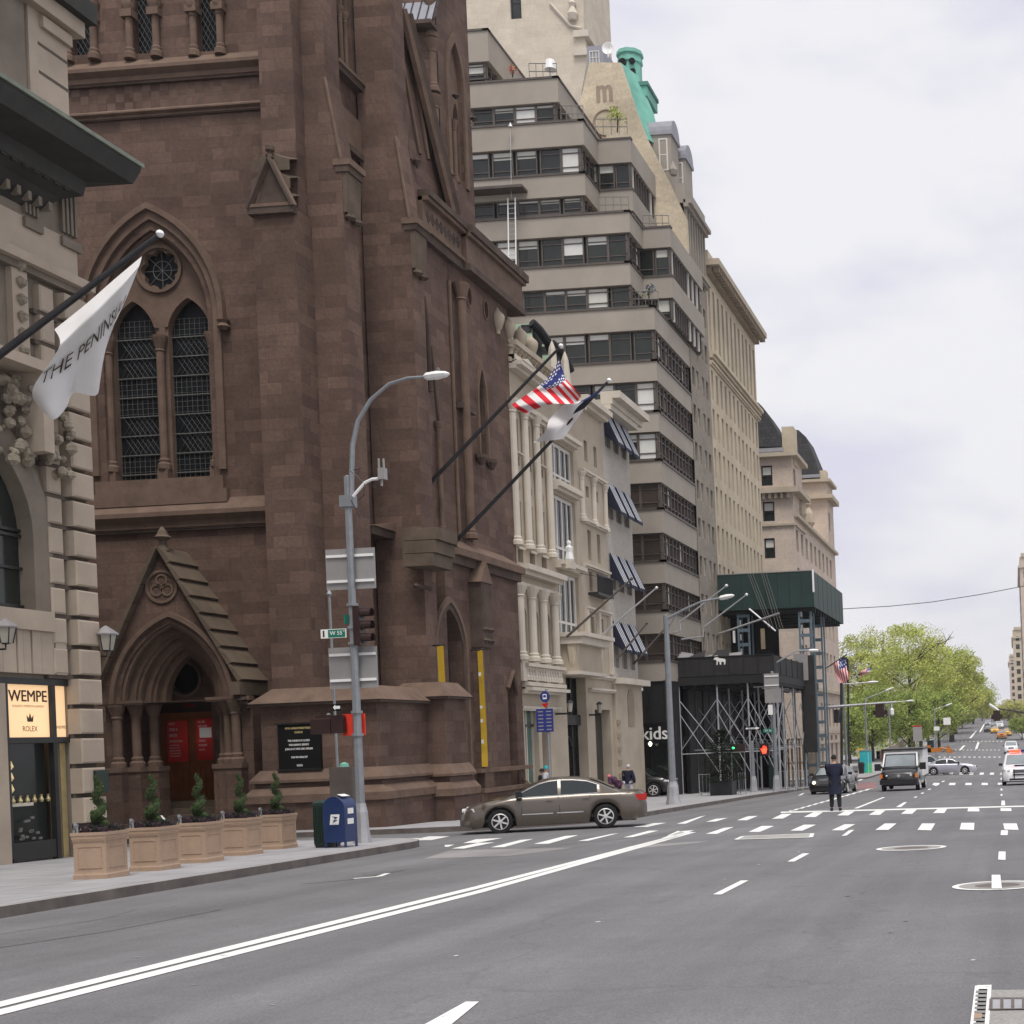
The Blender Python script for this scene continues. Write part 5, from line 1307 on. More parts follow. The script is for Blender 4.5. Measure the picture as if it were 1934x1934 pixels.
for b in [bays[0] - hb, bays[0] + hb, bays[1] + hb, bays[2] + hb]:
 column(mb, TX + .14, b, zT(1020, 1252), zT(1015, 1115), .17, .5)
 column(mb, TX + .14, b, zT(1000, 1040), zT(985, 772), .15, .5)
 mb.box(TX, TX + .25, b - .2, b + .2, zT(1020, 1290), zT(1020, 1257))
for b in bays: mb.lathe([(.17, 0), (.17, .05), (.1, .08)], (TX, b, zT(1005, 930)), 10, 'beige_dark', 'X'); mb.box(TX, TX + .1, b - .35, b + .35, zT(1000, 1044), zT(1000, 1040)); mb.box(TX, TX + .2, b - .4, b + .4, zT(990, 866), zT(990, 864))
for k in range(14): y = A0 + .2 + k * (A1 - A0 - .3) / 14; column(mb, TX + .22, y, zT(1020, 1288), zT(1020, 1260), .07, .12)
mb.mesh([(TX + .62, A0 + .05, zT(985, 700) + .01), (TX + .62, A0 + 1.5, zT(985, 700)), (TX + .6, A0 + .75, zT(955, 668)), (TX, A0, zT(985, 700)), (TX, A0 + 1.5, zT(985, 700)), (TX, A0 + .75, zT(955, 668))], [(0, 1, 2), (0, 2, 5, 3), (1, 2, 5, 4)])
mb.build('stone_trim', hA)
zpar = zT(1010, 682); mb = MB('beige_stone')
mb.box(TX - .4, TX + .3, A0, A1, ztop + .5, zpar - .9); mb.box(TX - .45, TX + .42, A0, A1 + .1, zpar - .22, zpar)
k = A0 + .15
while k < A1: column(mb, TX + .1, k, zpar - .9, zpar - .22, .11, .2); k += .42
mb.build('balustrade', hA)
mb = MB('slate'); zr2 = zpar - .6
mb.mesh([(TX - .5, A0, zr2), (TX - .5, B1, zr2), (TX - 2.6, B1, zr2 + 3.4), (TX - 2.6, A0, zr2 + 3.4), (TX - 8, A0, zr2 + 3.4), (TX - 8, B1, zr2 + 3.4), (TX - 8, A0, zr2), (TX - 8, B1, zr2)], [(0, 1, 2, 3), (3, 2, 5, 4), (0, 3, 4, 6), (1, 2, 5, 7)]); mb.build('mansard_roof', hA)
for k, (px_, py_) in enumerate(((940, 618), (961, 636), (983, 652), (1004, 670))):
 y, z = TE(px_, py_, TX + .1); mb = MB('beige_stone'); s = 1.0
 mb.lathe([(.09, -.1), (.08, .05), (.15, .10), (.27, .42), (.29, .6), (.22, .72), (.14, .78), (.08, .85), (.03, .95)], (TX + .1, y, zpar - .02), 12); mb.build('urn', hA, True)
for (px0, px1, pya, pyb, Yd) in ((984, 1003, 612, 640, 58.2), (1020, 1041, 651, 680, 60.2)):
 a, b = SX(px0, Yd, pya), SX(px1, Yd, pya); z1 = S(px0, pya, Yd)[1]; z0 = S(px0, pyb, Yd)[1]
 t = MB('dormer_green'); t.box(a - 1.5, b, Yd, Yd + .12, z0 - .8, z1); t.box(a - 1.5, b, Yd + .12, Yd + 1.3, z0 - .8, z1 - .02, 'shed_black'); t.box(a, b + .02, Yd - .02, Yd, z0 + .25, z0 + .62, 'slate')
 t.path([(b + .05, Yd - .05, z1 + .02), (b + .25, Yd + .3, z1 - .2), (b + .35, Yd + 1.0, z1 - .5), (b + .4, Yd + 1.4, z0 - .2)], .2, 8, 'shed_black'); t.build('dormer', hA)
hB = thing('townhouse', 'narrow stone townhouse with tall white mullioned bay windows and a hooded dark entrance', 'building', (TX, A1, gh_))
zB = zT(1085, 765)
strips = [(1058, 1202, 1086), (1047, 1062, 940), (1038, 912, 838)]
mb = MB('beige_stone'); hb_ = []
yb0, yb1 = A1 + .35, B1 - .75
for (pxx, p0, p1) in strips: hb_.append(rect(yb0, yb1, zT(pxx + 18, p0), zT(pxx + 18, p1)))
dr = rect(A1 + .9, B1 - .3, gz(58) + .15, zT(1085, 1278)); hb_.append(dr)
mb.slab('E', TX, .7, rect(A1, B1, gh_, zB), hb_); mb.box(-38, TX - .7, A1 + .02, B1 - .02, gh_, zB, 'beige_dark'); mb.build('wall', hB)
for h_ in hb_[:3]: windowpart(hB, 'E', TX, h_[0][0], h_[1][0], h_[0][1], h_[2][1], 'white_frame', 'window_glass', 4, 2, .16, .22, split=[.22])
mb = MB('beige_light')
for (pxx, p0, p1) in strips: z = zT(pxx + 18, p1); ledge(mb, z + .45, .18, .4, yb0 - .2, yb1 + .2); ledge(mb, zT(pxx + 18, p0), .14, .3, yb0 - .1, yb1 + .1)
zh = zT(1090, 1203); mb.box(TX, TX + 1.3, A1 - .1, B1 + .3, zh - .18, zh); mb.box(TX, TX + 1.1, A1, B1 + .1, zh - .5, zh - .18); mb.box(TX, TX + .8, A1 + .2, B1 - .1, zh - 1.7, zh - .5, 'beige_stone'); mb.box(TX, TX + .95, A1 + .1, B1, zh - 1.85, zh - 1.7)
for y in (A1 + .35, B1 - .3): mb.lathe([(.1, -1.3), (.22, -.8), (.3, -.2), (.3, 0)], (TX + .55, y, zh - .5), 8, 'cream_stone')
ledge(mb, zB, .2, .5, A1, B1); 
for k in range(2): y = A1 + .9 + k * 1.7; mb.lathe([(.28, 0), (.26, .4), (.16, 1.7), (.1, 1.9), (.02, 2.1)], (TX, y, zB + .1), 6)
mb.build('stone_trim', hB)
mb = MB('black_metal'); a, b, c_, d = dr[0][0], dr[1][0], dr[0][1], dr[2][1]
mb.box(TX - .6, TX - .55, a, b, c_, d, 'window_glass'); mb.box(TX - .4, TX - .3, a, b, lerp(c_, d, .62), lerp(c_, d, .70))
for q in (0, .3, .7, 1): mb.box(TX - .55, TX - .45, lerp(a, b, q) - .05, lerp(a, b, q) + .05, c_, d)
mb.path([(TX - .5, lerp(a, b, .5) + .45 * math.cos(t_), lerp(c_, d, .45) + .45 * math.sin(t_)) for t_ in [k * math.pi / 8 for k in range(9)]], .06, 6); mb.build('entrance', hB)
hC = thing('townhouse', 'slim stone townhouse with paired narrow windows and a little iron balcony', 'building', (TX, B1, gh_))
zC = zT(1120, 770)
cB = [lerp(B1, C1_, q) for q in (.30, .68)]
rws = [(815, 835), (905, 985), (1003, 1012), (1030, 1060), (1082, 1115), (1165, 1215), (930, 945)]
rws = [(842, 880), (925, 945), (1005, 1060), (1082, 1118), (1165, 1225)]
mb = MB('beige_stone'); hs_ = [rect(c - .24, c + .24, zT(1120, p1), zT(1120, p0)) for c in cB for p0, p1 in rws] + [rect(B1 + .9, C1_ - .5, gz(62) + .15, zT(1130, 1340))]
mb.slab('E', TX, .6, rect(B1, C1_, gh_, zC), hs_); mb.box(-38, TX - .6, B1 + .02, C1_ - .02, gh_, zC, 'beige_dark')
mb.build('wall', hC)
for h_ in hs_[:-1]: windowpart(hC, 'E', TX, h_[0][0], h_[1][0], h_[0][1], h_[2][1], 'beige_dark', 'window_glass', 1, 2, .05, .3)
mb = MB('window_glass'); h_ = hs_[-1]; mb.box(TX - .5, TX - .45, h_[0][0], h_[1][0], h_[0][1], h_[2][1]); mb.build('door', hC)
mb = MB('beige_light')
for p in (900, 990, 1072, 1150, 1275, 1300): ledge(mb, zT(1122, p), .1, .22, B1, C1_)
for y in (B1 + .1, (cB[0] + cB[1]) / 2, C1_ - .15): column(mb, TX + .08, y, zT(1120, 995), zT(1120, 905), .12, .4); mb.box(TX, TX + .16, y - .14, y + .14, zT(1120, 1270), zT(1120, 1155))
ledge(mb, zC, .25, .6, B1, C1_); mb.build('stone_trim', hC)
mb = MB('black_metal'); z = zT(1122, 1122)
mb.box(TX, TX + .5, cB[0] - .5, cB[1] + .5, z - .12, z); 
for k in range(16): y = lerp(cB[0] - .45, cB[1] + .45, k / 15); mb.box(TX + .44, TX + .48, y - .015, y + .015, z, z + .8)
mb.box(TX + .42, TX + .5, cB[0] - .5, cB[1] + .5, z + .8, z + .86); mb.build('balcony', hC)
hD = thing('townhouse', 'whitish brick townhouse with navy and white striped awnings at four storeys', 'building', (TX, C1_, gh_))
zD = zT(1160, 775)
cD = [lerp(C1_, C2_, q) for q in (.2, .5, .8)]
rD = [(812, 862), (935, 990), (1062, 1118), (1185, 1262)]
mb = MB('white_brick'); hs_ = [rect(c - .42, c + .42, zT(1172, p1), zT(1172, p0)) for p0, p1 in rD for c in cD]
gd = [rect(c - .3, c + .3, gz(65) + .15, zT(1172, 1352)) for c in (cD[0] + .2, cD[2])]
mb.slab('E', TX, .6, rect(C1_, C2_, gh_, zD), hs_ + gd); mb.box(-38, TX - .6, C1_ + .02, C2_ - .01, gh_, zD, 'white_brick')
mb.build('wall', hD)
for h_ in hs_: windowpart(hD, 'E', TX, h_[0][0], h_[1][0], h_[0][1], h_[2][1], 'white_frame', 'window_glass', 2, 3, .06, .25)
for h_ in gd: windowpart(hD, 'E', TX, h_[0][0], h_[1][0], h_[0][1], h_[2][1], 'dark_frame', 'window_glass', 1, 2, .05, .25)
mb = MB('beige_light'); ledge(mb, zD + .4, .35, 1.0, C1_ + .02, C2_ + .7); mb.box(TX, TX + .5, C1_ + .03, C2_ + .2, zD - .5, zD)
z = zT(1180, 1283); mb.box(TX, TX + .55, C1_, C2_ + .4, z - .3, z); mb.box(TX, TX + .15, C1_, C2_ + .05, gh_, z - .3, 'beige_stone')
for p in (1360, 1385, 1410, 1435, 1460): mb.box(TX + .15, TX + .22, C1_, C1_ + .5, zT(1172, p + 9), zT(1172, p), 'beige_dark')
mb.slab('E', TX + .18, .03, arch(lerp(C1_, C2_, .55), .55, zT(1172, 1372), zT(1172, 1320), zT(1172, 1300), 8), (), 'beige_dark')
mb.build('stone_trim', hD)
for p0, p1 in rD:
 for c in cD:
  z1 = zT(1172, p0) + .25; mb = MB(); n = 7; w_ = .56
  for k in range(n):
   u0, u1 = c - w_ + 2 * w_ * k / n, c - w_ + 2 * w_ * (k + 1) / n
   mb.face([(TX + .05, u0, z1), (TX + .05, u1, z1), (TX + .7, u1, z1 - 1.5), (TX + .7, u0, z1 - 1.5)], 'awning_navy' if k % 2 == 0 else 'awning_white')
   mb.face([(TX + .7, u0, z1 - 1.5), (TX + .7, u1, z1 - 1.5), (TX + .7, u1, z1 - 1.68), (TX + .7, u0, z1 - 1.68)], 'awning_navy')
  for u in (c - w_, c + w_): mb.face([(TX + .05, u, z1), (TX + .7, u, z1 - 1.5), (TX + .7, u, z1 - 1.68), (TX + .05, u, z1 - 1.2)], 'awning_navy')
  mb.build('awning', hD)
# bare flagpoles on the townhouse fronts
for i, (b, t_, X_, lab) in enumerate((((1070, 1203), (1193, 1093), TX + 1.2, 'bare slanted flagpole rising from the hood over the dark townhouse entrance'),
          ((1122, 1212), (1240, 1110), TX + .6, 'bare slanted flagpole with a white ball above the entrance between the lantern posts'),
          ((1165, 1245), (1222, 1177), TX + .4, 'short dark flagpole over the lowest striped awnings'),
          ((1196, 1255), (1262, 1180), TX + .3, 'dark flagpole at the far edge of the striped awnings'))):
 Yb = EY(b[0], X_, b[1]); mb = MB('galv' if i == 1 else 'bronze_frame'); p0, p1 = PP(*b, Yb), PP(*t_, Yb + .3)
 mb.path([p0, p1], [.06, .035], 8); mb.lathe([(.02, -.07), (.08, 0), (.02, .07)], tuple(p1), 8, 'white_paint' if i == 1 else 'bronze_frame'); tag(mb.build('flagpole'), lab, 'flagpole', 'bare flagpoles on the buildings')
# entrance lanterns on posts
def post_lantern(px, pyt, pyb, Y, label):
 a = PP(px, pyb, Y); zt_ = PP(px, pyt, Y).z; h = zt_ - a.z
 t = thing('entrance_lantern', label, 'lantern', tuple(a), group='lanterns by the townhouse entrance')
 mb = MB('lantern_glass'); mb.lathe([(.12 * h, .2 * h), (.2 * h, .8 * h)], (0, 0, 0), 6); local(mb, 'lamp_body', t)
 mb = MB('black_metal'); mb.lathe([(.24 * h, .8 * h), (.22 * h, .86 * h), (.03, 1.0 * h)], (0, 0, 0), 6); mb.lathe([(.05 * h, 0), (.13 * h, .2 * h)], (0, 0, 0), 6); mb.box(-.9, -.02, -.03, .03, .02, .1); local(mb, 'frame', t)
post_lantern(1077, 1322, 1350, 56.6, 'glass entrance lantern left of the hooded dark townhouse door')
post_lantern(1133, 1325, 1352, 61.2, 'glass entrance lantern right of the hooded dark townhouse door')
t = MB('white_paint'); a = PP(1066, 1065, A1 + .6)
t.lathe([(.15, 0), (.2, .1), (.15, .4), (.19, .62), (.07, .72), (.1, .82), (.09, .9), (.02, .95)], (TX + .45, A1 + .75, zT(1070, 1066)), 7); t.box(TX + .1, TX + .6, A1 + .4, A1 + 1.1, zT(1070, 1080), zT(1070, 1066), 'beige_light')
tag(t.build('statue'), 'small white carved figure on the ledge between the tall bay windows', 'statue')

# ---------------------------------------------------------------- stepped grey office building
YG, XG = 73.0, -19.2
grey = thing('office_building', 'stepped grey concrete office building with long ribbon windows on every floor', 'building', (XG, YG, gz(73)))
def gz_(y, x=1200, Y=YG): return S(x, y, Y)[1]
YE = EY(1322, XG, 1150); Y2 = 75.6
x2lo, x2hi = S(1266, 440, Y2)[0], S(1193, 325, Y2)[0]
bandsG = [(1153, 1195, 1269, 1270), (1059, 1100, 1267, 0), (960, 1005, 1264, 0), (868, 910, 1258, 0), (776, 814, 1254, 0), (680, 718, 1250, 0), (578, 621, 1246, 0),
   (495, 537, 1190, 1), (399, 438, 1189, 1), (326, 368, 1105, 2), (227, 273, 1102, 2), (146, 192, 1054, 0), (56, 115, 922, 0), (1248, 1285, 1271, 0)]
rowsG = [(1195, 1248, 1270, 1187), (1100, 1153, 1268, 1180), (1005, 1059, 1266, 1180), (910, 960, 1262, 1175), (814, 868, 1255, 1170), (718, 776, 1252, 1095), (621, 680, 1248, 1030),
   (537, 578, 1195, 930), (438, 495, 1189, 925), (368, 399, 1104, 895), (273, 326, 1100, 885), (192, 227, 1052, 880), (115, 146, 920, 875)]
for (yt, yb2_, cxp, m_) in bandsG:
 mb = MB('concrete_band')
 xc = S(cxp, (yt + yb2_) / 2, YG)[0] if cxp < 1240 else XG
 z0, z1 = gz_(yb2_, cxp), gz_(yt, cxp)
 mb.box(-48, xc, YG, YE if xc == XG else YE + 1, z0, z1)
 mb.box(-48, xc + .06, YG - .06, YG + .3, z1 - .04, z1 + .08, 'bronze_frame'); mb.box(xc - .3, xc + .06, YG - .06, YE if xc == XG else YE + 1, z1 - .041, z1 + .079, 'bronze_frame')
 if m_ in (1, 2):
  x2 = x2lo if m_ == 1 else x2hi
  mb.box(-30, x2, Y2, YE + 2.5, z0 - (0 if m_ == 1 else .0), z1 + .01, 'concrete_band2'); mb.box(-30, x2 + .05, Y2 - .05, Y2 + .3, z1 - .02, z1 + .09, 'bronze_frame')
 mb.build('wall_band', grey)
mb = MB('window_glass_brown')
for (yt, yb2_, cxp, lx) in rowsG:
 xc = S(cxp, (yt + yb2_) / 2, YG)[0] if cxp < 1240 else XG
 mb.box(-48, xc - .3, YG + .35, YE - .05 if xc == XG else YE + .9, gz_(yb2_, cxp), gz_(yt, cxp), 'window_glass')
 if cxp in (1195, 1189): mb.box(-30, x2lo - .25, Y2 + .3, YE + 2.2, gz_(yb2_, cxp), gz_(yt, cxp) + .02, 'window_glass')
 if cxp in (1104, 1100): mb.box(-30, x2hi - .25, Y2 + .3, YE + 2.2, gz_(yb2_, cxp), gz_(yt, cxp) + .02, 'window_glass')
mb.build('dark_interior', grey)
cnt = 0
for ri, (yt, yb2_, cxp, lx) in enumerate(rowsG):
 xc = S(cxp, (yt + yb2_) / 2, YG)[0] if cxp < 1240 else XG
 z0, z1 = gz_(yb2_, cxp), gz_(yt, cxp); x = xc - .06; w_ = 1.22
 brown = ri < 4
 while S(lx, yt, YG)[0] < x:
  b_ = 0 if brown else rnd.choice([0, 0, .25, .3, .95, .6, .2, .9, .3]); 
  windowpart(grey, 'S', YG, x - w_, x, z0, z1, 'bronze_frame', 'window_glass_brown' if brown else 'window_glass', 1, 3, .07, .24 , blind=b_, bmat=rnd.choice(['blind', 'blind2']), split=[.28, .78])
  x -= w_ + (.16 if rnd.random() < .3 and not brown else 0); cnt += 1
 # avenue side ribbon
 mbb = MB('bronze_frame'); y = YG + .1; yE_ = YE if xc == XG else YE + 1
 mbb.box(xc - .3, xc - .24, YG + .2, yE_, z0, z1, 'window_glass_brown' if ri < 6 else 'window_glass')
 k = 0
 while y < yE_: mbb.box(xc - .24, xc - .12, y, y + .09, z0, z1); y += .78; k += 1
 for q in (.3, .75): mbb.box(xc - .24, xc - .15, YG + .1, yE_, lerp(z0, z1, q) - .03, lerp(z0, z1, q) + .03)
 for q in range(3): yy = YG + rnd.uniform(.5, yE_ - YG - 1); mbb.box(xc - .238, xc - .232, yy, yy + .5, lerp(z0, z1, .3), z1 - .1, 'blind')
 mbb.build('ribbon_window', grey)
for (z0, z1, x2) in ((gz_(578, 1195), gz_(537, 1195), x2lo), (gz_(495, 1189), gz_(438, 1189), x2lo), (gz_(399, 1104), gz_(368, 1104), x2hi), (gz_(326, 1100), gz_(273, 1100), x2hi)):
 x = x2 - .05
 for k in range(3): windowpart(grey, 'S', Y2, x - .95, x, z0, z1, 'bronze_frame', 'window_glass', 1, 2, .08, .2, blind=rnd.choice([0, .3, .6]), split=[.3]); x -= 1.0
 mbb = MB('bronze_frame'); mbb.box(x2 - .25, x2 - .2, Y2 + .1, YE + 2.4, z0, z1, 'window_glass'); y = Y2 + .1
 while y < YE + 2.4: mbb.box(x2 - .2, x2 - .1, y, y + .08, z0, z1, 'white_frame' if int(y * 3) % 3 == 0 else 'bronze_frame'); y += .55
 mbb.build('ribbon_window', grey)
mb = MB('galv')
def rail(p, q, h=.9, posts=6):
 for k in (1, .5): mb.path([p + Vector((0, 0, h * k)), q + Vector((0, 0, h * k))], .025, 5)
 for k in range(0, posts + 1, 2): c_ = lerp(p, q, k / posts); mb.path([c_, c_ + Vector((0, 0, h))], .02, 5)
mb.cur = 'iron_bar'
for (xa, xb, yp, Yp) in ((1000, 1052, 150, YG + .3), (1060, 1102, 230, YG + .3), (1125, 1185, 254, Y2 + .3), (1130, 1188, 402, YG + .3), (1215, 1264, 436, Y2 + .3), (1195, 1244, 580, YG + .3), (945, 1190, 582, YG + .3)):
 mb = MB('iron_bar'); rail(PP(xa, yp, Yp), PP(xb, yp, Yp), .9, 8); mb.build('terrace_railing', grey)
mb = MB('brown_dark'); q = PP(935, 358, YG - .5); mb.box(-30, PP(990, 350, YG - .5).x, YG - .9, YG, q.z - .1, q.z + .05, 'bronze_frame'); mb.build('canopy', grey)
mb = MB('shed_black'); mb.box(-40, XG - .02, YG + .1, YE, gz(75) - .5, gz_(1285, 1230), 'shed_black'); mb.box(-40, XG + .3, YG - .5, YG + .1, gz_(1405, 1230), gz_(1365, 1230), 'notice_black')
mb.box(-40, XG, YG + .05, YG + .12, gz(75), gz_(1405, 1230), 'window_glass')
for k in range(7): x = XG - .3 - k * .9; mb.box(x - .04, x + .04, YG, YG + .1, gz(75), gz_(1285, 1230), 'dark_frame')
mb.build('ground_floor', grey)
tx, tz = S(1262, 1385, YG - .52); text('abercrombie kids', 1.02, lambda u, v, k=0: (tx + u, YG - .53 - k, tz + v), 'letter_white', 'lettering', grey, align='RIGHT', sx=.95, bold=.02)
mb = MB('brass'); a = PP(1228, 1405, YG - .6); mb.lathe([(.03, -.14), (.12, 0), (.03, .14)], tuple(a), 8, 'lamp_glow'); mb.build('globe_light', grey)
# aluminium ladder on the facade
t = thing('ladder', 'tall aluminium extension ladder leaning up the grey building above the townhouse roofs', 'ladder', (0, 0, 0))
p0, p1 = PP(969, 590, 72.2), PP(966, 374, 72.6); mb = MB('white_paint')
for s2 in (-1, 1): mb.path([p0 + Vector((s2 * .21, 0, 0)), p1 + Vector((s2 * .21, 0, 0))], .035, 6)
mb.build('stile', t); mb = MB('galv')
for k in range(1, 22): c_ = lerp(p0, p1, k / 22); mb.path([c_ - Vector((.21, 0, 0)), c_ + Vector((.21, 0, 0))], .018, 5)
mb.build('rung', t); mb = MB('galv'); mb.path([p1, PP(964, 245, 72.7)], .02, 5); mb.lathe([(.15, 0), (.02, .25)], tuple(PP(964, 240, 72.7)), 6); mb.build('rope', t)
def terrace_plant(px, pyb, h, Y, label, mats, n=220, trunk=True):
 a = PP(px, pyb, Y); t = thing('terrace_plant', label, 'plant', tuple(a))
 mb = MB('bark'); mb.path([(0, 0, 0), (.05, 0, h * .5), (0, .02, h * .8)], .04, 5); local(mb, 'stem', t)
 mb = MB(mats[0])
 for k in range(5): leafball(mb, (random.uniform(-.45, .45) * h * .5, random.uniform(-.3, .3), h * random.uniform(.55, .95)), h * .26, n // 5, .07, mats)
 local(mb, 'foliage', t)
terrace_plant(1166, 250, 1.5, Y2 + .4, 'small green tree in a pot on the upper terrace in front of the cream gable', ['leaf_mid', 'leaf_lime'])
terrace_plant(968, 146, .6, YG + .5, 'low reddish plant on the top terrace of the grey building', ['pink_cloth', 'leaf_bud'], 120)
terrace_plant(1225, 578, 1.1, YG + .6, 'bluish plant on the long mid terrace of the grey building', ['sign_blue', 'leaf_green'], 120)
t = MB('white_paint'); a = PP(1040, 132, YG + .5); t.lathe([(.35, .0), (.26, .5), (.2, .55)], tuple(a), 10); t.path([tuple(a), (a.x, a.y, a.z - .5)], .03, 5); tag(t.build('terrace_lamp'), 'white shaded lamp standing on the top terrace of the grey building', 'lamp')

# ---------------------------------------------------------------- tan building with the gable and copper turret
YT0 = YE + .02; YT1 = EY(1352, XG, 1000)
tan = thing('gabled_building', 'tan brick building with a cream side gable, painted letter and round topped dormers', 'building', (XG, YT0, gz(80)))
zTn = E(1340, 460, XG)[1]
mb = MB('tan_brick'); bays = [lerp(YT0, YT1, q) for q in (.14, .34, .62, .84)]
nfl = 12; z_b = E(1335, 1250, XG)[1]; fl = (zTn - z_b) / nfl
us = [YT0]; 
for b in bays: us += [b - .34, b + .34]
us += [YT1]; vs = [gz(80) - 1, z_b]
for k in range(nfl): vs += [z_b + fl * k + .7, z_b + fl * k + fl - .5]
vs += [zTn]
mb.grid('E', XG + .02, us, vs, lambda i, j: i % 2 == 1 and j % 2 == 0 and j >= 2, .3)
mb.box(-45, XG - .28, YT0, YT1, gz(80) - 1, zTn, 'tan_brick')
mb.build('wall', tan)
for bi, b in enumerate(bays):
 for k in range(nfl): windowpart(tan, 'E', XG + .02, b - .34, b + .34, z_b + fl * k + .7, z_b + fl * k + fl - .5, 'white_frame' if bi in (1, 2) else 'bronze_frame', 'window_glass', 1, 2, .06, .2, blind=rnd.choice([0, .4]))
YS_ = YT0 - .05
def SP(*p, Y=YS_): return [S(x, y, Y) for x, y in p]
mb = MB('cream_brick'); mb.slab('S', YS_, .5, SP((940, 600), (940, 250), (1092, 210), (1113, 118), (1172, 118), (1200, 205), (1222, 262), (1262, 340), (1296, 412), (1300, 520), (1305, 600))[::-1]); mb.build('gable_wall', tan)
q = S(1142, 183, YS_); text('m', 2.3, lambda u, v, k=0: (q[0] + u, YS_ - .01 - k, q[1] + v + .35), 'beige_dark', 'lettering', tan, sx=.62, bold=.06)
q2 = S(1145, 232, YS_); mb = MB('beige_dark'); mb.path([(q2[0] + .8 * math.cos(a), YS_ - .01, q2[1] + .8 * math.sin(a)) for a in [R_(60 + k * 16) for k in range(14)]], .07, 4); mb.build('faded_letter', tan)
mb = MB('copper_green')   # copper mansard edge and turret
Yc = YS_ + .3
e = SP((1172, 118), (1200, 205), (1222, 262), Y=Yc)
mb.mesh([(e[0][0], Yc, e[0][1]), (e[1][0], Yc, e[1][1]), (e[2][0], Yc, e[2][1]), (e[2][0] + .5, Yc + 1.6, e[2][1] + .1), (e[1][0] + .7, Yc + 1.8, e[1][1] + .4), (e[0][0] + .5, Yc + 2.2, e[0][1] + .2)], [(0, 1, 4, 5), (1, 2, 3, 4)])
YU = 84.0; u = lambda x, y: S(x, y, YU)
c_ = u(1191, 140); r_ = (u(1212, 140)[0] - u(1170, 140)[0]) / 2
zt_, zb2 = u(1191, 108)[1], u(1191, 172)[1]
mb.lathe([(r_, zb2 - 1.2), (r_, zt_ - .6), (r_ * 1.12, zt_ - .5), (r_ * 1.05, zt_ - .1), (r_ * 1.2, zt_), (r_ * 1.15, zt_ + .25), (r_ * .5, zt_ + .42)], (c_[0], YU, 0), 10)
a, b = u(1186, 185), u(1230, 185); mb.box(a[0], b[0], YU - 1.0, YU + 1.5, u(1208, 196)[1], u(1208, 172)[1]); mb.box(a[0] + .1, b[0] - .3, YU - .8, YU + 1.5, u(1208, 225)[1], u(1208, 196)[1]); mb.box(a[0], b[0] + .1, YU - 1.1, YU + 1.5, u(1208, 174)[1] - .1, u(1208, 170)[1], 'copper_dark')
mb.build('copper_turret', tan)
mb = MB('leaded_glass')
for xx, yy, rr2 in ((1182, 128, .25), (1200, 126, .2)): q = u(xx, yy); mb.lathe([(rr2, -.05), (rr2, .05)], (q[0], YU - r_ - .02, q[1]), 12, ax='Y')
q0, q1 = u(1198, 168), u(1205, 140); mb.box(q0[0], q1[0], YU - r_ - .06, YU - r_ + .3, q0[1], q1[1]); mb.box(u(1212, 222)[0], u(1226, 205)[0], YU - .9, YU - .75, u(1220, 226)[1], u(1220, 206)[1], 'dark_frame'); mb.build('turret_openings', tan)
q = u(1157, 106); mb = MB('white_paint'); mb.lathe([(.05, .14), (.3, .08), (.40, 0), (.38, -.01), (.05, .12)], (q[0], YU - 1, q[1]), 14, ax='Y'); mb.path([(q[0], YU - 1, q[1]), (q[0], YU - 1, q[1] - .6)], .04, 5); tag(mb.build('satellite_dish'), 'white satellite dish beside the green copper turret', 'dish')
for (x0, x1, yt, yb2_, Yd) in ((1224, 1266, 250, 380, 82.0), (1266, 1293, 296, 420, 84.2)):
 mb = MB('concrete_band2'); P = [S(x0, yt, Yd), S(x1, yt, Yd)]; zb3 = S(x1, yb2_, Yd)[1]; a, b, z = P[0][0], P[1][0], P[1][1]
 wd = 1.9; mb.box(a - 1, b, Yd, Yd + wd, zb3, z); mb.box(a - 1, b + .12, Yd - .1, Yd + wd + .1, z - .12, z + .12, 'slate_grey')
 n = 10; arc = [(Yd + wd / 2 + (wd / 2 + .05) * math.cos(math.pi * k / n), z + .12 + (wd / 2) * math.sin(math.pi * k / n)) for k in range(n + 1)]
 mb.slab('E', b + .1, 1.6, arc + [], (), 'slate_grey', back=True)
 mb.build('dormer', tan); windowpart(tan, 'S', Yd, lerp(a, b, .45), lerp(a, b, .85), zb3 + (z - zb3) * .45, z - .35, 'white_frame', 'window_glass', 1, 2, .08, .04)
mb = MB('concrete_band2'); ledge(mb, zTn + .2, .25, .5, YT0, YT1, X=XG); ledge(mb, zTn - 3.4, .18, .35, YT0, YT1, X=XG); mb.box(XG - .5, XG + .12, YT0, YT1, zTn, zTn + 1.2)
for k in range(8): y = lerp(YT0, YT1, (k + .5) / 8); mb.box(XG, XG + .12, y - .1, y + .1, zTn - 3.2, zTn - .3)
mb.lathe([(.2, 0), (.3, .3), (.1, .7), (.02, .9)], (XG - .6, YT0 + .2, zTn + 1.8), 8)
mb.build('stone_trim', tan)
# tall cream tower behind
YK = 118.0; tow = thing('cream_tower', 'tall cream stone tower rising behind the stepped grey building', 'building', (-40, YK, gz(118)))
mb = MB('pale_tower'); pts = [S(*p, YK) for p in ((820, 330), (820, -160), (1099, -160), (1103, 60), (1109, 112), (1098, 175), (1092, 330))]
wn = rect(S(963, 0, YK)[0], S(984, 0, YK)[0], S(970, 36, YK)[1], S(970, -30, YK)[1])
z_ = gz(118) - 1; pts = [(pts[0][0], z_)] + pts[1:-1] + [(pts[-1][0], z_)]
mb.slab('S', YK, .6, pts[::-1], [wn]); mb.box(pts[0][0], pts[-1][0] - .5, YK + .6, YK + 14, z_, S(900, -160, YK)[1]); mb.build('wall', tow)
windowpart(tow, 'S', YK, wn[0][0], wn[1][0], wn[0][1], wn[2][1], 'dark_frame', 'window_glass', 1, 2, .12, .3)
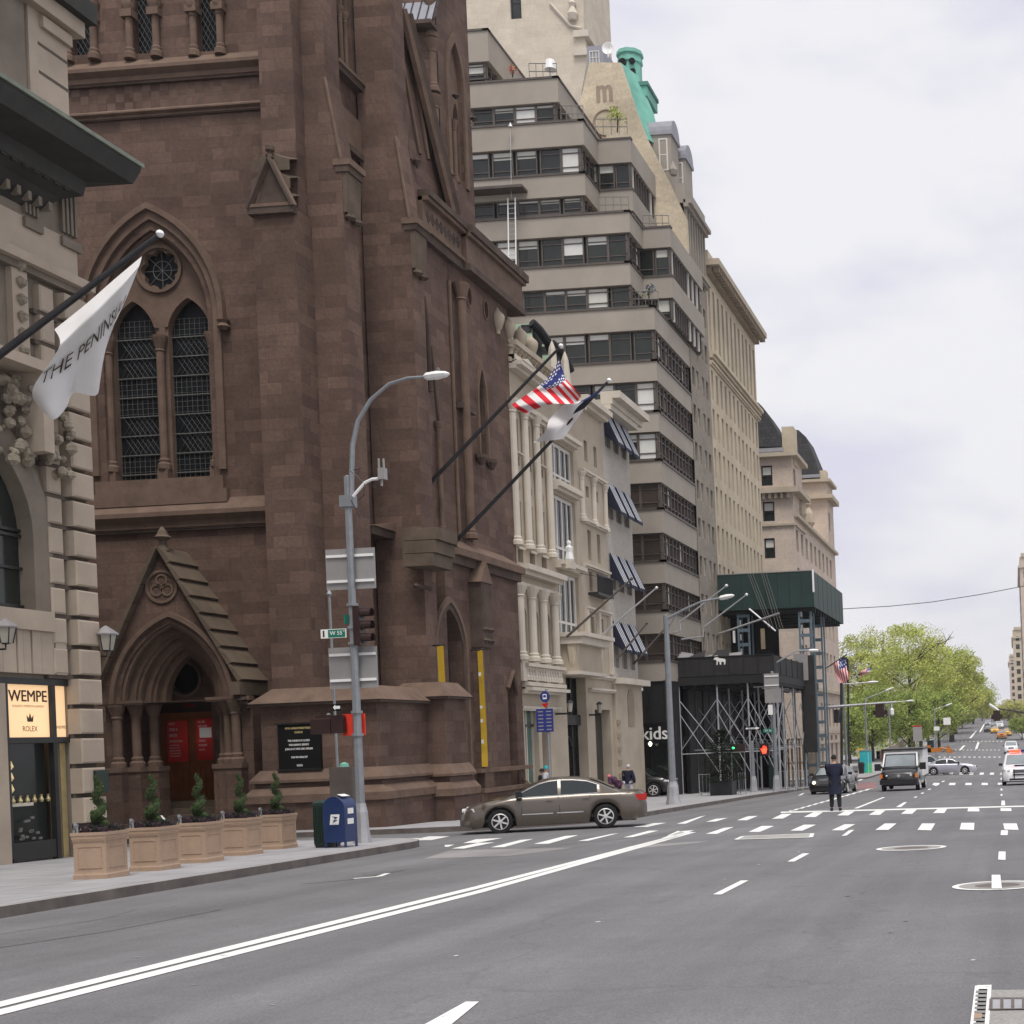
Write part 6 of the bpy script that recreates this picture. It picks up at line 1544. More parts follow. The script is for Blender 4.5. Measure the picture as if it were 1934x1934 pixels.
mb = MB('beige_light')
for y_ in (65, 100): q = S(1105, y_, YK); mb.box(q[0] - 1.0, q[0] + .4, YK - .3, YK + 5, q[1] - .3, q[1] + .3)
a, b, c_ = S(1040, 8, YK), S(1078, 50, YK), S(1098, 55, YK); mb.path([(a[0], YK - .1, a[1]), (b[0], YK - .1, b[1]), (c_[0], YK - .1, c_[1])], .14, 6); mb.lathe([(.3, 0), (.5, .5), (.2, 1.2), (.35, 1.5), (.1, 1.9)], (S(1083, 30, YK)[0], YK - .2, S(1083, 40, YK)[1]), 8)
mb.build('stone_trim', tow)
YQ = 100.0; t = thing('glass_block', 'pale bluish glazed rooftop block beside the copper turret', 'building', (-33, YQ, gz(100))); mb = MB('slate_grey'); a, b = S(1108, 90, YQ), S(1140, 120, YQ); mb.box(a[0], b[0], YQ, YQ + 6, gz(100), a[1] + .1, 'slate_grey'); mb.build('wall', t); windowpart(t, 'S', YQ, a[0] + .2, b[0] - .3, b[1], a[1] - .3, 'white_frame', 'sky_painted_glass', 3, 2, .06, .02)

# ---------------------------------------------------------------- white building with cornice
YW0, YW1 = YT1 + .02, EY(1441, XG, 1050)
wht = thing('cream_building', 'tall cream stone building with rows of narrow windows and a heavy top cornice', 'building', (XG, YW0, gz(90)))
def WE(x, y): return E(x, y, XG)
zc1_ = WE(1352, 545)[1]; zs1 = WE(1356, 690)[1]; zb1 = WE(1440, 1290)[1]
ncol = 12; dy = (YW1 - YW0) / ncol; ys_ = [YW0]
for k in range(ncol): ys_ += [YW0 + dy * (k + .28), YW0 + dy * (k + .72)]
ys_ += [YW1]
mb = MB('cream_stone'); nf = 8; fl = (zs1 - .6 - zb1) / nf; zv = [gz(90) - 1, zb1]
for k in range(nf): zv += [zb1 + fl * k + .3, zb1 + fl * (k + 1) - .3]
zv += [zs1 + .3, zc1_ - .6, zc1_]
top_i = len(zv) - 3
mb.grid('E', XG + .02, ys_, zv, lambda i, j: (i % 2 == 1 and ((j % 2 == 0 and 2 <= j < top_i) or j == top_i)), .35)
mb.box(-45, XG - .33, YW0, YW1, gz(90) - 1, zc1_, 'cream_stone'); mb.box(-44, XG - .4, YW1 - .5, YW1, gz(90), zc1_)
mb.slab('S', YW0 - .01, 0, rect(-44, XG, zTn, zc1_)); mb.build('wall', wht)
for k in range(ncol):
 for j in range(nf): windowpart(wht, 'E', XG + .02, ys_[1 + 2 * k], ys_[2 + 2 * k], zv[2 + 2 * j], zv[3 + 2 * j], 'bronze_frame', 'window_glass', 1, 2, .07, .28)
for k in range(ncol): mb = MB('window_glass'); mb.box(XG - .3, XG - .25, ys_[1 + 2 * k], ys_[2 + 2 * k], zs1 + .3, zc1_ - .6); mb.box(XG - .24, XG - .1, ys_[1 + 2 * k], ys_[2 + 2 * k], lerp(zs1, zc1_, .5) - .15, lerp(zs1, zc1_, .5) + .15, 'bronze_frame'); mb.build('attic_window', wht)
mb = MB('cream_stone'); ledge(mb, zs1 + .25, .25, .45, YW0, YW1 + .4, X=XG); ledge(mb, zs1 - .4, .15, .25, YW0, YW1 + .2, X=XG); ledge(mb, zb1 + .2, .2, .3, YW0, YW1, X=XG)
zc2 = WE(1350, 507)[1]
mb.box(XG - 1, XG + .4, YW0 + .01, YW1 + .0, zc1_, zc1_ + .45, 'beige_dark'); mb.box(XG - 1, XG + 1.0, YW0 - .3, YW1 + .1, zc1_ + .45, zc1_ + .85, 'beige_stone'); mb.box(XG - 1, XG + .2, YW0, YW1 + .1, zc1_ + .85, zc2 + .2, 'cream_stone')
for k in range(30): y = lerp(YW0, YW1, (k + .5) / 30); mb.box(XG + .5, XG + .9, y - .12, y + .12, zc1_ + .1, zc1_ + .44, 'beige_dark')
mb.box(XG - 3, XG - .6, YW0, YW1 - 1, zc1_ + .8, zc2 + .5, 'beige_stone')
mb.build('cornice', wht)

# ---------------------------------------------------------------- stone hotel beyond the cross street
pk_ = thing('mansard_building', 'pinkish stone building with dark mansard roofs beyond the cross street', 'building', (XG, 113, gz(113)))
YE1 = EY(1496, XG, 900); YE2 = EY(1505, XG, 900) + 3; YE3 = EY(1562, XG, 950); YE4 = EY(1575, XG, 1000)
e_ = lambda x, y: E(x, y, XG); s1 = lambda x, y: S(x, y, YE1); s3 = lambda x, y: S(x, y, YE3)
zA = s1(1495, 855)[1]; zLow = e_(1515, 985)[1]; zC3 = s3(1562, 905)[1]
mb = MB('pink_stone'); g0_ = gz(115) - 1
wins = [(1437, 1458, 880, 918), (1440, 1462, 948, 985), (1443, 1463, 1017, 1055), (1446, 1466, 1190, 1225)]
wr = [rect(s1(a, c)[0], s1(b, c)[0], s1(a, d)[1], s1(a, c)[1]) for a, b, c, d in wins]
mb.slab('S', YE1, .8, rect(-40, XG - .012, g0_, zA), wr)
def rowsE(ya, yb_, pitch, wdt, zs_): return [rect(y, y + wdt, z0, z1) for z0, z1 in zs_ for y in [ya + pitch * k for k in range(int((yb_ - ya) / pitch))]]
zr = [(s1(1495, b)[1], s1(1495, a)[1]) for a, b in ((880, 918), (948, 985), (1017, 1055))]
zl = []; z = zLow - 3.3
while z > e_(1540, 1300)[1]: zl.append((z, z + 2.0)); z -= 3.45
h1 = rowsE(YE1 + .8, YE2, 2.6, 1.1, [q for q in zr if q[0] > zLow + .3])
mb.slab('E', XG, .6, rect(YE1 + .02, YE2, zLow, zA), h1)
h2 = rowsE(YE1 + .9, YE4 - 1, 2.75, 1.25, zl + [(e_(1530, 1352)[1] - 1.0, e_(1530, 1325)[1])])
zb_ = e_(1540, 1390)[1]; h4 = rowsE(YE1 + 1, YE4 - 1, 3.4, 1.6, [(g0_ + 1.6, zb_)])
mb.slab('E', XG, .6, rect(YE1 + .02, YE4, g0_, zLow), h2 + h4)
h3 = rowsE(YE3 + .8, YE4, 2.4, 1.0, [(s3(1562, b)[1], s3(1562, a)[1]) for a, b in ((965, 1000), (1020, 1060)) if s3(1562, b)[1] > zLow + .3])
mb.slab('E', XG, .6, rect(YE3 + .02, YE4, zLow, zC3), h3); mb.slab('S', YE3, .6, rect(-26, XG - .012, zLow - .2, zC3))
mb.box(-40, XG - .7, YE1 + .9, YE2, zLow, zA, 'pink_stone'); mb.box(-40, XG - .7, YE1 + .85, YE4, g0_, zLow, 'pink_stone'); mb.box(-26, XG - .65, YE3 + .65, YE4, zLow, zC3, 'pink_stone')
mb.build('wall', pk_)
for h_ in wr: windowpart(pk_, 'S', YE1, h_[0][0], h_[1][0], h_[0][1], h_[2][1], 'dark_frame', 'window_glass', 1, 2, .12, .2, blind=.45)
for h_ in h1 + h3 + h2[:70] + h4: windowpart(pk_, 'E', XG, h_[0][0], h_[1][0], h_[0][1], h_[2][1], 'bronze_frame', 'window_glass', 1, 2, .08, .3)
mb = MB('beige_stone')
def band(z, h, p):
 mb.box(-40, XG + p, YE1 - p, YE1, z - h, z); mb.box(XG, XG + p, YE1, YE2, z - h, z)
band(zA, .35, .6); band(s1(1495, 925)[1] + .2, .5, .75); band(s1(1495, 990)[1] + .1, .2, .2)
for k in range(14): x = XG - .4 - k * .55; mb.box(x - .12, x + .12, YE1 - .5, YE1, s1(1495, 925)[1] - .75, s1(1495, 925)[1] - .3)
for z, p in ((zLow, .4), (e_(1540, 1300)[1], .5), (e_(1540, 1400)[1], .25), (e_(1540, 1380)[1], .15)): mb.box(XG, XG + p, YE1, YE4, z - .3, z)
mb.box(-26, XG + .5, YE3 - .5, YE3, zC3 - .3, zC3); mb.box(XG, XG + .5, YE3, YE4, zC3 - .3, zC3); q = s3(1562, 935)[1]; mb.box(-26, XG + .7, YE3 - .6, YE3, q - .4, q); mb.box(XG, XG + .7, YE3, YE4, q - .5, q)
for yy in (YE1 + 4, YE1 + 9): mb.lathe([(.3, 0), (.6, .5), (.5, 1.4), (.15, 2.0), (.3, 2.3), (.05, 2.8)], (XG, yy, zLow + .0), 8)
P = [S(1478, 858, YE1 + 1), S(1500, 858, YE1 + 1)]; mb.box(P[0][0], P[1][0], YE1 + 1, YE1 + 3, P[0][1] - 1, S(1480, 806, YE1 + 1)[1], 'cream_stone')
P = [S(1548, 890, YE3 + .5), S(1560, 888, YE3 + .5)]; mb.box(P[0][0], P[1][0], YE3 + .5, YE3 + 2, P[0][1] - 1, S(1560, 888, YE3 + .5)[1], 'cream_stone')
mb.build('stone_trim', pk_)
mb = MB('slate')
def mansard(pts, Ya, Yb_):
 q = [S(x, y, Ya) for x, y in pts]; n = len(q)
 mb.mesh([(x, Ya + .3 * k * 0, z) for k, (x, z) in enumerate(q)] + [(x, Yb_, z) for x, z in q], [tuple(range(n))] + [(i, (i + 1) % n, n + (i + 1) % n, n + i) for i in range(n)])
mansard([(1380, 846), (1476, 843), (1468, 815), (1452, 785), (1440, 768), (1432, 760), (1380, 760)], YE1 + .4, YE1 + 6)
mansard([(1498, 895), (1548, 895), (1540, 868), (1522, 825), (1508, 812), (1498, 812)], YE3 + .4, YE3 + 6)
mb.mesh([(S(1480, 812, YE1 + 5)[0], YE1 + 5, S(1480, 812, YE1 + 5)[1])] * 0, [])
mb.build('mansard_roof', pk_)
mb = MB('slate_grey'); q = S(1476, 846, YE1); mb.box(-30, q[0] + .1, YE1 + .2, YE1 + .5, q[1] - .25, q[1] + .1); q = S(1548, 896, YE3); mb.box(-25, q[0], YE3 + .2, YE3 + .5, q[1] - .25, q[1] + .1); mb.build('gutter', pk_)

# ---------------------------------------------------------------- black sidewalk shed with scaffolding
YH, YH2 = 75.0, 91.5
XH0, XH1 = S(1268, 1300, YH)[0], S(1462, 1300, YH)[0]
hz = lambda y, x=1380: S(x, y, YH)[1]
shed = thing('sidewalk_shed', 'black netted sidewalk shed on steel scaffold legs over the far pavement', 'scaffold', ((XH0 + XH1) / 2, YH, gz(YH) + .15))
zt, zd, zd2 = hz(1240), hz(1275), hz(1288)
YH2 = EY(1543, XH1, 1300)
mb = MB('shed_black'); mb.box(XH0, XH1, YH, YH2, zd2, zd); mb.box(XH0 - .4, XH1 + .1, YH - .12, YH, zd2 - .1, zd - .05); mb.box(XH1, XH1 + .12, YH, YH2, zd2 - .1, zd - .05)
for k in range(10): x = lerp(XH0, XH1, k / 9); mb.box(x - .06, x + .06, YH + .05, YH2, zd2 - .25, zd2)
mb.build('deck', shed)
mb = MB('netting'); n = 7
for k in range(n):
 a, b = lerp(XH0, XH1, k / n), lerp(XH0, XH1, (k + 1) / n); mb.box(a + .05, b - .05, YH - .04, YH - .01, zd, zt); mb.box(a - .05, a + .05, YH - .06, YH + .04, zd, zt + .05, 'shed_black')
for k in range(8):
 a, b = lerp(YH, YH2, k / 8), lerp(YH, YH2, (k + 1) / 8); mb.box(XH1 + .0, XH1 + .03, a + .05, b - .05, zd, zt); mb.box(XH1 - .04, XH1 + .07, a - .05, a + .05, zd, zt + .05, 'shed_black')
mb.box(XH0, XH1 + .05, YH - .08, YH + .05, zt, zt + .06, 'shed_black'); mb.build('netting_panel', shed)
mb = MB('letter_gold'); c_ = S(1360, 1248, YH); X0, Z0 = c_; k_ = .026
moose = [(-9, 7), (-11, 10), (-8, 11), (-7, 9), (-5, 12), (-4, 9), (-2, 10), (-3, 6), (0, 5), (6, 4), (10, 3), (11, -1), (10, -8), (8, -8), (8, -3), (3, -2), (2, -8), (0, -8), (-1, -2), (-4, -1), (-5, -8), (-7, -8), (-6, 0), (-9, 3), (-12, 2), (-11, 5)]
mb.slab('S', YH - .07, .02, [(X0 + p[0] * k_ * 1.15, Z0 + p[1] * k_ * 1.1) for p in moose], mat='letter_white'); mb.build('moose_emblem', shed)
def leg(x, y, nm='post'):
 mb = MB('scaf_steel'); z0 = gz(y) + .15; mb.tube((x, y, z0), (x, y, zd2), .055, n=8); mb.box(x - .15, x + .15, y - .15, y + .15, z0, z0 + .04); mb.build(nm, shed)
xs_ = [XH0 + .4, lerp(XH0, XH1, .44), lerp(XH0, XH1, .74), XH1 - .1]
for y in (YH + .1, YH + 3.2, YH + 7, YH + 11, YH2 - .2):
 for x in xs_: leg(x, y)
def brace(p, q, r=.028, mat='scaf_steel'):
 mb = MB(mat); mb.tube(p, q, r, n=6); mb.build('brace', shed)
z0 = gz(YH) + .3; zm = lerp(z0, zd2, .38); zm2 = lerp(z0, zd2, .72)
for y in (YH + .1, YH + 3.2, YH + 6.4):
 for a, b in zip(xs_, xs_[1:]):
  brace((a, y, zm), (b, y, zm2 + .8)); brace((a, y, zm2 + .8), (b, y, zm)); brace((a, y, zm2), (b, y, z0 + .9)); 
 brace((xs_[0], y, zm - .2), (xs_[-1], y, zm - .2))
for x in (xs_[-1], xs_[0]):
 for a in range(5):
  y = YH + .1 + 3.2 * a; brace((x, y, zm), (x, min(y + 3.2, YH2), zm2 + .6)); brace((x, y, zm2 + .6), (x, min(y + 3.2, YH2), zm))
for k in range(5): y = YH + 1.6 + 3 * k; brace((XH0, y, zm + .2 * k), (XH1, y + .8, zm - .1))
mb = MB('white_paint')
for k in range(6): y = YH + 1.5 + k * 2.6; mb.box(XH1 - 1.5, XH1 - .3, y, y + .12, zd2 - .32, zd2 - .26)
mb.build('strip_light', shed)
mb = MB('shed_black'); xb = XG + .35
mb.box(xb - .2, xb, YH + .4, YH2 + 6, gz(80) - .6, zd2 - .3, 'notice_black')
for k in range(12): y = YH + .5 + k * 1.8; mb.box(xb, xb + .06, y, y + .07, gz(80) - .5, zd2 - .3, 'bronze_frame' if k % 2 else 'shed_black')
mb.box(XG - .3, XH1 - 2.6, YH2 + 1.4, YH2 + 1.5, gz(90), zd2, 'notice_black')
mb.build('hoarding', shed)
mb = MB('plywood'); yq = YH2 - 1.0
a, b = S(1480, 1440, yq)[0], S(1545, 1440, yq)[0]; zt2, zt1 = S(1500, 1395, yq)[1], S(1500, 1490, yq)[1]
for k in range(9): x = lerp(a, b, k / 9); mb.box(x, x + .14, yq, yq + .08, gz(yq) + .1, zt2)
mb.box(a, b, yq - .05, yq, lerp(zt1, zt2, .5), lerp(zt1, zt2, .5) + .1); mb.box(a, b, yq - .05, yq, zt2 - .1, zt2); mb.build('timber_screen', shed)
mb = MB('plywood'); mb.cur = 'beige_dark'; a, b = S(1523, 1440, yq)[0], S(1551, 1440, yq)[0]; mb.box(a, b, yq - .6, yq - .3, gz(yq) + .1, S(1535, 1422, yq)[1]); mb.build('concrete_block', shed)
mb = MB('bin_green'); a, b = S(1451, 1440, YH + 3)[0], S(1466, 1440, YH + 3)[0]; mb.box(a, b, YH + 3, YH + 3.2, gz(YH) + .15, S(1458, 1432, YH + 3)[1]); mb.build('green_door', shed)
mb = MB('netting'); 
for k in range(5): x = lerp(XH0 + .6, XH1 - 2.5, k / 4); mb.mesh([(x - .5, YH + .3, zt), (x + .6, YH + .3, zt), (x + .4, YH + 1.6, zt + .35 + .2 * (k % 2)), (x - .3, YH + 1.5, zt + .5 - .2 * (k % 3))], [(0, 1, 2, 3)], 'netting' if k % 2 else 'sign_back')
mb.build('roof_clutter', shed)
# green elevated shed
YU1 = 86.0; Xu1 = S(1537, 1120, YU1)[0]; Xu0 = S(1356, 1120, YU1)[0]; YU2 = EY(1592, Xu1, 1150)
u = lambda x, y: S(x, y, YU1)
gsh = thing('elevated_shed', 'big dark green plywood parapet platform raised high on steel towers above the street corner', 'scaffold', (Xu0, YU1, gz(YU1)))
zt, zb3 = u(1450, 1082)[1], u(1450, 1150)[1]
mb = MB('shed_green'); mb.box(Xu0, Xu1, YU1, YU1 + .12, zb3, zt); mb.box(Xu1 - .12, Xu1, YU1 + .12, YU2, zb3, zt); mb.box(Xu0, Xu1, YU2 - .12, YU2, zb3, zt)
n = 8
for k in range(1, n): x = lerp(Xu0, Xu1, k / n); mb.box(x - .015, x + .015, YU1 - .015, YU1, zb3, zt, 'shed_black')
for k in range(1, 7): y = lerp(YU1, YU2, k / 7); mb.box(Xu1, Xu1 + .012, y - .015, y + .015, zb3, zt, 'shed_black')
mb.box(Xu1 - .06, Xu1 + .05, YU1 - .06, YU1 + .06, zt - 1.4, zt + .1, 'white_paint'); mb.box(Xu0, Xu1, YU1 - .04, YU1 + .1, zt, zt + .06, 'sign_back'); mb.build('parapet_panel', gsh)
mb = MB('shed_black'); mb.box(Xu0, Xu1 - .12, YU1 + .12, YU2, zb3 + .2, zb3 + .3)
for k in range(12): y = lerp(YU1 + .2, YU2, k / 12); mb.box(Xu0, Xu1 - .15, y, y + .2, zb3 - .25, zb3 + .2, 'shed_green' if k % 2 else 'shed_black')
mb.build('deck', gsh)
for px0, px1, pyb in ((1393, 1413, 1225), (1509, 1531, 1470)):
 for yy in (YU1 + .3, YU1 + 5):
  a, b = u(px0, 1200)[0], u(px1, 1200)[0]; mb = MB('scaf_blue'); zbt = zd if pyb < 1300 else gz(YU1)
  for x in (a, b):
   mb.box(x - .06, x + .06, yy, yy + .12, zbt, zb3)
   if pyb > 1300 or yy < YU1 + 1: mb.box(x - .05, x + .05, yy + 1.2, yy + 1.32, zbt, zb3)
  z = zbt + .5
  while z < zb3: mb.box(a, b, yy + .02, yy + .08, z, z + .22); z += .95
  z = zbt + .9
  while z < zb3: mb.box(a + .1, a + .2, yy + .02, yy + .06, z, z + .4, 'galv'); z += .95
  mb.build('steel_tower', gsh)
mb = MB('netting'); a, b = u(1508, 1300)[0], u(1541, 1300)[0]; mb.box(a + .3, b, YU1 - .4, YU1 - .2, gz(YU1) + 2.4, u(1530, 1238)[1]); mb.box(u(1500, 1230)[0], b - .4, YU1 - .45, YU1 - .3, u(1530, 1285)[1], u(1530, 1235)[1], 'sign_back'); mb.build('dark_column', gsh)
for p, q in (((1415, 1150), (1465, 1192)), ((1358, 1197), (1472, 1158))):
 mb = MB('galv'); mb.tube(tuple(PP(*p, YU1 - .2)), tuple(PP(*q, YU1 - .5)), .07, n=6); mb.build('brace', gsh)
mb = MB('plywood'); mb.box(u(1381, 1200)[0], u(1385, 1200)[0], YU1 + .5, YU1 + .7, u(1383, 1213)[1], u(1383, 1190)[1], 'white_paint'); mb.box(u(1434, 1200)[0], u(1441, 1200)[0], YU1 + .5, YU1 + .7, u(1437, 1225)[1], u(1437, 1186)[1], 'plywood'); mb.box(u(1362, 1200)[0], u(1455, 1200)[0], YU1 + 3, YU1 + 3.2, zd, zb3, 'shed_black'); mb.build('boards', gsh)
mb = MB('iron_bar')
for x0, y0, x1, y1 in ((1412, 1082, 1452, 1186), (1416, 1082, 1457, 1188), (1421, 1082, 1462, 1188), (1437, 1080, 1468, 1188), (1441, 1080, 1474, 1188), (1446, 1080, 1479, 1188)): mb.tube(tuple(PP(x0, y0, YU1 - .1)), tuple(PP(x1, y1, YU1 - .9)), .016, n=5)
mb.build('hoist_rope', gsh)
for i, (b, t_, lab) in enumerate((((1284, 1175), (1372, 1106), 'white tipped flagpole in front of the grey building over the black shed'), ((1328, 1186), (1410, 1123), 'white tipped flagpole reaching in front of the green elevated shed'))):
 Yb = 74.2 if i == 0 else 76; p0, p1 = PP(*b, Yb), PP(*t_, Yb)
 mb = MB('galv'); mb.path([p0, p1], [.06, .035], 8); mb.lathe([(.02, -.09), (.11, 0), (.02, .09)], tuple(p1), 8, 'white_paint'); mb.path([p0, p0 + Vector((0, 0, -.5)), Vector((XG, p0.y, p0.z - .6))], .05, 6); tag(mb.build('flagpole'), lab, 'flagpole', 'bare flagpoles on the buildings')

# ---------------------------------------------------------------- street lamps, signals, signs
def arm_lamp(name, label, base, pts, r, Yb, head=None, cat='street lamp', group='street lamps with curved arms', root=None):
 """pts: bearings of pole top and arm, first is the pole top"""
 t = root or thing(name, label, cat, tuple(base), group=group)
 W = [PP(x, y, Yb) for x, y in pts]
 top = Vector((base[0], base[1], W[0].z))
 return t, W, top
def mast(name, label, base, ztop, r0, r1, parent=None, pedestal=True, mat='steel_pole', group=None, cat='street lamp'):
 t = thing(name, label, cat, tuple(base), group=group)
 mb = MB(mat); h = ztop - base[2]
 mb.lathe([(r0, 0), (lerp(r0, r1, .5), h * .5), (r1, h), (r1 * .3, h + .03)], (0, 0, 0), 8); local(mb, 'pole', t)
 if pedestal:
  mb = MB('galv'); mb.lathe([(r0 * 2.0, 0), (r0 * 1.9, .1), (r0 * 1.6, .35), (r0 * 1.45, .7), (r0 * 1.2, .82), (r0 * 1.1, .9)], (0, 0, 0), 8); local(mb, 'pedestal', t)
 return t
def lamp_head(mb, p, d, L_=.8, w_=.3):
 d = d.normalized(); s2 = d.cross(Vector((0, 0, 1))).normalized(); up = s2.cross(d)
 n = 8
 ring_ = lambda f, w2, h2: [p + d * L_ * f + s2 * w2 * math.cos(a) + up * h2 * math.sin(a) for a in [2 * math.pi * k / n for k in range(n)]]
 rings = [ring_(0, .05, .05), ring_(.12, w_ * .42, .09), ring_(.5, w_ * .5, .1), ring_(.85, w_ * .4, .07), ring_(1, w_ * .12, .02)]
 vs = [q for r2 in rings for q in r2]
 mb.mesh(vs, [(i * n + k, i * n + (k + 1) % n, (i + 1) * n + (k + 1) % n, (i + 1) * n + k) for i in range(4) for k in range(n)] + [tuple(range(n)), tuple(range(4 * n, 5 * n))])
# near lamp at the corner
b0 = G(684, 1592, .15); Yp = b0.y
ztp = S(655, 900, Yp)[1]
mast1 = mast('street_lamp', 'tall grey street lamp with curved arm at the near corner behind the blue mailbox', b0, ztp, .10, .07, group=None)
R0 = lambda v: v - b0
arm = [(664, 955), (664, 900), (666, 840), (676, 795), (700, 755), (735, 725), (770, 714), (808, 711)]
A = [PP(x, y, Yp) for x, y in arm]; shift = A[0].x - (b0.x + .10)
A = [Vector((a.x - 0, a.y - 0, a.z)) - b0 for a in A]
mb = MB('galv'); mb.path(A, [.06, .06, .055, .05, .045, .04, .035, .03], 8, 'steel_pole'); local(mb, 'arm', mast1, True)
mb = MB('white_paint'); d = A[-1] - A[-2]; lamp_head(mb, A[-1] - d.normalized() * .08, d + Vector((0, 0, .02)), .58, .26); mb.lathe([(.03, 0), (.04, .08), (.01, .1)], tuple(A[-1] + d.normalized() * .25 + Vector((0, 0, .08))), 8, 'iron_bar'); local(mb, 'lamp_head', mast1)
mb = MB('steel_pole'); q = PP(657, 948, Yp) - b0; mb.box(-.16, .16, -.1, .1, q.z - .12, q.z + .14); 
for y_ in (1142, 1185, 1215, 1345, 1388): q = PP(668, y_, Yp) - b0; mb.lathe([(.125, -.03), (.125, .03)], (0, 0, q.z), 8)
local(mb, 'clamp', mast1)
cam_ = thing('street_antenna', 'pale antenna box on a white curved bracket fixed to the near street lamp', 'antenna', tuple(PP(672, 930, Yp)))
o = PP(672, 930, Yp); L2 = lambda x, y: PP(x, y, Yp - .1) - o
mb = MB('white_paint'); mb.path([L2(667, 938), L2(674, 929), L2(690, 911), L2(703, 905), L2(714, 904)], .035, 8); local(mb, 'bracket', cam_, True)
mb = MB('sign_back'); a, b = L2(717, 906), L2(728, 884); mb.box(a.x, b.x, a.y - .08, a.y + .08, a.z, b.z); 
for x in (716, 725): p = L2(x, 884); q = L2(x - 1, 866); mb.path([p, q], .025, 6)
p, q = L2(721, 906), L2(721, 918); mb.path([p, q], .03, 6); local(mb, 'antenna_box', cam_)
mb = MB('black_metal')
for pts in (((663, 890), (675, 900), (690, 915), (688, 935), (678, 945)), ((664, 945), (672, 960), (682, 980)), ((722, 918), (714, 924), (704, 918), (706, 912)), ((668, 888), (682, 885), (676, 895))): mb.path([L2(*p) + Vector((0, -.02, 0)) for p in pts], .010, 5)
local(mb, 'cable', cam_)
def panel_sign(name, x0, x1, y0, y1, Y, label, mat='sign_back', straps=True, group=None, mid=None):
 a, b = S(x0, (y0 + y1) / 2, Y)[0], S(x1, (y0 + y1) / 2, Y)[0]; z1, z0 = S((x0 + x1) / 2, y0, Y)[1], S((x0 + x1) / 2, y1, Y)[1]
 t = thing(name, label, 'sign', ((a + b) / 2, Y, z0), group=group); h = z1 - z0; w2 = (b - a) / 2
 mb = MB(mat); mb.box(-w2, w2, -.01, .01, 0, h)
 if mid: mb.box(-w2 * .85, w2 * .85, -.014, -.01, .0, h * .28, 'beige_light')
 local(mb, 'panel', t)
 if straps:
  mb = MB('galv')
  for q in (.2, .82): mb.box(-w2 + .03, w2 - .02, -.05, -.02, h * q - .03, h * q + .03, 'white_paint')
  local(mb, 'strap', t)
 return t
panel_sign('street_sign', 616, 709, 1036, 1113, Yp + .16, 'upper grey sign back with white straps high on the near street lamp', group='sign backs on the near lamp')
panel_sign('street_sign', 622, 713, 1222, 1300, Yp + .16, 'lower grey sign back below the traffic signal on the near street lamp', group='sign backs on the near lamp')
t = panel_sign('street_sign', 648, 690, 1348, 1389, Yp + .18, 'bright red sign on the near street lamp above the mailbox', mat='sign_red', straps=False)
t = thing('street_name_sign', 'green street name sign reading W 55 with a white end plate', 'sign', (b0.x - .3, Yp - .16, S(640, 1206, Yp)[1]))
a, m_, b = S(606, 1195, Yp - .16)[0], S(620, 1195, Yp - .16)[0], S(654, 1193, Yp - .16)[0]; z0, z1 = S(632, 1205, Yp - .16)[1], S(632, 1188, Yp - .16)[1]
mb = MB('letter_white'); mb.box(a, b, Yp - .17, Yp - .15, z0, z1); mb.box(m_, b - .02, Yp - .175, Yp - .172, z0 + .015, z1 - .015, 'sign_green'); mb.box(a + .05, a + .09, Yp - .174, Yp - .171, z0 + .03, z1 - .03, 'letter_dark'); mb.build('plate', t)
text('W 55', (z1 - z0) * .62, lambda u_, v, k=0: ((m_ + b) / 2 - .02 + u_, Yp - .177 - k, lerp(z0, z1, .52) + v), 'letter_white', 'lettering', t, bold=.002)
text('St', (z1 - z0) * .28, lambda u_, v, k=0: (b - .05 + u_, Yp - .177 - k, lerp(z0, z1, .75) + v), 'letter_white', 'lettering', t)
t = thing('street_name_sign', 'small green avenue name sign seen edge on above the street sign', 'sign', (b0.x - .05, Yp, S(660, 1183, Yp)[1])); mb = MB('sign_green'); z0, z1 = S(660, 1178, Yp)[1], S(660, 1161, Yp)[1]
mb.mesh([(b0.x - .16, Yp - .1, z0), (b0.x - .05, Yp + .4, z0), (b0.x - .05, Yp + .4, z1), (b0.x - .16, Yp - .1, z1), (b0.x - .14, Yp - .1, z0), (b0.x - .03, Yp + .4, z0), (b0.x - .03, Yp + .4, z1), (b0.x - .14, Yp - .1, z1)], [(0, 1, 2, 3), (4, 5, 6, 7), (0, 4, 7, 3)]); mb.build('plate', t)
t = thing('one_way_sign', 'small black and white arrow sign beside the near lamp above the pedestrian signal', 'sign', (S(632, 1342, Yp)[0], Yp - .2, S(632, 1342, Yp)[1]))
c_ = S(636, 1336, Yp - .2); mb = MB('notice_black'); mb.box(c_[0] - .1, c_[0] + .1, Yp - .2, Yp - .185, c_[1] - .08, c_[1] + .08); mb.slab('S', Yp - .205, .004, [(c_[0] + x * .011, c_[1] + y * .011) for x, y in ((-8, 0), (-3, 6), (-3, 3), (7, 3), (7, -3), (-3, -3), (-3, -6))], mat='letter_white'); mb.build('plate', t)
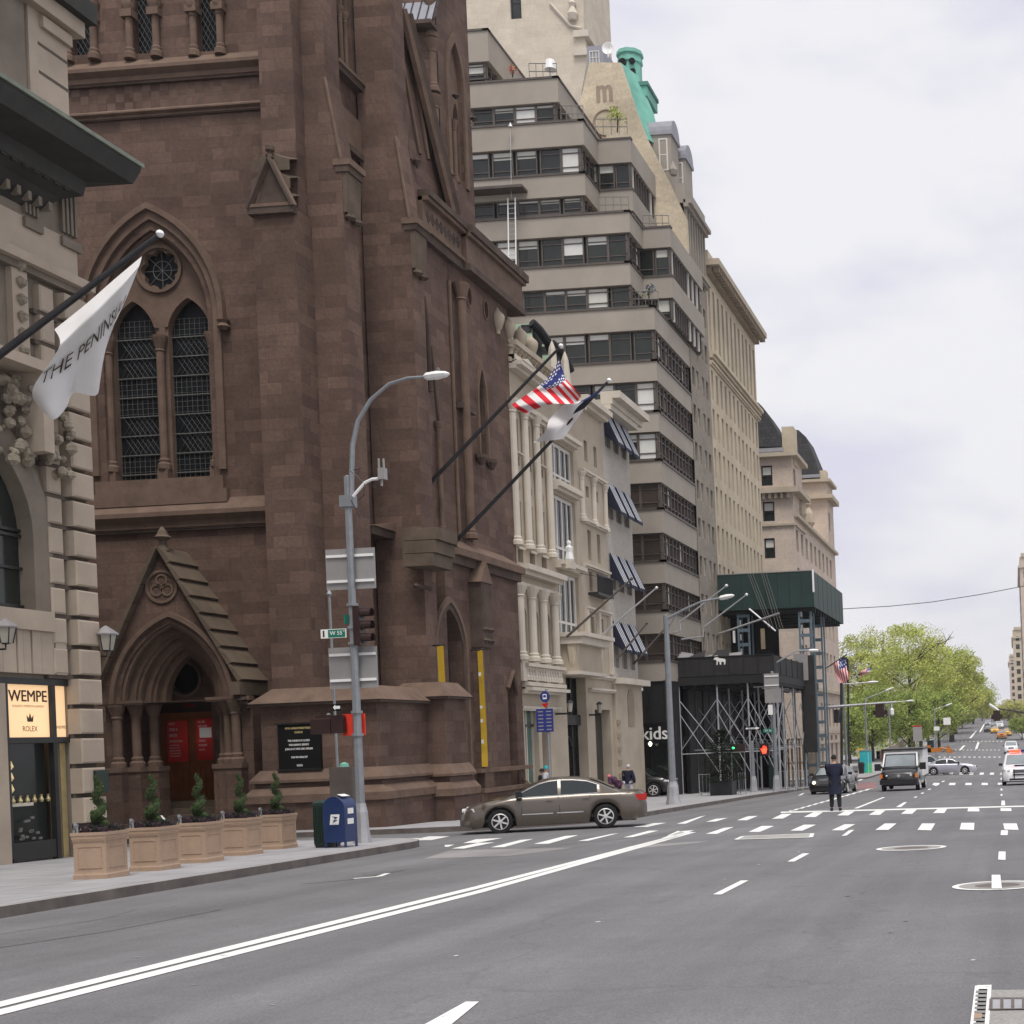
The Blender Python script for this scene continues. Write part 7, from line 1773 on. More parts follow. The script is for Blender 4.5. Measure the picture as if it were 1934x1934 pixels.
def signal3(name, label, x, y, z, s, dirx=1, red=False, parent=None):
 t = thing(name, label, 'traffic light', (x, y, z)); mb = MB('signal_brown'); mb.box(-.12 * s, .06 * s, -.15 * s, .15 * s, 0, 1.02 * s); local(mb, 'housing', t)
 for k in range(3):
  zc2 = .18 * s + k * .33 * s; mb = MB('signal_brown'); n = 14
  vs = []
  for xx in (.06 * s, .34 * s):
   for q in range(n + 1): a = R_(-30 + 240 * q / n); vs.append((xx, .135 * s * math.cos(a), zc2 + .135 * s * math.sin(a)))
  mb.mesh(vs, [(i, i + 1, n + 2 + i, n + 1 + i) for i in range(n)]); mb.lathe([(.13 * s, .065 * s), (.13 * s, .075 * s)], (0, 0, zc2), 12, 'leaded_glass', 'X'); local(mb, 'visor', t)
 if dirx != 1: t.rotation_euler[2] = dirx
 return t
q0_, q1_ = S(673, 1219, Yp), S(673, 1146, Yp); signal3('traffic_light', 'dark brown three lens traffic light on the near street lamp facing the side street', b0.x + .16, Yp, q0_[1], (q1_[1] - q0_[1]) / 1.02)
t = thing('pedestrian_signal', 'dark brown pedestrian signal box on the left of the near lamp', 'traffic light', tuple(PP(622, 1390, Yp)))
o = PP(622, 1390, Yp); mb = MB('signal_brown'); a, b = PP(591, 1387, Yp) - o, PP(627, 1358, Yp) - o; mb.box(a.x, b.x, -.1, .12, a.z, b.z); c_ = PP(650, 1358, Yp) - o; mb.box(b.x + .01, c_.x, -.08, .1, a.z, b.z + .03); mb.box(a.x + .1, c_.x, -.06, .06, b.z + .03, b.z + .08); local(mb, 'housing', t)
mb = MB('iron_bar'); mb.lathe([(.02, 0), (.05, .04), (.02, .08)], (0, 0, b.z + .06), 8); local(mb, 'cap', t)
t = thing('meter_cabinet', 'dark metal control cabinet standing behind the blue mailbox', 'cabinet', tuple(G(645, 1575, .15))); Yc_ = Yp + 3.0
mb = MB('bronze_frame'); a, b = PP(627, 1590, Yc_), PP(664, 1448, Yc_); t.location = (0, 0, 0); mb.box(a.x, b.x, Yc_, Yc_ + .5, gz(Yc_) + .1, b.z); mb.build('body', t); mb = MB('bin_green'); mb.lathe([(.12, 0), (.1, .08), (.02, .12)], ((a.x + b.x) / 2, Yc_ + .2, b.z), 10, 'copper_green'); mb.build('cap', t)
# thin pole with bracket behind the sign
t = MB('steel_pole'); q = G(640, 1565, .15); Yq_ = 33.0; a = PP(622, 1128, Yq_); t.path([a, Vector((a.x + .05, Yq_, gz(Yq_)))], .035, 6); t.lathe([(.02, 0), (.07, .08), (.02, .2)], (a.x, Yq_, a.z), 6); tag(t.build('thin_pole'), 'thin grey pole with pointed tip behind the street name sign', 'pole')

# second lamp on the far pavement
b2 = G(1272, 1519, .15); Y2_ = b2.y
m2 = mast('street_lamp', 'grey street lamp with a long white headed arm on the far pavement', b2, S(1258, 1162, Y2_)[1], .15, .10)
A = [PP(x, y, Y2_) - b2 for x, y in ((1257, 1170), (1290, 1152), (1325, 1136), (1358, 1130))]
A[0] = Vector((0, 0, A[0].z)); mb = MB('galv'); mb.path(A, [.06, .05, .045, .04], 8, 'steel_pole'); mb.path([Vector((0, 0, A[0].z - .5)), A[1] * .6 + A[0] * .4], .03, 6, 'steel_pole'); local(mb, 'arm', m2)
mb = MB('white_paint'); lamp_head(mb, A[-1], A[-1] - A[-2] + Vector((.1, 0, .03)), .62, .28); local(mb, 'lamp_head', m2)
t = thing('bus_stop_sign', 'tall blue bus stop sign with round top and red tab before the townhouses', 'sign', tuple(G(1030, 1560, .15)))
Yb_ = 42.5; t.location = (0, 0, 0); f = lambda x, y: PP(x, y, Yb_)
mb = MB('steel_pole'); q = f(1033, 1330); mb.path([Vector((q.x, Yb_, f(1030, 1302).z)), Vector((q.x, Yb_, gz(Yb_) + .15))], .04, 8); mb.build('post', t)
c_ = f(1030, 1316); r_ = (f(1039, 1316).x - f(1021, 1316).x) / 2; mb = MB('sign_blue'); mb.slab('S', Yb_ - .06, .03, circle(c_.x, c_.z, r_, 20, 1.15)); mb.box(c_.x - r_ * .4, c_.x + r_ * .4, Yb_ - .07, Yb_ - .06, c_.z - r_ * .5, c_.z + r_ * .55, 'letter_white'); mb.box(c_.x - r_ * .28, c_.x + r_ * .28, Yb_ - .075, Yb_ - .07, c_.z - r_ * .15, c_.z + r_ * .35, 'sign_blue')
a, b = f(1022, 1338), f(1040, 1328); mb.mesh([(a.x + .03, Yb_ - .065, f(1, 1332).z * 0 + b.z), (b.x - .03, Yb_ - .065, b.z), (c_.x, Yb_ - .065, a.z)], [(0, 1, 2)], 'tail_red'); mb.build('round_panel', t)
a, b = f(1015, 1383), f(1045, 1338); mb = MB('sign_blue'); mb.box(a.x, b.x, Yb_ - .06, Yb_ - .03, a.z, b.z)
for i in range(2):
 for j in range(6): x = lerp(a.x, b.x, .12 + .48 * i); z = lerp(a.z, b.z, .08 + .155 * j); mb.box(x, x + (b.x - a.x) * .3, Yb_ - .065, Yb_ - .06, z, z + .035, 'sign_back')
mb.build('route_panel', t)
for px0, px1, lab, mat in ((1017, 1024, 'small white timetable case on the bus stop post', 'white_paint'),): pass
t = panel_sign('street_sign', 1473 - 30, 1473 - 2, 1272, 1300, 70.0, 'grey back to back sign on the tall pole in front of the black shed', straps=True)
# poles at the corner of the black shed
for (px, pyb, pyt, lab) in ((1467, 1492, 1268, 'tall grey signal pole on a pedestal at the far right corner of the black shed'), (1424, 1494, 1400, 'short grey pole on a pale pedestal in front of the black shed')):
 b_ = G(px, pyb, .15); b_.y = min(b_.y, 73.5); Yx = 72.5; p = PP(px, pyb, Yx); p.z = gz(Yx) + .15
 mast('signal_pole', lab, p, PP(px, pyt, Yx).z, .12, .09, group='poles beside the black shed', cat='pole')
Yx = 72.3; f = lambda x, y: PP(x, y, Yx)
t = thing('street_name_sign', 'teal street name sign on the far signal pole', 'sign', (0, 0, 0)); a, b = f(1441, 1384), f(1461, 1376); mb = MB('sign_green'); mb.box(a.x, b.x, Yx, Yx + .03, a.z, b.z); mb.build('plate', t); text('W 56', .17, lambda u_, v, k=0: ((a.x + b.x) / 2 + u_, Yx - .005 - k, (a.z + b.z) / 2 + v), 'letter_white', 'lettering', t)
t = thing('one_way_sign', 'black and white ONE WAY arrow sign on the scaffold', 'sign', (0, 0, 0)); a, b = f(1407, 1380), f(1436, 1371); mb = MB('notice_black'); mb.box(a.x, b.x, Yx, Yx + .03, a.z, b.z); mb.slab('S', Yx - .01, .01, [(a.x + .05, a.z + .07), (b.x - .25, a.z + .07), (b.x - .25, a.z + .02), (b.x - .04, (a.z + b.z) / 2), (b.x - .25, b.z - .02), (b.x - .25, b.z - .07), (a.x + .05, b.z - .07)], mat='letter_white'); mb.build('plate', t)
text('ONE WAY', .10, lambda u_, v, k=0: ((a.x + b.x) / 2 - .06 + u_, Yx - .014 - k, (a.z + b.z) / 2 + v), 'notice_black', 'lettering', t, sx=.9)
t = thing('pedestrian_signal', 'lit orange red hand pedestrian signal in front of the scaffold', 'traffic light', (0, 0, 0)); a, b = f(1435, 1428), f(1452, 1404); mb = MB('signal_brown'); mb.box(a.x, b.x, Yx, Yx + .25, a.z, b.z); mb.build('housing', t)
c_ = f(1443.5, 1416); mb = MB('signal_red'); mb.slab('S', Yx - .02, .01, [(c_.x + x * .03, c_.z + y * .03) for x, y in ((-3, -7), (3, -7), (5, 0), (4, 6), (2.6, 2), (2, 8), (.6, 2), (0, 9), (-1.2, 2), (-2.4, 7.5), (-3, 0), (-6, 3), (-6.4, 1))]); mb.build('hand_symbol', t)
t = thing('traffic_light', 'small green lit traffic light seen through the fir tree', 'traffic light', (0, 0, 0)); Yg = 66.8; c_ = PP(1385, 1413, Yg); mb = MB('signal_brown'); mb.box(c_.x - .14, c_.x + .6, Yg, Yg + .2, c_.z - .2, c_.z + .2); mb.build('housing', t); mb = MB('signal_green'); mb.lathe([(.07, -.05), (.07, -.02)], (c_.x, Yg, c_.z), 12, ax='Y'); mb.build('green_lens', t)
t = thing('signal_box', 'pair of grey signal boxes mounted under the black shed parapet', 'signal box', (0, 0, 0)); mb = MB('sign_back'); a, b = f(1440, 1292), f(1456, 1272); mb.box(a.x, b.x, Yx, Yx + .2, a.z, b.z, 'netting'); a, b = f(1445, 1328), f(1475, 1300); mb.box(a.x, b.x, Yx, Yx + .03, a.z, b.z); a, b = f(1451, 1350), f(1459, 1331); mb.box(a.x, b.x, Yx, Yx + .02, a.z, b.z, 'white_paint'); mb.build('panel', t)
# far signal masts
def far_mast(lab, base, Y, arm, boom_r=.10, mat='steel_pole', hang=()):
 p = PP(*base, Y); p.z = gz(Y); A = [PP(*q, Y) for q in arm]
 t = mast('signal_mast', lab, p, A[0].z + .5, .14, .1, group='far signal masts', cat='traffic light')
 mb = MB(mat); mb.path([A[0] - p] + [a - p for a in A[1:]], [boom_r * 1.2] + [boom_r * .7] * (len(A) - 1), 8); local(mb, 'boom', t); return t, p
ym = 94.0; t, p = far_mast('green grey signal mast with a long boom reaching over the far lanes', (1549, 1470), ym, ((1549, 1337), (1620, 1331), (1692, 1326)), .11, 'galv')
mb = MB('signal_brown'); q = PP(1663, 1355, ym) - p; mb.box(q.x - .3, q.x + .3, -.3, .3, q.z, q.z + .95)
mb.box(q.x - .5, q.x + .5, -.1, .1, q.z + .2, q.z + .5); mb.path([(q.x, 0, q.z + .9), (q.x, 0, (PP(1663, 1329, ym) - p).z)], .04, 6); local(mb, 'signal_head', t)
q2 = PP(1685, 1352, ym) - p; mb = MB('white_paint'); mb.lathe([(.05, 0), (.15, .1), (.15, .45), (.05, .55)], tuple(q2), 8); mb.path([(q2.x, 0, q2.z + .5), (q2.x, 0, (PP(1685, 1328, ym) - p).z)], .03, 6); local(mb, 'camera', t)
t, p = far_mast('dark signal mast boom reaching in from the right edge with a hanging signal', (1960, 1450), 118.0, ((1975, 1352), (1930, 1345), (1885, 1338)), .09, 'black_metal')
mb = MB('signal_brown'); q = PP(1883, 1362, 118.0) - p; mb.box(q.x - .3, q.x + .3, -.3, .3, q.z, q.z + .95); mb.box(q.x - .5, q.x + .5, -.1, .1, q.z + .2, q.z + .6); local(mb, 'signal_head', t)
mb = MB('white_paint'); mb.path([PP(1868, 1330, 118.0) - p, PP(1886, 1342, 118.0) - p], .12, 8); local(mb, 'lamp_head', t)
def far_lamp(lab, px, pyb, pyt, Y, arm, head=True):
 p = PP(px, pyb, Y); p.z = gz(Y) + .1
 t = mast('street_lamp', lab, p, PP(px, pyt, Y).z, .12, .08, pedestal=False, group='street lamps far up the avenue')
 A = [PP(*q, Y) - p for q in arm]; mb = MB('galv'); mb.path([Vector((0, 0, (PP(px, pyt, Y) - p).z))] + A, .05, 6); local(mb, 'arm', t)
 mb = MB('white_paint'); lamp_head(mb, A[-1], A[-1] - A[-2], .9, .4); local(mb, 'lamp_head', t)
far_lamp('far street lamp with a greenish white head over the teal toilet', 1639, 1460, 1320, 128, ((1655, 1312), (1672, 1305)))
far_lamp('far street lamp to the right of the loader', 1768, 1430, 1340, 165, ((1778, 1336), (1786, 1333)))
far_lamp('far street lamp with its white head in front of the light green leaves', 1600, 1470, 1292, 104, ((1625, 1290), (1638, 1289)))
far_lamp('far street lamp among the darker green leaves with a short arm', 1683, 1440, 1327, 150, ((1700, 1325), (1712, 1324)))
# white lamp head in front of the scaffold corner
p0, p1 = PP(1465, 1252, 76), PP(1505, 1229, 76); t = thing('street_lamp', 'white headed lamp arm crossing in front of the scaffold tower', 'street lamp', (0, 0, 0)); mb = MB('galv'); mb.path([PP(1465, 1258, 76), p0, p1, PP(1530, 1228, 76)], .05, 6); mb.path([PP(1465, 1258, 76), Vector((p0.x, 76, gz(76)))], .07, 6); mb.build('pole', t); mb = MB('white_paint'); lamp_head(mb, PP(1527, 1229, 76), Vector((1, 0, 0)), .6, .3); mb.build('lamp_head', t)
# overhead wires
mb = MB('black_metal'); mb.path([PP(1592, 1150, 84)] + [PP(x, y, 84) for x, y in ((1680, 1145), (1760, 1137), (1850, 1123), (1934, 1107), (2000, 1094))], .022, 4); tag(mb.build('overhead_wire'), 'thin wire curving across the sky from the green shed to the right edge', 'wire')
mb = MB('black_metal'); mb.path([PP(x, y, 60) for x, y in ((836, 938), (858, 948), (900, 975), (960, 1040), (1040, 1070), (1113, 1086), (1160, 1094))], .016, 4); tag(mb.build('overhead_wire'), 'thin wire running from the church front past the townhouses', 'wire')
# far flags on poles
def far_flag(name, lab, Yf, hc, mc, fc, pl, um=.4):
 t = thing(name, lab, 'flag', (0, 0, 0), group='far national flags'); mb = MB('black_metal'); mb.path([PP(*p, Yf) for p in pl], .06, 6); mb.build('pole', t)
 def f(s, u_):
  h_, m_, g_ = smooth_bez(hc, s), smooth_bez(mc, s), smooth_bez(fc, s); p = [lerp(h_[i], m_[i], u_ / um) for i in (0, 1)] if u_ < um else [lerp(m_[i], g_[i], (u_ - um) / (1 - um)) for i in (0, 1)]
  return PP(p[0], p[1], Yf + .2 * math.sin(5 * u_ + 6 * s))
 cloth(f, 26, 20, 'flag_cloth', t, usa)
far_flag('national_flag', 'large striped national flag hanging by the tall dark pole before the park trees', 122, [(1599, 1240), (1590, 1243), (1580, 1250), (1573, 1254)], [(1601, 1256), (1591, 1262), (1582, 1266), (1577, 1268)], [(1604, 1282), (1597, 1290), (1590, 1292), (1584, 1288)], [(1560, 1262), (1600, 1236)], .38)
far_flag('national_flag', 'small wind blown striped flag farther away against the green trees', 150, [(1647, 1259), (1645, 1264), (1643, 1268), (1640, 1272)], [(1638, 1262), (1636, 1267), (1634, 1271), (1632, 1274)], [(1622, 1270), (1621, 1274), (1622, 1278), (1624, 1279)], [(1620, 1275), (1640, 1268)], .4)
mb = MB('black_metal'); p = PP(1604, 1470, 122); p.z = gz(122); mb.path([p, PP(1601, 1244, 122)], .09, 8); tag(mb.build('flag_mast'), 'tall dark pole standing beside the large far flag', 'pole')
mb = MB('black_metal'); p = PP(1590, 1470, 119); p.z = gz(119); mb.path([p, PP(1589, 1290, 119)], .13, 8); mb.lathe([(.3, 0), (.3, 1.2)], (p.x - .2, 118.8, PP(1589, 1365, 119).z), 8); tag(mb.build('dark_post'), 'thick dark post with a box left of the far flag pole', 'pole')

# ---------------------------------------------------------------- things on the near pavement
pl0 = thing('planter', 'square beige planter with spiral topiary and purple flowers, nearest of the five', 'planter', (0, 0, 0), group='planters along the kerb')
pw, phh = .52, .86
mb = MB('planter_stone')
def ringp(mb, prof, mat=None):
 vs = []
 for w2, z in prof: vs += [(-w2, -w2, z), (w2, -w2, z), (w2, w2, z), (-w2, w2, z)]
 mb.mesh(vs, [(4 * i + k, 4 * i + (k + 1) % 4, 4 * i + 4 + (k + 1) % 4, 4 * i + 4 + k) for i in range(len(prof) - 1) for k in range(4)], mat)
ringp(mb, [(.47, 0), (.47, .08), (.45, .10), (.445, .13), (.448, .62), (.462, .65), (.462, .68), (.475, .70), (.475, .73), (.495, .76), (.495, .81), (.47, .81), (.46, .74)])
for s2 in range(4):
 M_ = Matrix.Rotation(s2 * math.pi / 2, 4, 'Z')
 for a, b, c_, d in ((-.33, .33, .555, .575), (-.33, .33, .19, .21), (-.33, -.31, .21, .555), (.31, .33, .21, .555)): mb.box(a, b, -.462, -.445, c_, d, M=M_)
 for k in range(22): x = -.44 + k * .04; mb.box(x, x + .022, -.485, -.46, .665, .695, M=M_)
local(mb, 'box', pl0)
mb = MB('soil'); mb.box(-.46, .46, -.46, .46, .70, .76); local(mb, 'soil', pl0)
mb = MB('topiary'); rr = random.Random(5)
for k in range(900):
 t_ = rr.random() ** .9; a = t_ * 2 * math.pi * 2.6; h_ = .78 + t_ * .78; ro = .13 * (1 - t_ * .75); tr = .13 * (1 - t_ * .55) * (1.0 if t_ > .12 else 1.35)
 c_ = Vector((ro * math.cos(a), ro * math.sin(a), h_)); d = Vector((rr.gauss(0, 1), rr.gauss(0, 1), rr.gauss(0, 1))).normalized(); p = c_ + d * tr * rr.uniform(.55, 1)
 q = d.orthogonal().normalized(); w2 = d.cross(q); s3 = rr.uniform(.012, .026); v2 = (q * rr.uniform(-1, 1) + w2 * rr.uniform(-1, 1)).normalized(); w3 = d.cross(v2)
 mb.face([p - v2 * s3, p + d * s3 * .8 + w3 * s3 * .5, p + v2 * s3, p - w3 * s3 * .5], 'topiary' if rr.random() < .6 else 'topiary2')
mb.path([Vector((.11 * (1 - t_ * .75) * math.cos(t_ * 16.3), .11 * (1 - t_ * .75) * math.sin(t_ * 16.3), .78 + t_ * .74)) for t_ in [k / 40 for k in range(41)]], [.10 * (1 - k / 60) for k in range(41)], 7, 'topiary')
mb.path([(0, 0, .7), (0, 0, 1.5)], .015, 5, 'bark'); local(mb, 'topiary', pl0)
mb = MB('bloom_dark')
for k in range(420):
 x, y = rr.uniform(-.44, .44), rr.uniform(-.44, .44); z = .76 + rr.random() * .16; s3 = .035
 d = Vector((rr.gauss(0, 1), rr.gauss(0, 1), rr.gauss(.5, 1))).normalized(); q = d.orthogonal().normalized() * s3; w2 = d.cross(q)
 mb.face([Vector((x, y, z)) - q, Vector((x, y, z)) - w2, Vector((x, y, z)) + q, Vector((x, y, z)) + w2], rr.choice(['bloom_dark', 'bloom_purple', 'bloom_dark', 'topiary']))
local(mb, 'flowers', pl0)
mb = MB('black_metal'); mb.box(-.445, -.42, -.45, .45, .88, .90)
for s2 in range(4):
 M_ = Matrix.Rotation(s2 * math.pi / 2, 4, 'Z')
 for k in range(9): x = -.42 + k * .105; mb.path([M_ @ Vector((x - .05, -.45, .8)), M_ @ Vector((x - .03, -.45, .93)), M_ @ Vector((x + .03, -.45, .93)), M_ @ Vector((x + .05, -.45, .8))], .006, 4)
local(mb, 'edging', pl0)
mb = MB('galv'); mb.box(-.42, -.36, -.44, -.36, .78, .98); mb.box(-.36, -.30, -.44, -.40, .78, .95); local(mb, 'light_fitting', pl0)
plabs = ['square beige planter with spiral topiary and purple flowers, nearest of the five at the left', 'second planter from the left, its topiary in front of the porch column', 'middle planter of the five, its topiary in front of the red church door', 'fourth planter from the left, before the right column of the porch', 'farthest planter at the right end of the row, before the church wall']
for i, (px, pyb, wpx) in enumerate(((182, 1670, 112), (285, 1655, 98), (373, 1640, 86), (452, 1626, 78), (521, 1614, 74))):
 o = pl0 if i == 0 else copy_tree(pl0)
 c_ = G(px, pyb - 10, .15); o['label'] = plabs[i]; o.location = (c_.x - .09, c_.y + .25, gz(c_.y + .25) + .15); sc = 1.0
 o.rotation_euler[2] = R_(2 - i); o.scale = (.60, .60, .94)
 for ch in o.children:
  if ch.name.startswith('topiary'): ch.scale = (1.25, 1.25, 1.12)
# small white dome light on second planter
c_ = G(296, 1640, .15); mb = MB('white_paint'); p = PP(297, 1546, c_.y); mb.lathe([(.12, 0), (.13, .03), (.09, .09), (.02, .12)], (p.x, p.y, p.z - .05), 14); mb.path([(p.x, p.y, p.z - .05), (p.x, p.y, gz(p.y) + .9)], .02, 6, 'galv'); tag(mb.build('garden_light'), 'small white domed garden light in the second planter from the left', 'lamp')
# litter bin and mailbox
c_ = G(612, 1601, .15); t = thing('litter_bin', 'dark green litter bin just left of the blue mailbox', 'bin', tuple(c_)); t.location.y += .2
mb = MB('bin_green'); mb.box(-.2, .14, -.22, .28, .05, .92); 
for k in range(8): mb.box(-.2 + k * .042, -.185 + k * .042, -.235, -.22, .1, .88, 'bin_green')
local(mb, 'body', t); mb = MB('bin_green'); mb.lathe([(.30, .92), (.30, .97), (.2, 1.02)], (-.03, .03, 0), 4, 'shed_green'); local(mb, 'lid', t); mb = MB('black_metal'); mb.box(-.19, .13, -.2, .26, 0, .05); local(mb, 'foot', t)
c_ = G(645, 1600, .15); t = thing('mailbox', 'blue mailbox with rounded top and white eagle label at the near corner', 'mailbox', tuple(c_), R_(-6))
sc = 1.0; W2, D2 = .245, .22
mb = MB('mail_blue'); prof = [(-W2, .12), (-W2, .85)] + [(-W2 * math.cos(a), .85 + W2 * math.sin(a)) for a in [math.pi * k / 14 for k in range(1, 14)]] + [(W2, .85), (W2, .12)]
n = len(prof); mb.mesh([(x, -D2, z) for x, z in prof] + [(x, D2, z) for x, z in prof], [tuple(range(n)), tuple(range(2 * n - 1, n - 1, -1))] + [(i, (i + 1) % n, n + (i + 1) % n, n + i) for i in range(n)])
mb.path([(x * 1.0, -D2, z) for x, z in prof], .012, 5); local(mb, 'body', t)
for sx_ in (-1, 1):
 for sy_ in (-1, 1): mb = MB('mail_blue'); mb.box(sx_ * W2 - .03 * (sx_ > 0), sx_ * W2 + .03 * (sx_ < 0), sy_ * D2 - .05 * (sy_ > 0), sy_ * D2 + .05 * (sy_ < 0), 0, .14); local(mb, 'leg', t)
mb = MB('letter_white'); mb.mesh([(-.10, -D2 - .012, .50), (.11, -D2 - .012, .50), (.14, -D2 - .012, .72), (-.07, -D2 - .012, .72)], [(0, 1, 2, 3)]); local(mb, 'label_plate', t)
mb = MB('mail_blue'); mb.mesh([(-.05, -D2 - .015, .68), (.10, -D2 - .015, .66), (.02, -D2 - .015, .60), (.10, -D2 - .015, .60), (-.03, -D2 - .015, .535), (.0, -D2 - .015, .595), (-.06, -D2 - .015, .61), (.02, -D2 - .015, .645)], [(0, 1, 7), (7, 1, 2), (2, 3, 5), (3, 4, 5), (2, 5, 6)]); local(mb, 'eagle_emblem', t)
vs, fs = curvetext('UNITED STATES POSTAL SERVICE', .018); mb = MB('mail_blue'); mb.mesh([(v[0] * .62 + .01, -D2 - .015, .515 + v[1]) for v in vs], fs); local(mb, 'lettering', t)
mb = MB('letter_white'); mb.box(W2 + .002, W2 + .006, -.1, .1, .72, .84); mb.box(-.02 + .05, .07 + .0, -D2 - .01, -D2, .0, .0); mb.mesh([(W2 + .003, -.12, .5), (W2 + .003, .1, .5), (W2 + .003, .1, .62), (W2 + .003, -.12, .62)], [(0, 1, 2, 3)]); mb.mesh([(-.16, -D2 + .0, .95 + .17)] * 0, []); local(mb, 'side_notice', t)
mb = MB('letter_white'); mb.mesh([(x, y, z) for x, y, z in ((.04, -.15, 1.145), (.17, -.15, 1.1), (.17, .12, 1.1), (.04, .12, 1.145))], [(0, 1, 2, 3)]); local(mb, 'top_notice', t)

# ---------------------------------------------------------------- vehicles
def interp(pts, x):
 if x <= pts[0][0]: return pts[0][1]
 for (a, b), (c, d) in zip(pts, pts[1:]):
  if x <= c: return b + (d - b) * (x - a) / max(1e-6, c - a)
 return pts[-1][1]
def wheel(parent, x, y, r, side, wdt=.2, spokes=6, rimmat='alloy'):
 mb = MB('rubber'); mb.lathe([(r * .62, -wdt / 2), (r * .93, -wdt / 2), (r, -wdt * .35), (r, wdt * .35), (r * .93, wdt / 2), (r * .62, wdt / 2)], (0, 0, 0), 28, ax='Y'); o = local(mb, 'wheel', parent, True)
 o.location = (x, y, r)
 mb = MB(rimmat); f = side * (wdt / 2 + .012); rr2 = r * .68
 mb.lathe([(rr2, f - side * .1), (rr2, f), (rr2 * .9, f + side * .01), (rr2 * .88, f - side * .05)], (0, 0, 0), 24, ax='Y'); mb.lathe([(.0, 0), (rr2 * .9, 0)], (0, f - side * .07, 0), 20, 'black_metal', 'Y')
 mb.lathe([(.06, f - side * .04), (.055, f + side * .01), (.02, f + side * .015)], (0, 0, 0), 12, ax='Y')
 for k in range(spokes):
  M_ = Matrix.Rotation(2 * math.pi * k / spokes + .2, 4, 'Y'); w2 = rr2 * (.10 if spokes > 5 else .14)
  mb.box(-w2, w2, min(f - side * .04, f), max(f - side * .04, f), .03, rr2 * .9, M=M_)
 q = local(mb, 'rim', o)
 return o
def car(name, label, loc, heading, paintm, P, group=None, lights=True, detail=True, glassm='car_glass', wsm='car_glass'):
 t = thing(name, label, 'car' if P.get('cat') is None else P['cat'], loc, heading, group)
 Lc, W, wb0, wb1, wr = P['L'], P['W'] / 2, P['rw'], P['fw'], P['r']
 top, roof = P['top'], P['roof']; zs_ = P.get('sill', .2)
 xs = sorted(set([0, .02, .06, .12, .2, Lc - .2, Lc - .12, Lc - .06, Lc - .02, Lc] + [Lc * k / 60 for k in range(61)] + [c + (wr + .07) * math.cos(math.pi * k / 12) for c in (wb0, wb1) for k in range(13)]))
 def hw(x):
  e = min(x, Lc - x); base = 1 - .30 * (1 - min(1, e / .35)) ** 2.4 - .05 * (1 - min(1, e / 1.3)) ** 2
  return W * base
 def zbot(x):
  z = zs_ + .07 * max(0, 1 - x / .5) + .05 * max(0, 1 - (Lc - x) / .5); return z
 def arch_(x):
  for c in (wb0, wb1):
   d = abs(x - c); R2 = wr + .07
   if d <= R2 + 1e-6: return wr + math.sqrt(max(0, R2 * R2 - d * d))
  return 0
 rings = []
 for x in xs:
  w_, zb_, zt_ = hw(x), zbot(x), interp(top, x); za = arch_(x); zsd = max(zb_, min(za, zt_ - .1))
  zbelt = max(zsd + .05, min(interp(P['belt'], x), zt_ - .03)); zm_ = lerp(zsd, zbelt, .45)
  half = [(0, zb_ + (.12 if za else 0)), (w_ * .78, zb_ + (.12 if za else 0)), (w_ * .80, zsd - .0 if za else zb_ + .01), (w_ * .955, zsd), (w_ * .995, lerp(zsd, zm_, .5)), (w_, zm_), (w_ * .985, lerp(zm_, zbelt, .7)), (w_ * .955, zbelt), (w_ * .90, lerp(zbelt, zt_, .75)), (w_ * .72, zt_), (w_ * .35, zt_ + .018), (0, zt_ + .025)]
  rings.append([(x - Lc / 2, y, z) for y, z in half] + [(x - Lc / 2, -y, z) for y, z in reversed(half[1:-1])])
 n = len(rings[0]); mb = MB(paintm); vs = [p for r_ in rings for p in r_]
 mb.mesh(vs, [(i * n + k, i * n + (k + 1) % n, (i + 1) * n + (k + 1) % n, (i + 1) * n + k) for i in range(len(rings) - 1) for k in range(n)] + [tuple(range(n)), tuple((len(rings) - 1) * n + k for k in range(n))])
 local(mb, 'body', t, True)
 mb = MB('rubber'); mb.box(.3 - Lc / 2, Lc / 2 - .3, -W * .74, W * .74, zs_ - .02, zs_ + .25)
 for c in (wb0, wb1): mb.box(c - wr - .05 - Lc / 2, c + wr + .05 - Lc / 2, -W * .8, W * .8, zs_ + .2, wr * 2 + .05)
 local(mb, 'underbody', t)
 # cabin
 x0, x1 = roof[0][0], roof[-1][0]; xr = sorted(set([x0, x1] + [lerp(x0, x1, k / 30) for k in range(31)] + [p[0] for p in roof]))
 def cabw(x, z, zbelt, zr): 
  q = 0 if zr - zbelt < .02 else (z - zbelt) / (max(r_[1] for r_ in roof) - zbelt); return hw(x) * .94 * (1 - P.get('tum', .20) * q)
 rings = []
 for x in xr:
  zr, zb_ = interp(roof, x), min(interp(P['belt'], x), interp(top, x)) - .03; zr = max(zr, zb_ + .01)
  e = min(.07, (zr - zb_) * .3)
  half = [(cabw(x, zb_, zb_, zr), zb_), (cabw(x, zr - e, zb_, zr), zr - e), (cabw(x, zr, zb_, zr) * .93, zr - e * .25), (cabw(x, zr, zb_, zr) * .5, zr), (0, zr + .012)]
  rings.append([(x - Lc / 2, y, z) for y, z in half] + [(x - Lc / 2, -y, z) for y, z in reversed(half[:-1])])
 n = len(rings[0]); mb = MB(paintm); vs = [p for r_ in rings for p in r_]
 mb.mesh(vs, [(i * n + k, i * n + k + 1, (i + 1) * n + k + 1, (i + 1) * n + k) for i in range(len(rings) - 1) for k in range(n - 1)])
 local(mb, 'cabin', t, True)
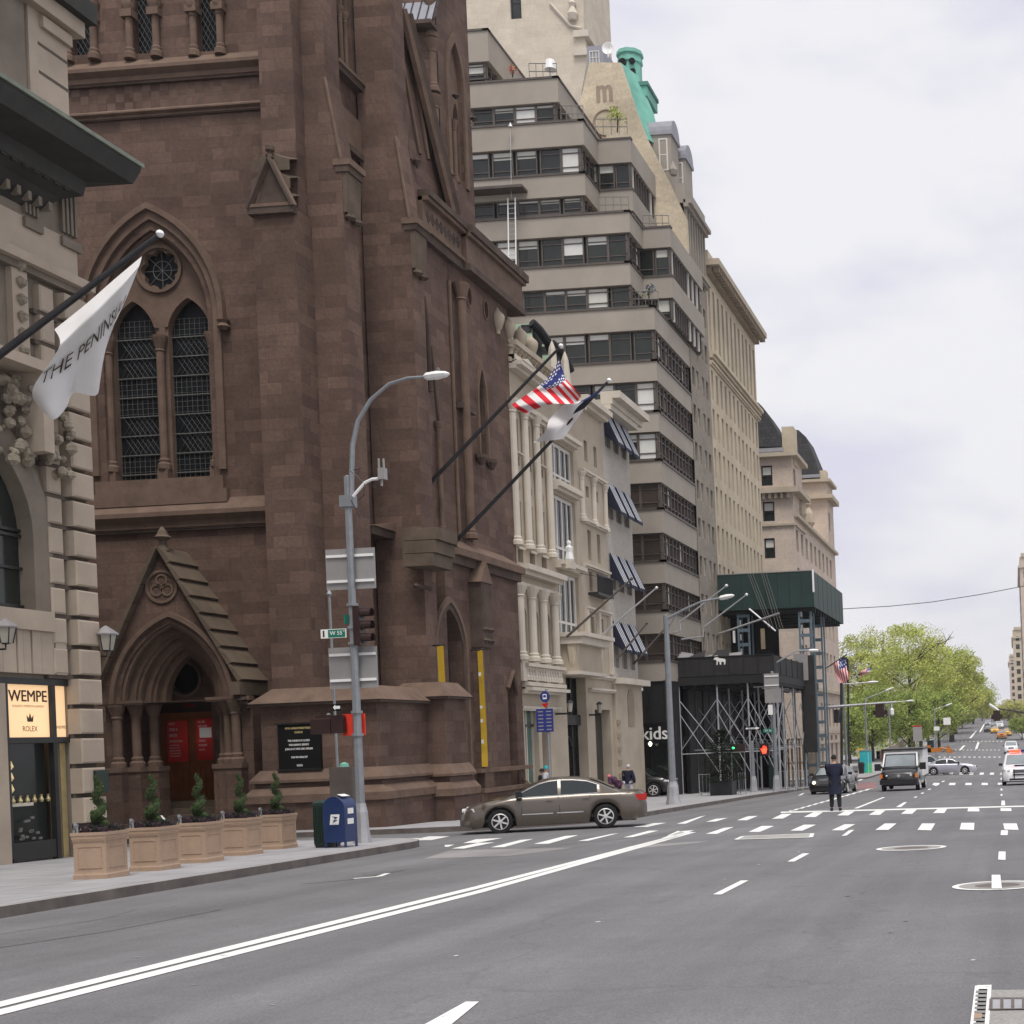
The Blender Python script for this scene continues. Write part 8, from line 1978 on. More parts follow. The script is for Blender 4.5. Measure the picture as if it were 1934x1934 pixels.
 for (xa, xb) in P['glass']:
  for s2 in (-1, 1):
   mb = MB(glassm); lo, hi = [], []; m = 14
   for k in range(m + 1):
    x = lerp(xa, xb, k / m); zr = interp(roof, x) - P.get('gt', .085); zb_ = min(interp(P['belt'], x), interp(top, x)) + .025
    zr = max(zr, zb_ + .005); zb0 = min(interp(P['belt'], x), interp(top, x)) - .03
    lo.append((x - Lc / 2, s2 * (cabw(x, zb_, zb0, zr + .08) + .008), zb_)); hi.append((x - Lc / 2, s2 * (cabw(x, zr, zb0, zr + .08) + .008), zr))
   for k in range(m): mb.face([lo[k], lo[k + 1], hi[k + 1], hi[k]])
   local(mb, 'side_window', t)
   if detail:
    mb = MB('chrome' if P.get('chrome', 1) else 'black_metal'); mb.path([Vector(p) + Vector((0, s2 * .004, 0)) for p in hi], .009, 4); mb.path([Vector(p) + Vector((0, s2 * .004, 0)) for p in lo], .009, 4); local(mb, 'window_trim', t)
 for nm, (xa, xb), mt in (('windscreen', P['ws'], wsm), ('rear_window', P['rs'], glassm)):
  mb = MB(mt); m = 8; rows_ = []
  for k in range(m + 1):
   x = lerp(xa, xb, k / m); zr = interp(roof, x); zb_ = min(interp(P['belt'], x), interp(top, x)) - .03; w2 = cabw(x, zr, zb_, zr) * .86
   rows_.append([(x - Lc / 2, w2 * q, zr + .022 + .012 * (1 - q * q)) for q in (-1, -.5, 0, .5, 1)])
  for k in range(m):
   for q in range(4): mb.face([rows_[k][q], rows_[k][q + 1], rows_[k + 1][q + 1], rows_[k + 1][q]])
  local(mb, nm, t, True)
 for c in (wb0, wb1):
  for s2 in (-1, 1): wheel(t, c - Lc / 2, s2 * (W - .11), wr, s2, .2, P.get('spokes', 6))
 xf = Lc / 2; zh = P.get('zh', .62)
 for s2 in (-1, 1):
  mb = MB('headlamp'); yy = s2 * W * .66; mb.mesh([(xf - .10, yy - .16, zh - .05), (xf - .22, yy + s2 * .0 + .16 * 1, zh - .05), (xf - .28, yy + .16, zh + .08), (xf - .16, yy - .16, zh + .07)] if s2 > 0 else [(xf - .22, yy - .16, zh - .05), (xf - .10, yy + .16, zh - .05), (xf - .16, yy + .16, zh + .07), (xf - .28, yy - .16, zh + .08)], [(0, 1, 2, 3)])
  w3 = hw(Lc - .25); mb.mesh([(xf - .12, s2 * hw(Lc - .12) * .96, zh - .06), (xf - .42, s2 * (hw(Lc - .42) + .004), zh - .02), (xf - .38, s2 * (hw(Lc - .38) * .97), zh + .07), (xf - .14, s2 * hw(Lc - .14) * .9, zh + .05)], [(0, 1, 2, 3)]); 
  mb.lathe([(.075, xf - .17), (.07, xf - .07), (.02, xf - .05)], (0, s2 * W * .62, zh), 12, ax='X'); local(mb, 'headlight', t)
  mb = MB('tail_red'); zt2 = P.get('zt', .78); mb.box(-xf + .0, -xf + .1, s2 * W * .5, s2 * W * .78, zt2 - .08, zt2 + .08); mb.box(-xf + .05, -xf + .30, s2 * (hw(.2) - .02), s2 * (hw(.2) + .008), zt2 - .085, zt2 + .085); local(mb, 'tail_light', t)
  mb = MB(paintm if P.get('mirror_paint', 1) else 'black_metal'); xm = P['ws'][1] - Lc / 2 - .32; zb_ = interp(P['belt'], P['ws'][1] - .4) + .06; mb.box(xm - .07, xm + .08, s2 * (W * .96), s2 * (W + .16), zb_, zb_ + .13, 'black_metal'); local(mb, 'mirror', t)
 mb = MB('black_metal'); mb.box(xf - .06, xf + .005, -W * .38, W * .38, zh - .08, zh + .06); mb.box(xf - .12, xf + .004, -W * .6, W * .6, zs_ + .08, zs_ + .18); local(mb, 'grille', t)
 if detail:
  mb = MB('chrome'); 
  for k in range(4): mb.box(xf - .01, xf + .012, -W * .37, W * .37, zh - .07 + k * .035, zh - .06 + k * .035)
  for s2 in (-1, 1):
   for (xa, xb) in P.get('doors', []):
    pass
   zz = P.get('trimz', .5)
   for (xa, xb) in ((wb0 + wr + .25, (wb0 + wb1) / 2 - .1), ((wb0 + wb1) / 2, wb1 - wr - .25)): mb.box(xa - Lc / 2, xb - Lc / 2, s2 * (W - .005), s2 * (W + .012), zz, zz + .03)
  local(mb, 'trim', t)
  mb = MB('black_metal')
  for s2 in (-1, 1):
   for xd in P.get('doorx', []): 
    mb.path([(xd - Lc / 2, s2 * (W * .985), zs_ + .1), (xd - Lc / 2, s2 * (W + .003), (zs_ + interp(P['belt'], xd)) / 2), (xd - Lc / 2 + .02, s2 * (W * .96), interp(P['belt'], xd))], .006, 4)
  local(mb, 'door_gap', t)
  mb = MB(paintm)
  for s2 in (-1, 1):
   for xd in P.get('handles', []): mb.box(xd - Lc / 2, xd - Lc / 2 + .16, s2 * (W * .985), s2 * (W + .012), interp(P['belt'], xd) - .12, interp(P['belt'], xd) - .095)
  local(mb, 'door_handle', t)
 return t
SEDAN = dict(L=4.92, W=1.79, rw=1.12, fw=3.87, r=.325, sill=.19,
 top=[(0, .62), (.03, .80), (.10, .93), (.25, .97), (1.0, 1.0), (1.6, 1.0), (3.5, .97), (3.9, .93), (4.4, .83), (4.72, .72), (4.86, .60), (4.92, .50)],
 belt=[(0, .80), (.6, .93), (1.2, .95), (3.6, .91), (4.2, .80), (4.7, .64), (4.92, .5)],
 roof=[(.72, .99), (1.0, 1.13), (1.3, 1.28), (1.6, 1.385), (1.95, 1.43), (2.3, 1.44), (2.6, 1.42), (2.85, 1.36), (3.2, 1.20), (3.75, .95)],
 glass=[(1.32, 2.28), (2.36, 3.38)], ws=(2.92, 3.68), rs=(.85, 1.5), zh=.64, zt=.80, doorx=[1.36, 2.32, 3.3], handles=[1.55, 2.5], trimz=.47)
c0, c1_ = G(934, 1578), G(1137, 1563)
ctr = (c0 + c1_) / 2; hd = math.atan2(c0.y - c1_.y, c0.x - c1_.x)
hd = R_(180 + 17); dx, dyv = math.cos(hd), math.sin(hd)
nrm = Vector((-dyv, dx, 0)); nrm = nrm if nrm.y > 0 else -nrm
mid = PP((934 + 1137) / 2, 1572, 35.2); mid = Vector((mid.x + .20, 35.2, gz(35.2)))
sed = car('sedan', 'brown metallic saloon car turning across the side street in front of the church', tuple(mid + nrm * .75), hd, 'car_bronze', SEDAN)
SUVP = dict(L=4.95, W=1.98, rw=1.05, fw=3.95, r=.385, sill=.26,
 top=[(0, .8), (.04, 1.05), (.2, 1.12), (1.0, 1.14), (3.6, 1.12), (4.2, 1.08), (4.7, .98), (4.88, .8), (4.95, .6)],
 belt=[(0, 1.0), (.6, 1.08), (3.7, 1.05), (4.4, .95), (4.95, .6)],
 roof=[(.06, 1.12), (.3, 1.55), (.5, 1.72), (1.2, 1.78), (2.6, 1.77), (3.0, 1.68), (3.4, 1.45), (3.95, 1.1)],
 glass=[(.45, 1.15), (1.22, 2.15), (2.22, 3.35)], ws=(3.05, 3.85), rs=(.1, .38), zh=.85, zt=1.0, doorx=[1.2, 2.18, 3.3], handles=[1.4, 2.4], trimz=.5, cat='suv')
p = PP(1246, 1500, 70.8)
car('parked_suv', 'black suv parked between the pale townhouse and the black storefront', (p.x - 1.55, 70.8, gz(70.8) + .15), 0, 'car_black', SUVP)
# black car facing the camera
b = G(1564, 1500); COUPE = dict(SEDAN); COUPE['W'] = 1.9
t = car('oncoming_car', 'black car with pale windscreen facing us behind the man in the dark coat', (b.x, b.y + 2.4, gz(b.y + 2.4)), R_(-92), 'car_black', COUPE, wsm='sky_painted_glass')
mb = MB('lamp_glow'); mb.lathe([(.09, 2.36), (.07, 2.42), (.02, 2.44)], (0, -.62, .66), 12, ax='X'); local(mb, 'lit_headlight', t)
# silver saloon crossing and a silver suv behind it
b = G(1798, 1462); t = car('sedan', 'silver saloon crossing the avenue beyond the white roofed van', (b.x - .2, 116.5, gz(116.5)), 0, 'car_silver', SEDAN, detail=False)
b = PP(1768, 1462, 119.5); car('crossing_suv', 'silver suv half hidden behind the silver saloon crossing the avenue', (b.x - .9, 119.5, gz(119.5)), 0, 'car_silver', SUVP, detail=False)
b = G(1926, 1483); t = car('police_suv', 'white police suv with red roof lights cut by the right edge of the photo', (b.x + .05, b.y + 2.4, gz(b.y + 2.4)), R_(-90), 'car_white', SUVP, wsm='sky_painted_glass')
mb = MB('signal_red'); mb.box(.1, .4, -.55, .05, 1.80, 1.93); mb.box(.1, .4, .1, .6, 1.80, 1.93, 'sign_blue'); local(mb, 'light_bar', t); mb = MB('black_metal'); mb.box(2.42, 2.52, -.4, .4, .62, .68); mb.box(2.42, 2.52, -.35, -.3, .45, .95); mb.box(2.42, 2.52, .3, .35, .45, .95); local(mb, 'push_bumper', t); mb = MB('sign_blue'); mb.box(1.2, 1.9, -.3, .3, 1.14, 1.145); local(mb, 'bonnet_stripe', t)
# van with cargo body facing the camera
bx = G(1700, 1494); VAN = dict(L=5.6, W=2.0, rw=1.2, fw=4.55, r=.38, sill=.34, tum=.08,
 top=[(0, 1.2), (.1, 1.25), (4.3, 1.25), (4.6, 1.24), (5.3, 1.12), (5.5, .98), (5.6, .7)], belt=[(0, 1.2), (4.2, 1.18), (5.2, 1.02), (5.6, .68)],
 roof=[(2.9, 1.2), (2.95, 1.9), (3.2, 1.98), (4.0, 1.97), (4.15, 1.9), (4.75, 1.24)], glass=[(3.3, 4.35)], ws=(4.18, 4.7), rs=(2.9, 2.94), zh=.85, zt=.9, cat='van', chrome=0)
t = car('utility_van', 'old black fronted van with white cab roof and cargo box driving towards us', (bx.x, bx.y + 2.8, gz(bx.y + 2.8)), R_(-91), 'car_black', VAN, wsm='sky_painted_glass')
mb = MB('white_paint'); mb.box(-2.9, .25, -1.06, 1.06, .75, 2.12); local(mb, 'cargo_box', t)
mb = MB('dark_frame'); mb.box(-2.9, .5, -1.12, 1.12, 2.14, 2.22); mb.box(-.1, .4, -1.12, -1.04, .8, 2.2, 'door_wood'); local(mb, 'roof_rack', t)
mb = MB('car_white'); mb.path([(1.3, .84, 1.98), (1.95, .90, 1.3)], .05, 6); mb.path([(1.3, -.84, 1.98), (1.95, -.90, 1.3)], .05, 6); mb.box(.15, 1.38, -.84, .84, 1.96, 2.04); mb.path([(1.30, -.8, 1.98), (1.30, .8, 1.98)], .06, 6); local(mb, 'cab_roof', t)
mb = MB('plate_orange'); mb.box(2.81, 2.83, -.16, .16, .52, .66); local(mb, 'number_plate', t)
mb = MB('black_metal'); mb.box(2.7, 2.86, -.98, .98, .42, .66)
for s2 in (-1, 1): mb.box(1.75, 1.9, s2 * 1.02, s2 * 1.34, 1.12, 1.48)
local(mb, 'bumper', t)
for s2 in (-1, 1): mb = MB('amber'); mb.box(2.62, 2.80, s2 * .84, s2 * .97, .75, .95); local(mb, 'indicator', t)
mb = MB('chrome'); mb.lathe([(.09, 2.81), (.09, 2.83)], (0, 0, .86), 12, ax='X'); local(mb, 'badge', t)
# far traffic
for i, (px, py, m_, P_, lab, g_) in enumerate(((1910, 1424, 'car_white', SUVP, 'white van standing beyond the police suv at the right', 0), (1866, 1383, 'car_dark', SEDAN, 'dark car far up the avenue, left of the yellow cab', 1), (1879, 1385, 'taxi_yellow', SEDAN, 'yellow cab far up the avenue', 1),
  (1892, 1396, 'loader_orange', SUVP, 'orange truck far up the avenue behind the white van', 1), (1903, 1390, 'taxi_yellow', SEDAN, 'second yellow cab far up the avenue near the right trees', 1), (1866, 1371, 'car_silver', SEDAN, 'silver car highest up the distant avenue', 1), (1888, 1376, 'car_white', SUVP, 'white van high up the distant avenue', 1), (1875, 1377, 'car_black', SEDAN, 'small black car high up the distant avenue', 1))):
 b = G(px, py); car('distant_car', lab, (b.x, b.y + 2, gz(b.y + 2)), R_(-90), m_, P_, 'cars far up the avenue', detail=False, wsm='sky_painted_glass')
# orange loader
Yl = 138.0; o = PP(1770, 1428, Yl); o.z = gz(Yl) ; t = thing('wheel_loader', 'orange wheel loader with a bucket parked by the park corner', 'loader', tuple(o))
l_ = lambda x, y: (PP(x, y, Yl) - Vector((o.x, Yl, o.z)))
mb = MB('loader_orange'); a, b = l_(1750, 1421), l_(1778, 1412); mb.box(a.x, b.x, -.6, .6, a.z, b.z); mb.box(a.x, a.x + .5, -.6, .6, a.z, b.z + .3); local(mb, 'body', t)
mb = MB('black_metal'); a, b = l_(1752, 1412), l_(1764, 1399); mb.box(a.x, b.x, -.5, .5, a.z, b.z, 'car_glass'); mb.box(a.x - .05, b.x + .05, -.55, .55, b.z, b.z + .08, 'green_glass'); local(mb, 'cab', t)
for x in (1755, 1774):
 for y in (-.6, .6): c_ = l_(x, 1420); mb = MB('rubber'); mb.lathe([(.3, -.15), (.42, -.12), (.42, .12), (.3, .15)], (c_.x, y, .42), 16, ax='Y'); local(mb, 'wheel', t)
mb = MB('loader_orange'); p, q = l_(1776, 1412), l_(1790, 1416); mb.path([p, q], .12, 6); a = l_(1787, 1421); b = l_(1799, 1408); mb.mesh([(a.x, -.9, a.z), (b.x, -.9, a.z - .1), (b.x - .1, -.9, a.z + .25), (a.x + .2, -.9, b.z), (a.x, .9, a.z), (b.x, .9, a.z - .1), (b.x - .1, .9, a.z + .25), (a.x + .2, .9, b.z)], [(0, 1, 2, 3), (4, 5, 6, 7), (0, 1, 5, 4), (0, 3, 7, 4)]); local(mb, 'bucket', t)

# ---------------------------------------------------------------- barricades, fir planter, teal toilet, kiosk, bins
def barricade(px0, px1, Y, lab):
 a, b = PP(px0, 1490, Y), PP(px1, 1490, Y); z0 = gz(Y) + .15; w2 = (b.x - a.x); t = thing('crowd_barrier', lab, 'barrier', (a.x, Y, z0), group='steel crowd barriers')
 mb = MB('galv'); mb.path([(0, 0, .15), (0, 0, 1.1), (w2, 0, 1.1), (w2, 0, .15), (0, 0, .15)], .025, 6)
 n = max(3, int(w2 / .14))
 for k in range(1, n): mb.path([(w2 * k / n, 0, .15), (w2 * k / n, 0, 1.1)], .011, 4)
 local(mb, 'frame', t)
 for x in (.08 * w2, .92 * w2): mb = MB('galv'); mb.path([(x, -.3, 0), (x, -.05, .2), (x, .05, .2), (x, .3, 0)], .02, 5); local(mb, 'foot', t)
barricade(1321, 1341, 67.5, 'steel crowd barrier left of the fir tree planter'); barricade(1377, 1389, 67.8, 'narrow steel crowd barrier touching the right of the fir planter'); barricade(1396, 1408, 67.4, 'steel crowd barrier standing alone between fir planter and pole')
for k in range(3): barricade(1472 + k * 16, 1487 + k * 16, 74.0 + k * .2, ('first', 'middle', 'last')[k] + ' of three crowd barriers in a row at the right end of the shed')
Yf = 66.6; p = PP(1367, 1503, Yf); t = thing('fir_planter', 'black planter box holding a dense dark fir tree before the shed', 'planter', (p.x, Yf, gz(Yf) + .15))
w2 = (PP(1384, 1490, Yf).x - PP(1343, 1490, Yf).x) / 2; mb = MB('black_metal'); mb.box(-w2, w2, -w2, w2, 0, .72); mb.box(-w2 - .03, w2 + .03, -w2 - .03, w2 + .03, .66, .72); local(mb, 'box', t)
hF = PP(1367, 1378, Yf).z - gz(Yf); mb = MB('bark'); mb.tube((0, 0, .6), (0, 0, hF), .08, .02, 6); local(mb, 'trunk', t)
mb = MB('fir'); rr = random.Random(9)
for k in range(5200):
 h_ = rr.random(); h_ = h_ ** 1.1; z = .75 + h_ * (hF - .9); R2 = 1.12 * (1 - h_ ** 2.2 * .75) * (.82 + .25 * math.sin(h_ * 30 + rr.random())) ; a = rr.random() * 6.283; q = math.sqrt(rr.uniform(.25, 1)) * R2
 p_ = Vector((q * math.cos(a), q * math.sin(a), z)); d = Vector((math.cos(a), math.sin(a), rr.uniform(-.3, .7))).normalized(); s3 = rr.uniform(.04, .1); v2 = Vector((-math.sin(a), math.cos(a), rr.uniform(-.4, .4)))
 mb.face([p_ - v2 * s3 * .35, p_ + d * s3 * 1.6, p_ + v2 * s3 * .35, p_ - d * s3 * .3], 'fir' if rr.random() < .75 else 'topiary')
local(mb, 'foliage', t)
Yt = 126.0; f = lambda x, y: PP(x, y, Yt); o = f(1636, 1460); t = thing('portable_toilet', 'teal and green portable toilet at the corner by the park trees', 'toilet', (o.x, Yt, gz(Yt)))
w2 = (f(1650, 1440).x - f(1629, 1440).x) / 2; h_ = f(1636, 1418).z - gz(Yt); mb = MB('toilet_teal'); mb.box(-w2, w2, -.5, .5, h_ * .48, h_); mb.box(-w2, w2, -.51, .5, 0, h_ * .48, 'toilet_green'); mb.box(-w2 * .5, w2 * .3, -.53, -.5, .3, h_ - .3, 'toilet_teal'); mb.box(-w2 - .03, w2 + .03, -.55, .55, h_, h_ + .1, 'sign_back'); mb.box(w2 * .55, w2 * .6, -.54, -.5, .1, h_ - .1, 'white_paint'); local(mb, 'body', t)
for px0, px1, y0_, y1_, Y, mat, nm, lab in ((1621, 1633, 1442, 1462, 124.5, 'black_metal', 'litter_bin', 'dark bin left of the teal portable toilet'), (1620, 1629, 1414, 1432, 131, 'taxi_yellow', 'news_kiosk', 'small yellow box behind the teal portable toilet'),
  (1725, 1741, 1370, 1400, 170, 'sign_back', 'site_board', 'grey board with a red top edge before the dark green leaves'), (1782, 1795, 1355, 1369, 168, 'white_paint', 'pale_sign', 'pale square sign on a thin post by the far park corner'),
  (1764, 1774, 1372, 1380, 160, 'white_paint', 'small_sign', 'small white sign on the pole right of the loader'), (1610, 1620, 1446, 1456, 128, 'sign_back', 'utility_box', 'pale low utility box at the foot of the dark post')):
 a, b = PP(px0, y1_, Y), PP(px1, y0_, Y); t = thing(nm, lab, nm.split('_')[-1], (a.x, Y, a.z)); mb = MB(mat); w2 = b.x - a.x; h2 = b.z - a.z
 if nm in ('litter_bin',): mb.lathe([(w2 * .38, 0), (w2 * .5, h2 * .9), (w2 * .52, h2)], (w2 / 2, 0, 0), 12); local(mb, 'body', t); mb = MB('netting'); mb.lathe([(w2 * .5, h2), (w2 * .3, h2 * 1.15)], (w2 / 2, 0, 0), 12); local(mb, 'lid', t); continue
 thick = .5 if nm in ('news_kiosk', 'utility_box') else .05
 mb.box(0, w2, 0, thick, 0, h2); local(mb, 'panel', t)
 if thick < .1:
  mb = MB('steel_pole'); mb.path([(w2 / 2, thick, h2), (w2 / 2, thick, gz(Y) - a.z)], .05, 6); local(mb, 'post', t)
  if nm == 'site_board': mb = MB('tail_red'); mb.box(0, w2, -.02, 0, h2 - .15, h2); local(mb, 'top_edge', t)
 else: mb = MB('black_metal'); mb.box(0, w2, -.01, 0, h2 * .55, h2 * .6); mb.box(.05, w2 - .05, .05, thick - .05, gz(Y) - a.z, 0); local(mb, 'base', t)
mb = MB('white_paint'); p = PP(1210, 1306, 70.5); mb.lathe([(.03, .22), (.12, .2), (.14, .05), (.05, 0)], tuple(p), 10); mb.path([p + Vector((0, 0, .2)), p + Vector((-.35, 0, .35)), Vector((TX, p.y - 2, p.z + .35))], .03, 5); tag(mb.build('dome_camera'), 'white dome camera on a bracket at the corner of the striped awning townhouse', 'camera')

# ---------------------------------------------------------------- people
import bmesh
def skinmesh(joints, edges, mat, name, parent, root=0, sub=2, smooth=True):
 me = bpy.data.meshes.new(name); me.from_pydata([j[0] for j in joints], edges, []); o = bpy.data.objects.new(name, me); COL.objects.link(o)
 o.modifiers.new('s', 'SKIN'); m2 = o.modifiers.new('d', 'SUBSURF'); m2.levels = sub; m2.render_levels = sub
 sv = me.skin_vertices[0].data
 for k, j in enumerate(joints):
  r_ = j[1]; sv[k].radius = r_ if isinstance(r_, tuple) else (r_, r_); sv[k].use_root = (k == root)
 dg = bpy.context.evaluated_depsgraph_get(); ne = bpy.data.meshes.new_from_object(o.evaluated_get(dg)); bpy.data.objects.remove(o); bpy.data.meshes.remove(me)
 ne.name = name; ne.materials.clear(); ne.materials.append(MATS[mat]); ne.polygons.foreach_set('use_smooth', [True] * len(ne.polygons))
 q = bpy.data.objects.new(name, ne); COL.objects.link(q); q.parent = parent; return q
def person(label, loc, rz, H=1.76, coat='navy_cloth', legs='dark_cloth', arms='phone', coat_len=.0, hat=None, bend=0.0, stride=.0, hair='hair'):
 """faces +x in its own coordinates; one continuous body, clothes over it"""
 k = H / 1.76; t = thing('person', label, 'person', loc, rz)
 V = lambda x, y, z: Vector((x * k, y * k, z * k))
 def up(x, y, z):       # torso bent forward at the hips
  dz = z - .95; return V(x * math.cos(bend) + dz * math.sin(bend), y, .95 + dz * math.cos(bend) - x * math.sin(bend))
 hands = {'phone': ((.22, .20, 1.12), (.36, .07, 1.28)), 'down': ((.02, .27, 1.12), (.10, .25, .88)), 'reach': ((.2, .24, 1.1), (.45, .16, 1.0))}[arms]
 J = [(V(0, 0, .95), (.125 * k, .15 * k)), (up(.02, 0, 1.15), (.11 * k, .135 * k)), (up(.01, 0, 1.36), (.115 * k, .165 * k)), (up(0, 0, 1.48), (.06 * k, .07 * k)), (up(.03, 0, 1.56), (.055 * k, .055 * k)), (up(.05, 0, 1.62), (.085 * k, .075 * k)), (up(.045, 0, 1.70), (.09 * k, .075 * k))]
 Ed = [(0, 1), (1, 2), (2, 3), (3, 4), (4, 5), (5, 6)]
 for s2 in (-1, 1):
  b = len(J); hp = hands
  J += [(up(0, s2 * .19, 1.41), .058 * k), (up(hp[0][0], s2 * hp[0][1], hp[0][2]), .042 * k), (up(hp[1][0], s2 * hp[1][1], hp[1][2]), .03 * k), (up(hp[1][0] + .07, s2 * hp[1][1], hp[1][2] + .02), (.02 * k, .036 * k))]
  Ed += [(2, b), (b, b + 1), (b + 1, b + 2), (b + 2, b + 3)]
  b = len(J); sx_ = s2 * stride
  J += [(V(0, s2 * .095, .88), .095 * k), (V(.02 + sx_ * .5, s2 * .115, .49), .062 * k), (V(sx_, s2 * .125, .10), .042 * k), (V(sx_ + .16, s2 * .14, .045), (.04 * k, .03 * k))]
  Ed += [(0, b), (b, b + 1), (b + 1, b + 2), (b + 2, b + 3)]
 body = skinmesh(J, Ed, 'skin', 'body', t)
 g = .040 * k
 def sub_(idx, edges, mat, name, grow):
  mp_ = {v: i for i, v in enumerate(idx)}
  Jn = [(J[i][0], tuple(r_ + grow for r_ in (J[i][1] if isinstance(J[i][1], tuple) else (J[i][1],) * 2))) for i in idx]
  return skinmesh(Jn, [(mp_[a], mp_[b]) for a, b in edges], mat, name, t)
 sub_([0, 1, 2, 3, 7, 8, 9, 15, 16, 17], [(0, 1), (1, 2), (2, 3), (2, 7), (7, 8), (8, 9), (2, 15), (15, 16), (16, 17)], coat, 'coat', g)
 sub_([0, 11, 12, 13, 19, 20, 21], [(0, 11), (11, 12), (12, 13), (0, 19), (19, 20), (20, 21)], legs, 'trousers', g * .55)
 if coat_len:
  mb = MB(coat); n = 16; prof = [(.17, .205, 1.1), (.155, .19, .95), (.165, .205, .95 - coat_len * .5), (.18, .23, .95 - coat_len)]
  vs = [(a * k * math.cos(2 * math.pi * q / n), b_ * k * math.sin(2 * math.pi * q / n) * (1 + .04 * math.sin(q * 3)), z * k) for a, b_, z in prof for q in range(n)]
  mb.mesh(vs, [(i * n + q, i * n + (q + 1) % n, (i + 1) * n + (q + 1) % n, (i + 1) * n + q) for i in range(3) for q in range(n)]); local(mb, 'coat_skirt', t, True)
 for s2 in (-1, 1):
  mb = MB('rubber'); x = s2 * stride; y = s2 * .135; mb.mesh([(k * a + 0, k * b_, k * c_) for a, b_, c_ in [(x - .08, y - .045, 0), (x + .21, y - .05, 0), (x + .21, y + .05, 0), (x - .08, y + .045, 0), (x - .07, y - .04, .09), (x + .08, y - .045, .1), (x + .2, y - .04, .05), (x + .2, y + .04, .05), (x + .08, y + .045, .1), (x - .07, y + .04, .09)]], [(0, 1, 2, 3), (4, 5, 8, 9), (5, 6, 7, 8), (0, 1, 6, 5, 4), (3, 2, 7, 8, 9), (1, 2, 7, 6), (0, 3, 9, 4)]); local(mb, 'shoe', t)
 hc = up(.04, 0, 1.665)
 mb = MB(hat or hair); R2 = .107 * k; n, m = 14, 7; vs = []
 for i in range(m + 1):
  for q in range(n):
   th = math.pi * .62 * i / m; ph = 2 * math.pi * q / n; d = Vector((math.sin(th) * math.cos(ph), math.sin(th) * math.sin(ph) * .86, math.cos(th)))
   p_ = hc + d * R2 + Vector((-.012 * k, 0, 0)); 
   if d.x > .45 and d.z < .35: p_ = hc + d * R2 * .9
   vs.append(p_)
 mb.mesh(vs, [(i * n + q, i * n + (q + 1) % n, (i + 1) * n + (q + 1) % n, (i + 1) * n + q) for i in range(m) for q in range(n)]); local(mb, 'cap' if hat else 'hair', t, True)
 mb = MB('skin')       # nose, ears, fingers
 f = lambda x, y, z: up(x, y, z)
 mb.path([f(.125, 0, 1.675), f(.15, 0, 1.64)], [.008 * k, .015 * k], 6)
 for s2 in (-1, 1): mb.lathe([(.008 * k, -.018 * k), (.018 * k, 0), (.008 * k, .018 * k)], tuple(f(.04, s2 * .088, 1.65)), 6)
 for s2 in (-1, 1):
  h_ = hands[1]; b = (h_[0] + .085, s2 * h_[1], h_[2] + .02)
  for q in range(4): y = b[1] + (q - 1.5) * .018; l2 = (.065, .078, .072, .055)[q]; mb.path([f(b[0], y, b[2]), f(b[0] + l2 * .6, y - s2 * .01, b[2] - .005), f(b[0] + l2 * .85, y - s2 * .02, b[2] - .03)], .0085 * k, 5)
  mb.path([f(b[0] - .05, b[1] - s2 * .03, b[2]), f(b[0] - .01, b[1] - s2 * .055, b[2] + .01), f(b[0] + .025, b[1] - s2 * .05, b[2])], .010 * k, 5)
 local(mb, 'face_and_fingers', t, True)
 mb = MB('dark_cloth')
 for s2 in (-1, 1): mb.lathe([(.004, -.004), (.009, 0), (.004, .004)], tuple(f(.125, s2 * .032, 1.67)), 6)
 mb.path([f(.128, -.022, 1.605), f(.133, .022, 1.605)], .005 * k, 4); local(mb, 'eyes_and_mouth', t)
 return t
b = G(1573, 1532); person('man in a long dark coat standing on the crosswalk with his back to us', (b.x + .1, b.y, gz(b.y)), R_(96), 1.79, 'navy_cloth', 'dark_cloth', 'phone', .42, stride=.05)
mp1 = PP(1188, 1500, 58.5); person('person in a navy jacket and white trousers by the pale townhouse corner', (mp1.x, 58.5, gz(58.5) + .15), R_(80), 1.7, 'navy_cloth', 'grey_cloth', 'down', .1, hat='grey_cloth')
mp1 = PP(1168, 1500, 57.2); person('bending person in plum and pink clothes beside the person in navy', (mp1.x, 57.2, gz(57.2) + .15), R_(150), 1.6, 'plum_cloth', 'plum_cloth', 'reach', .1, hat='pink_cloth', bend=1.0)
mp1 = PP(1032, 1500, 50.5); person('person in a grey top and teal cap walking behind the brown saloon', (mp1.x, 50.5, gz(50.5) + .15), R_(10), 1.72, 'grey_cloth', 'dark_cloth', 'down', .05, hat='teal_cap', stride=.12)
mp1 = PP(1024, 1500, 50.9); person('person in dark clothes close behind the person with the teal cap', (mp1.x, 50.9, gz(50.9) + .15), R_(10), 1.62, 'dark_cloth', 'dark_cloth', 'down', .1, stride=.1)

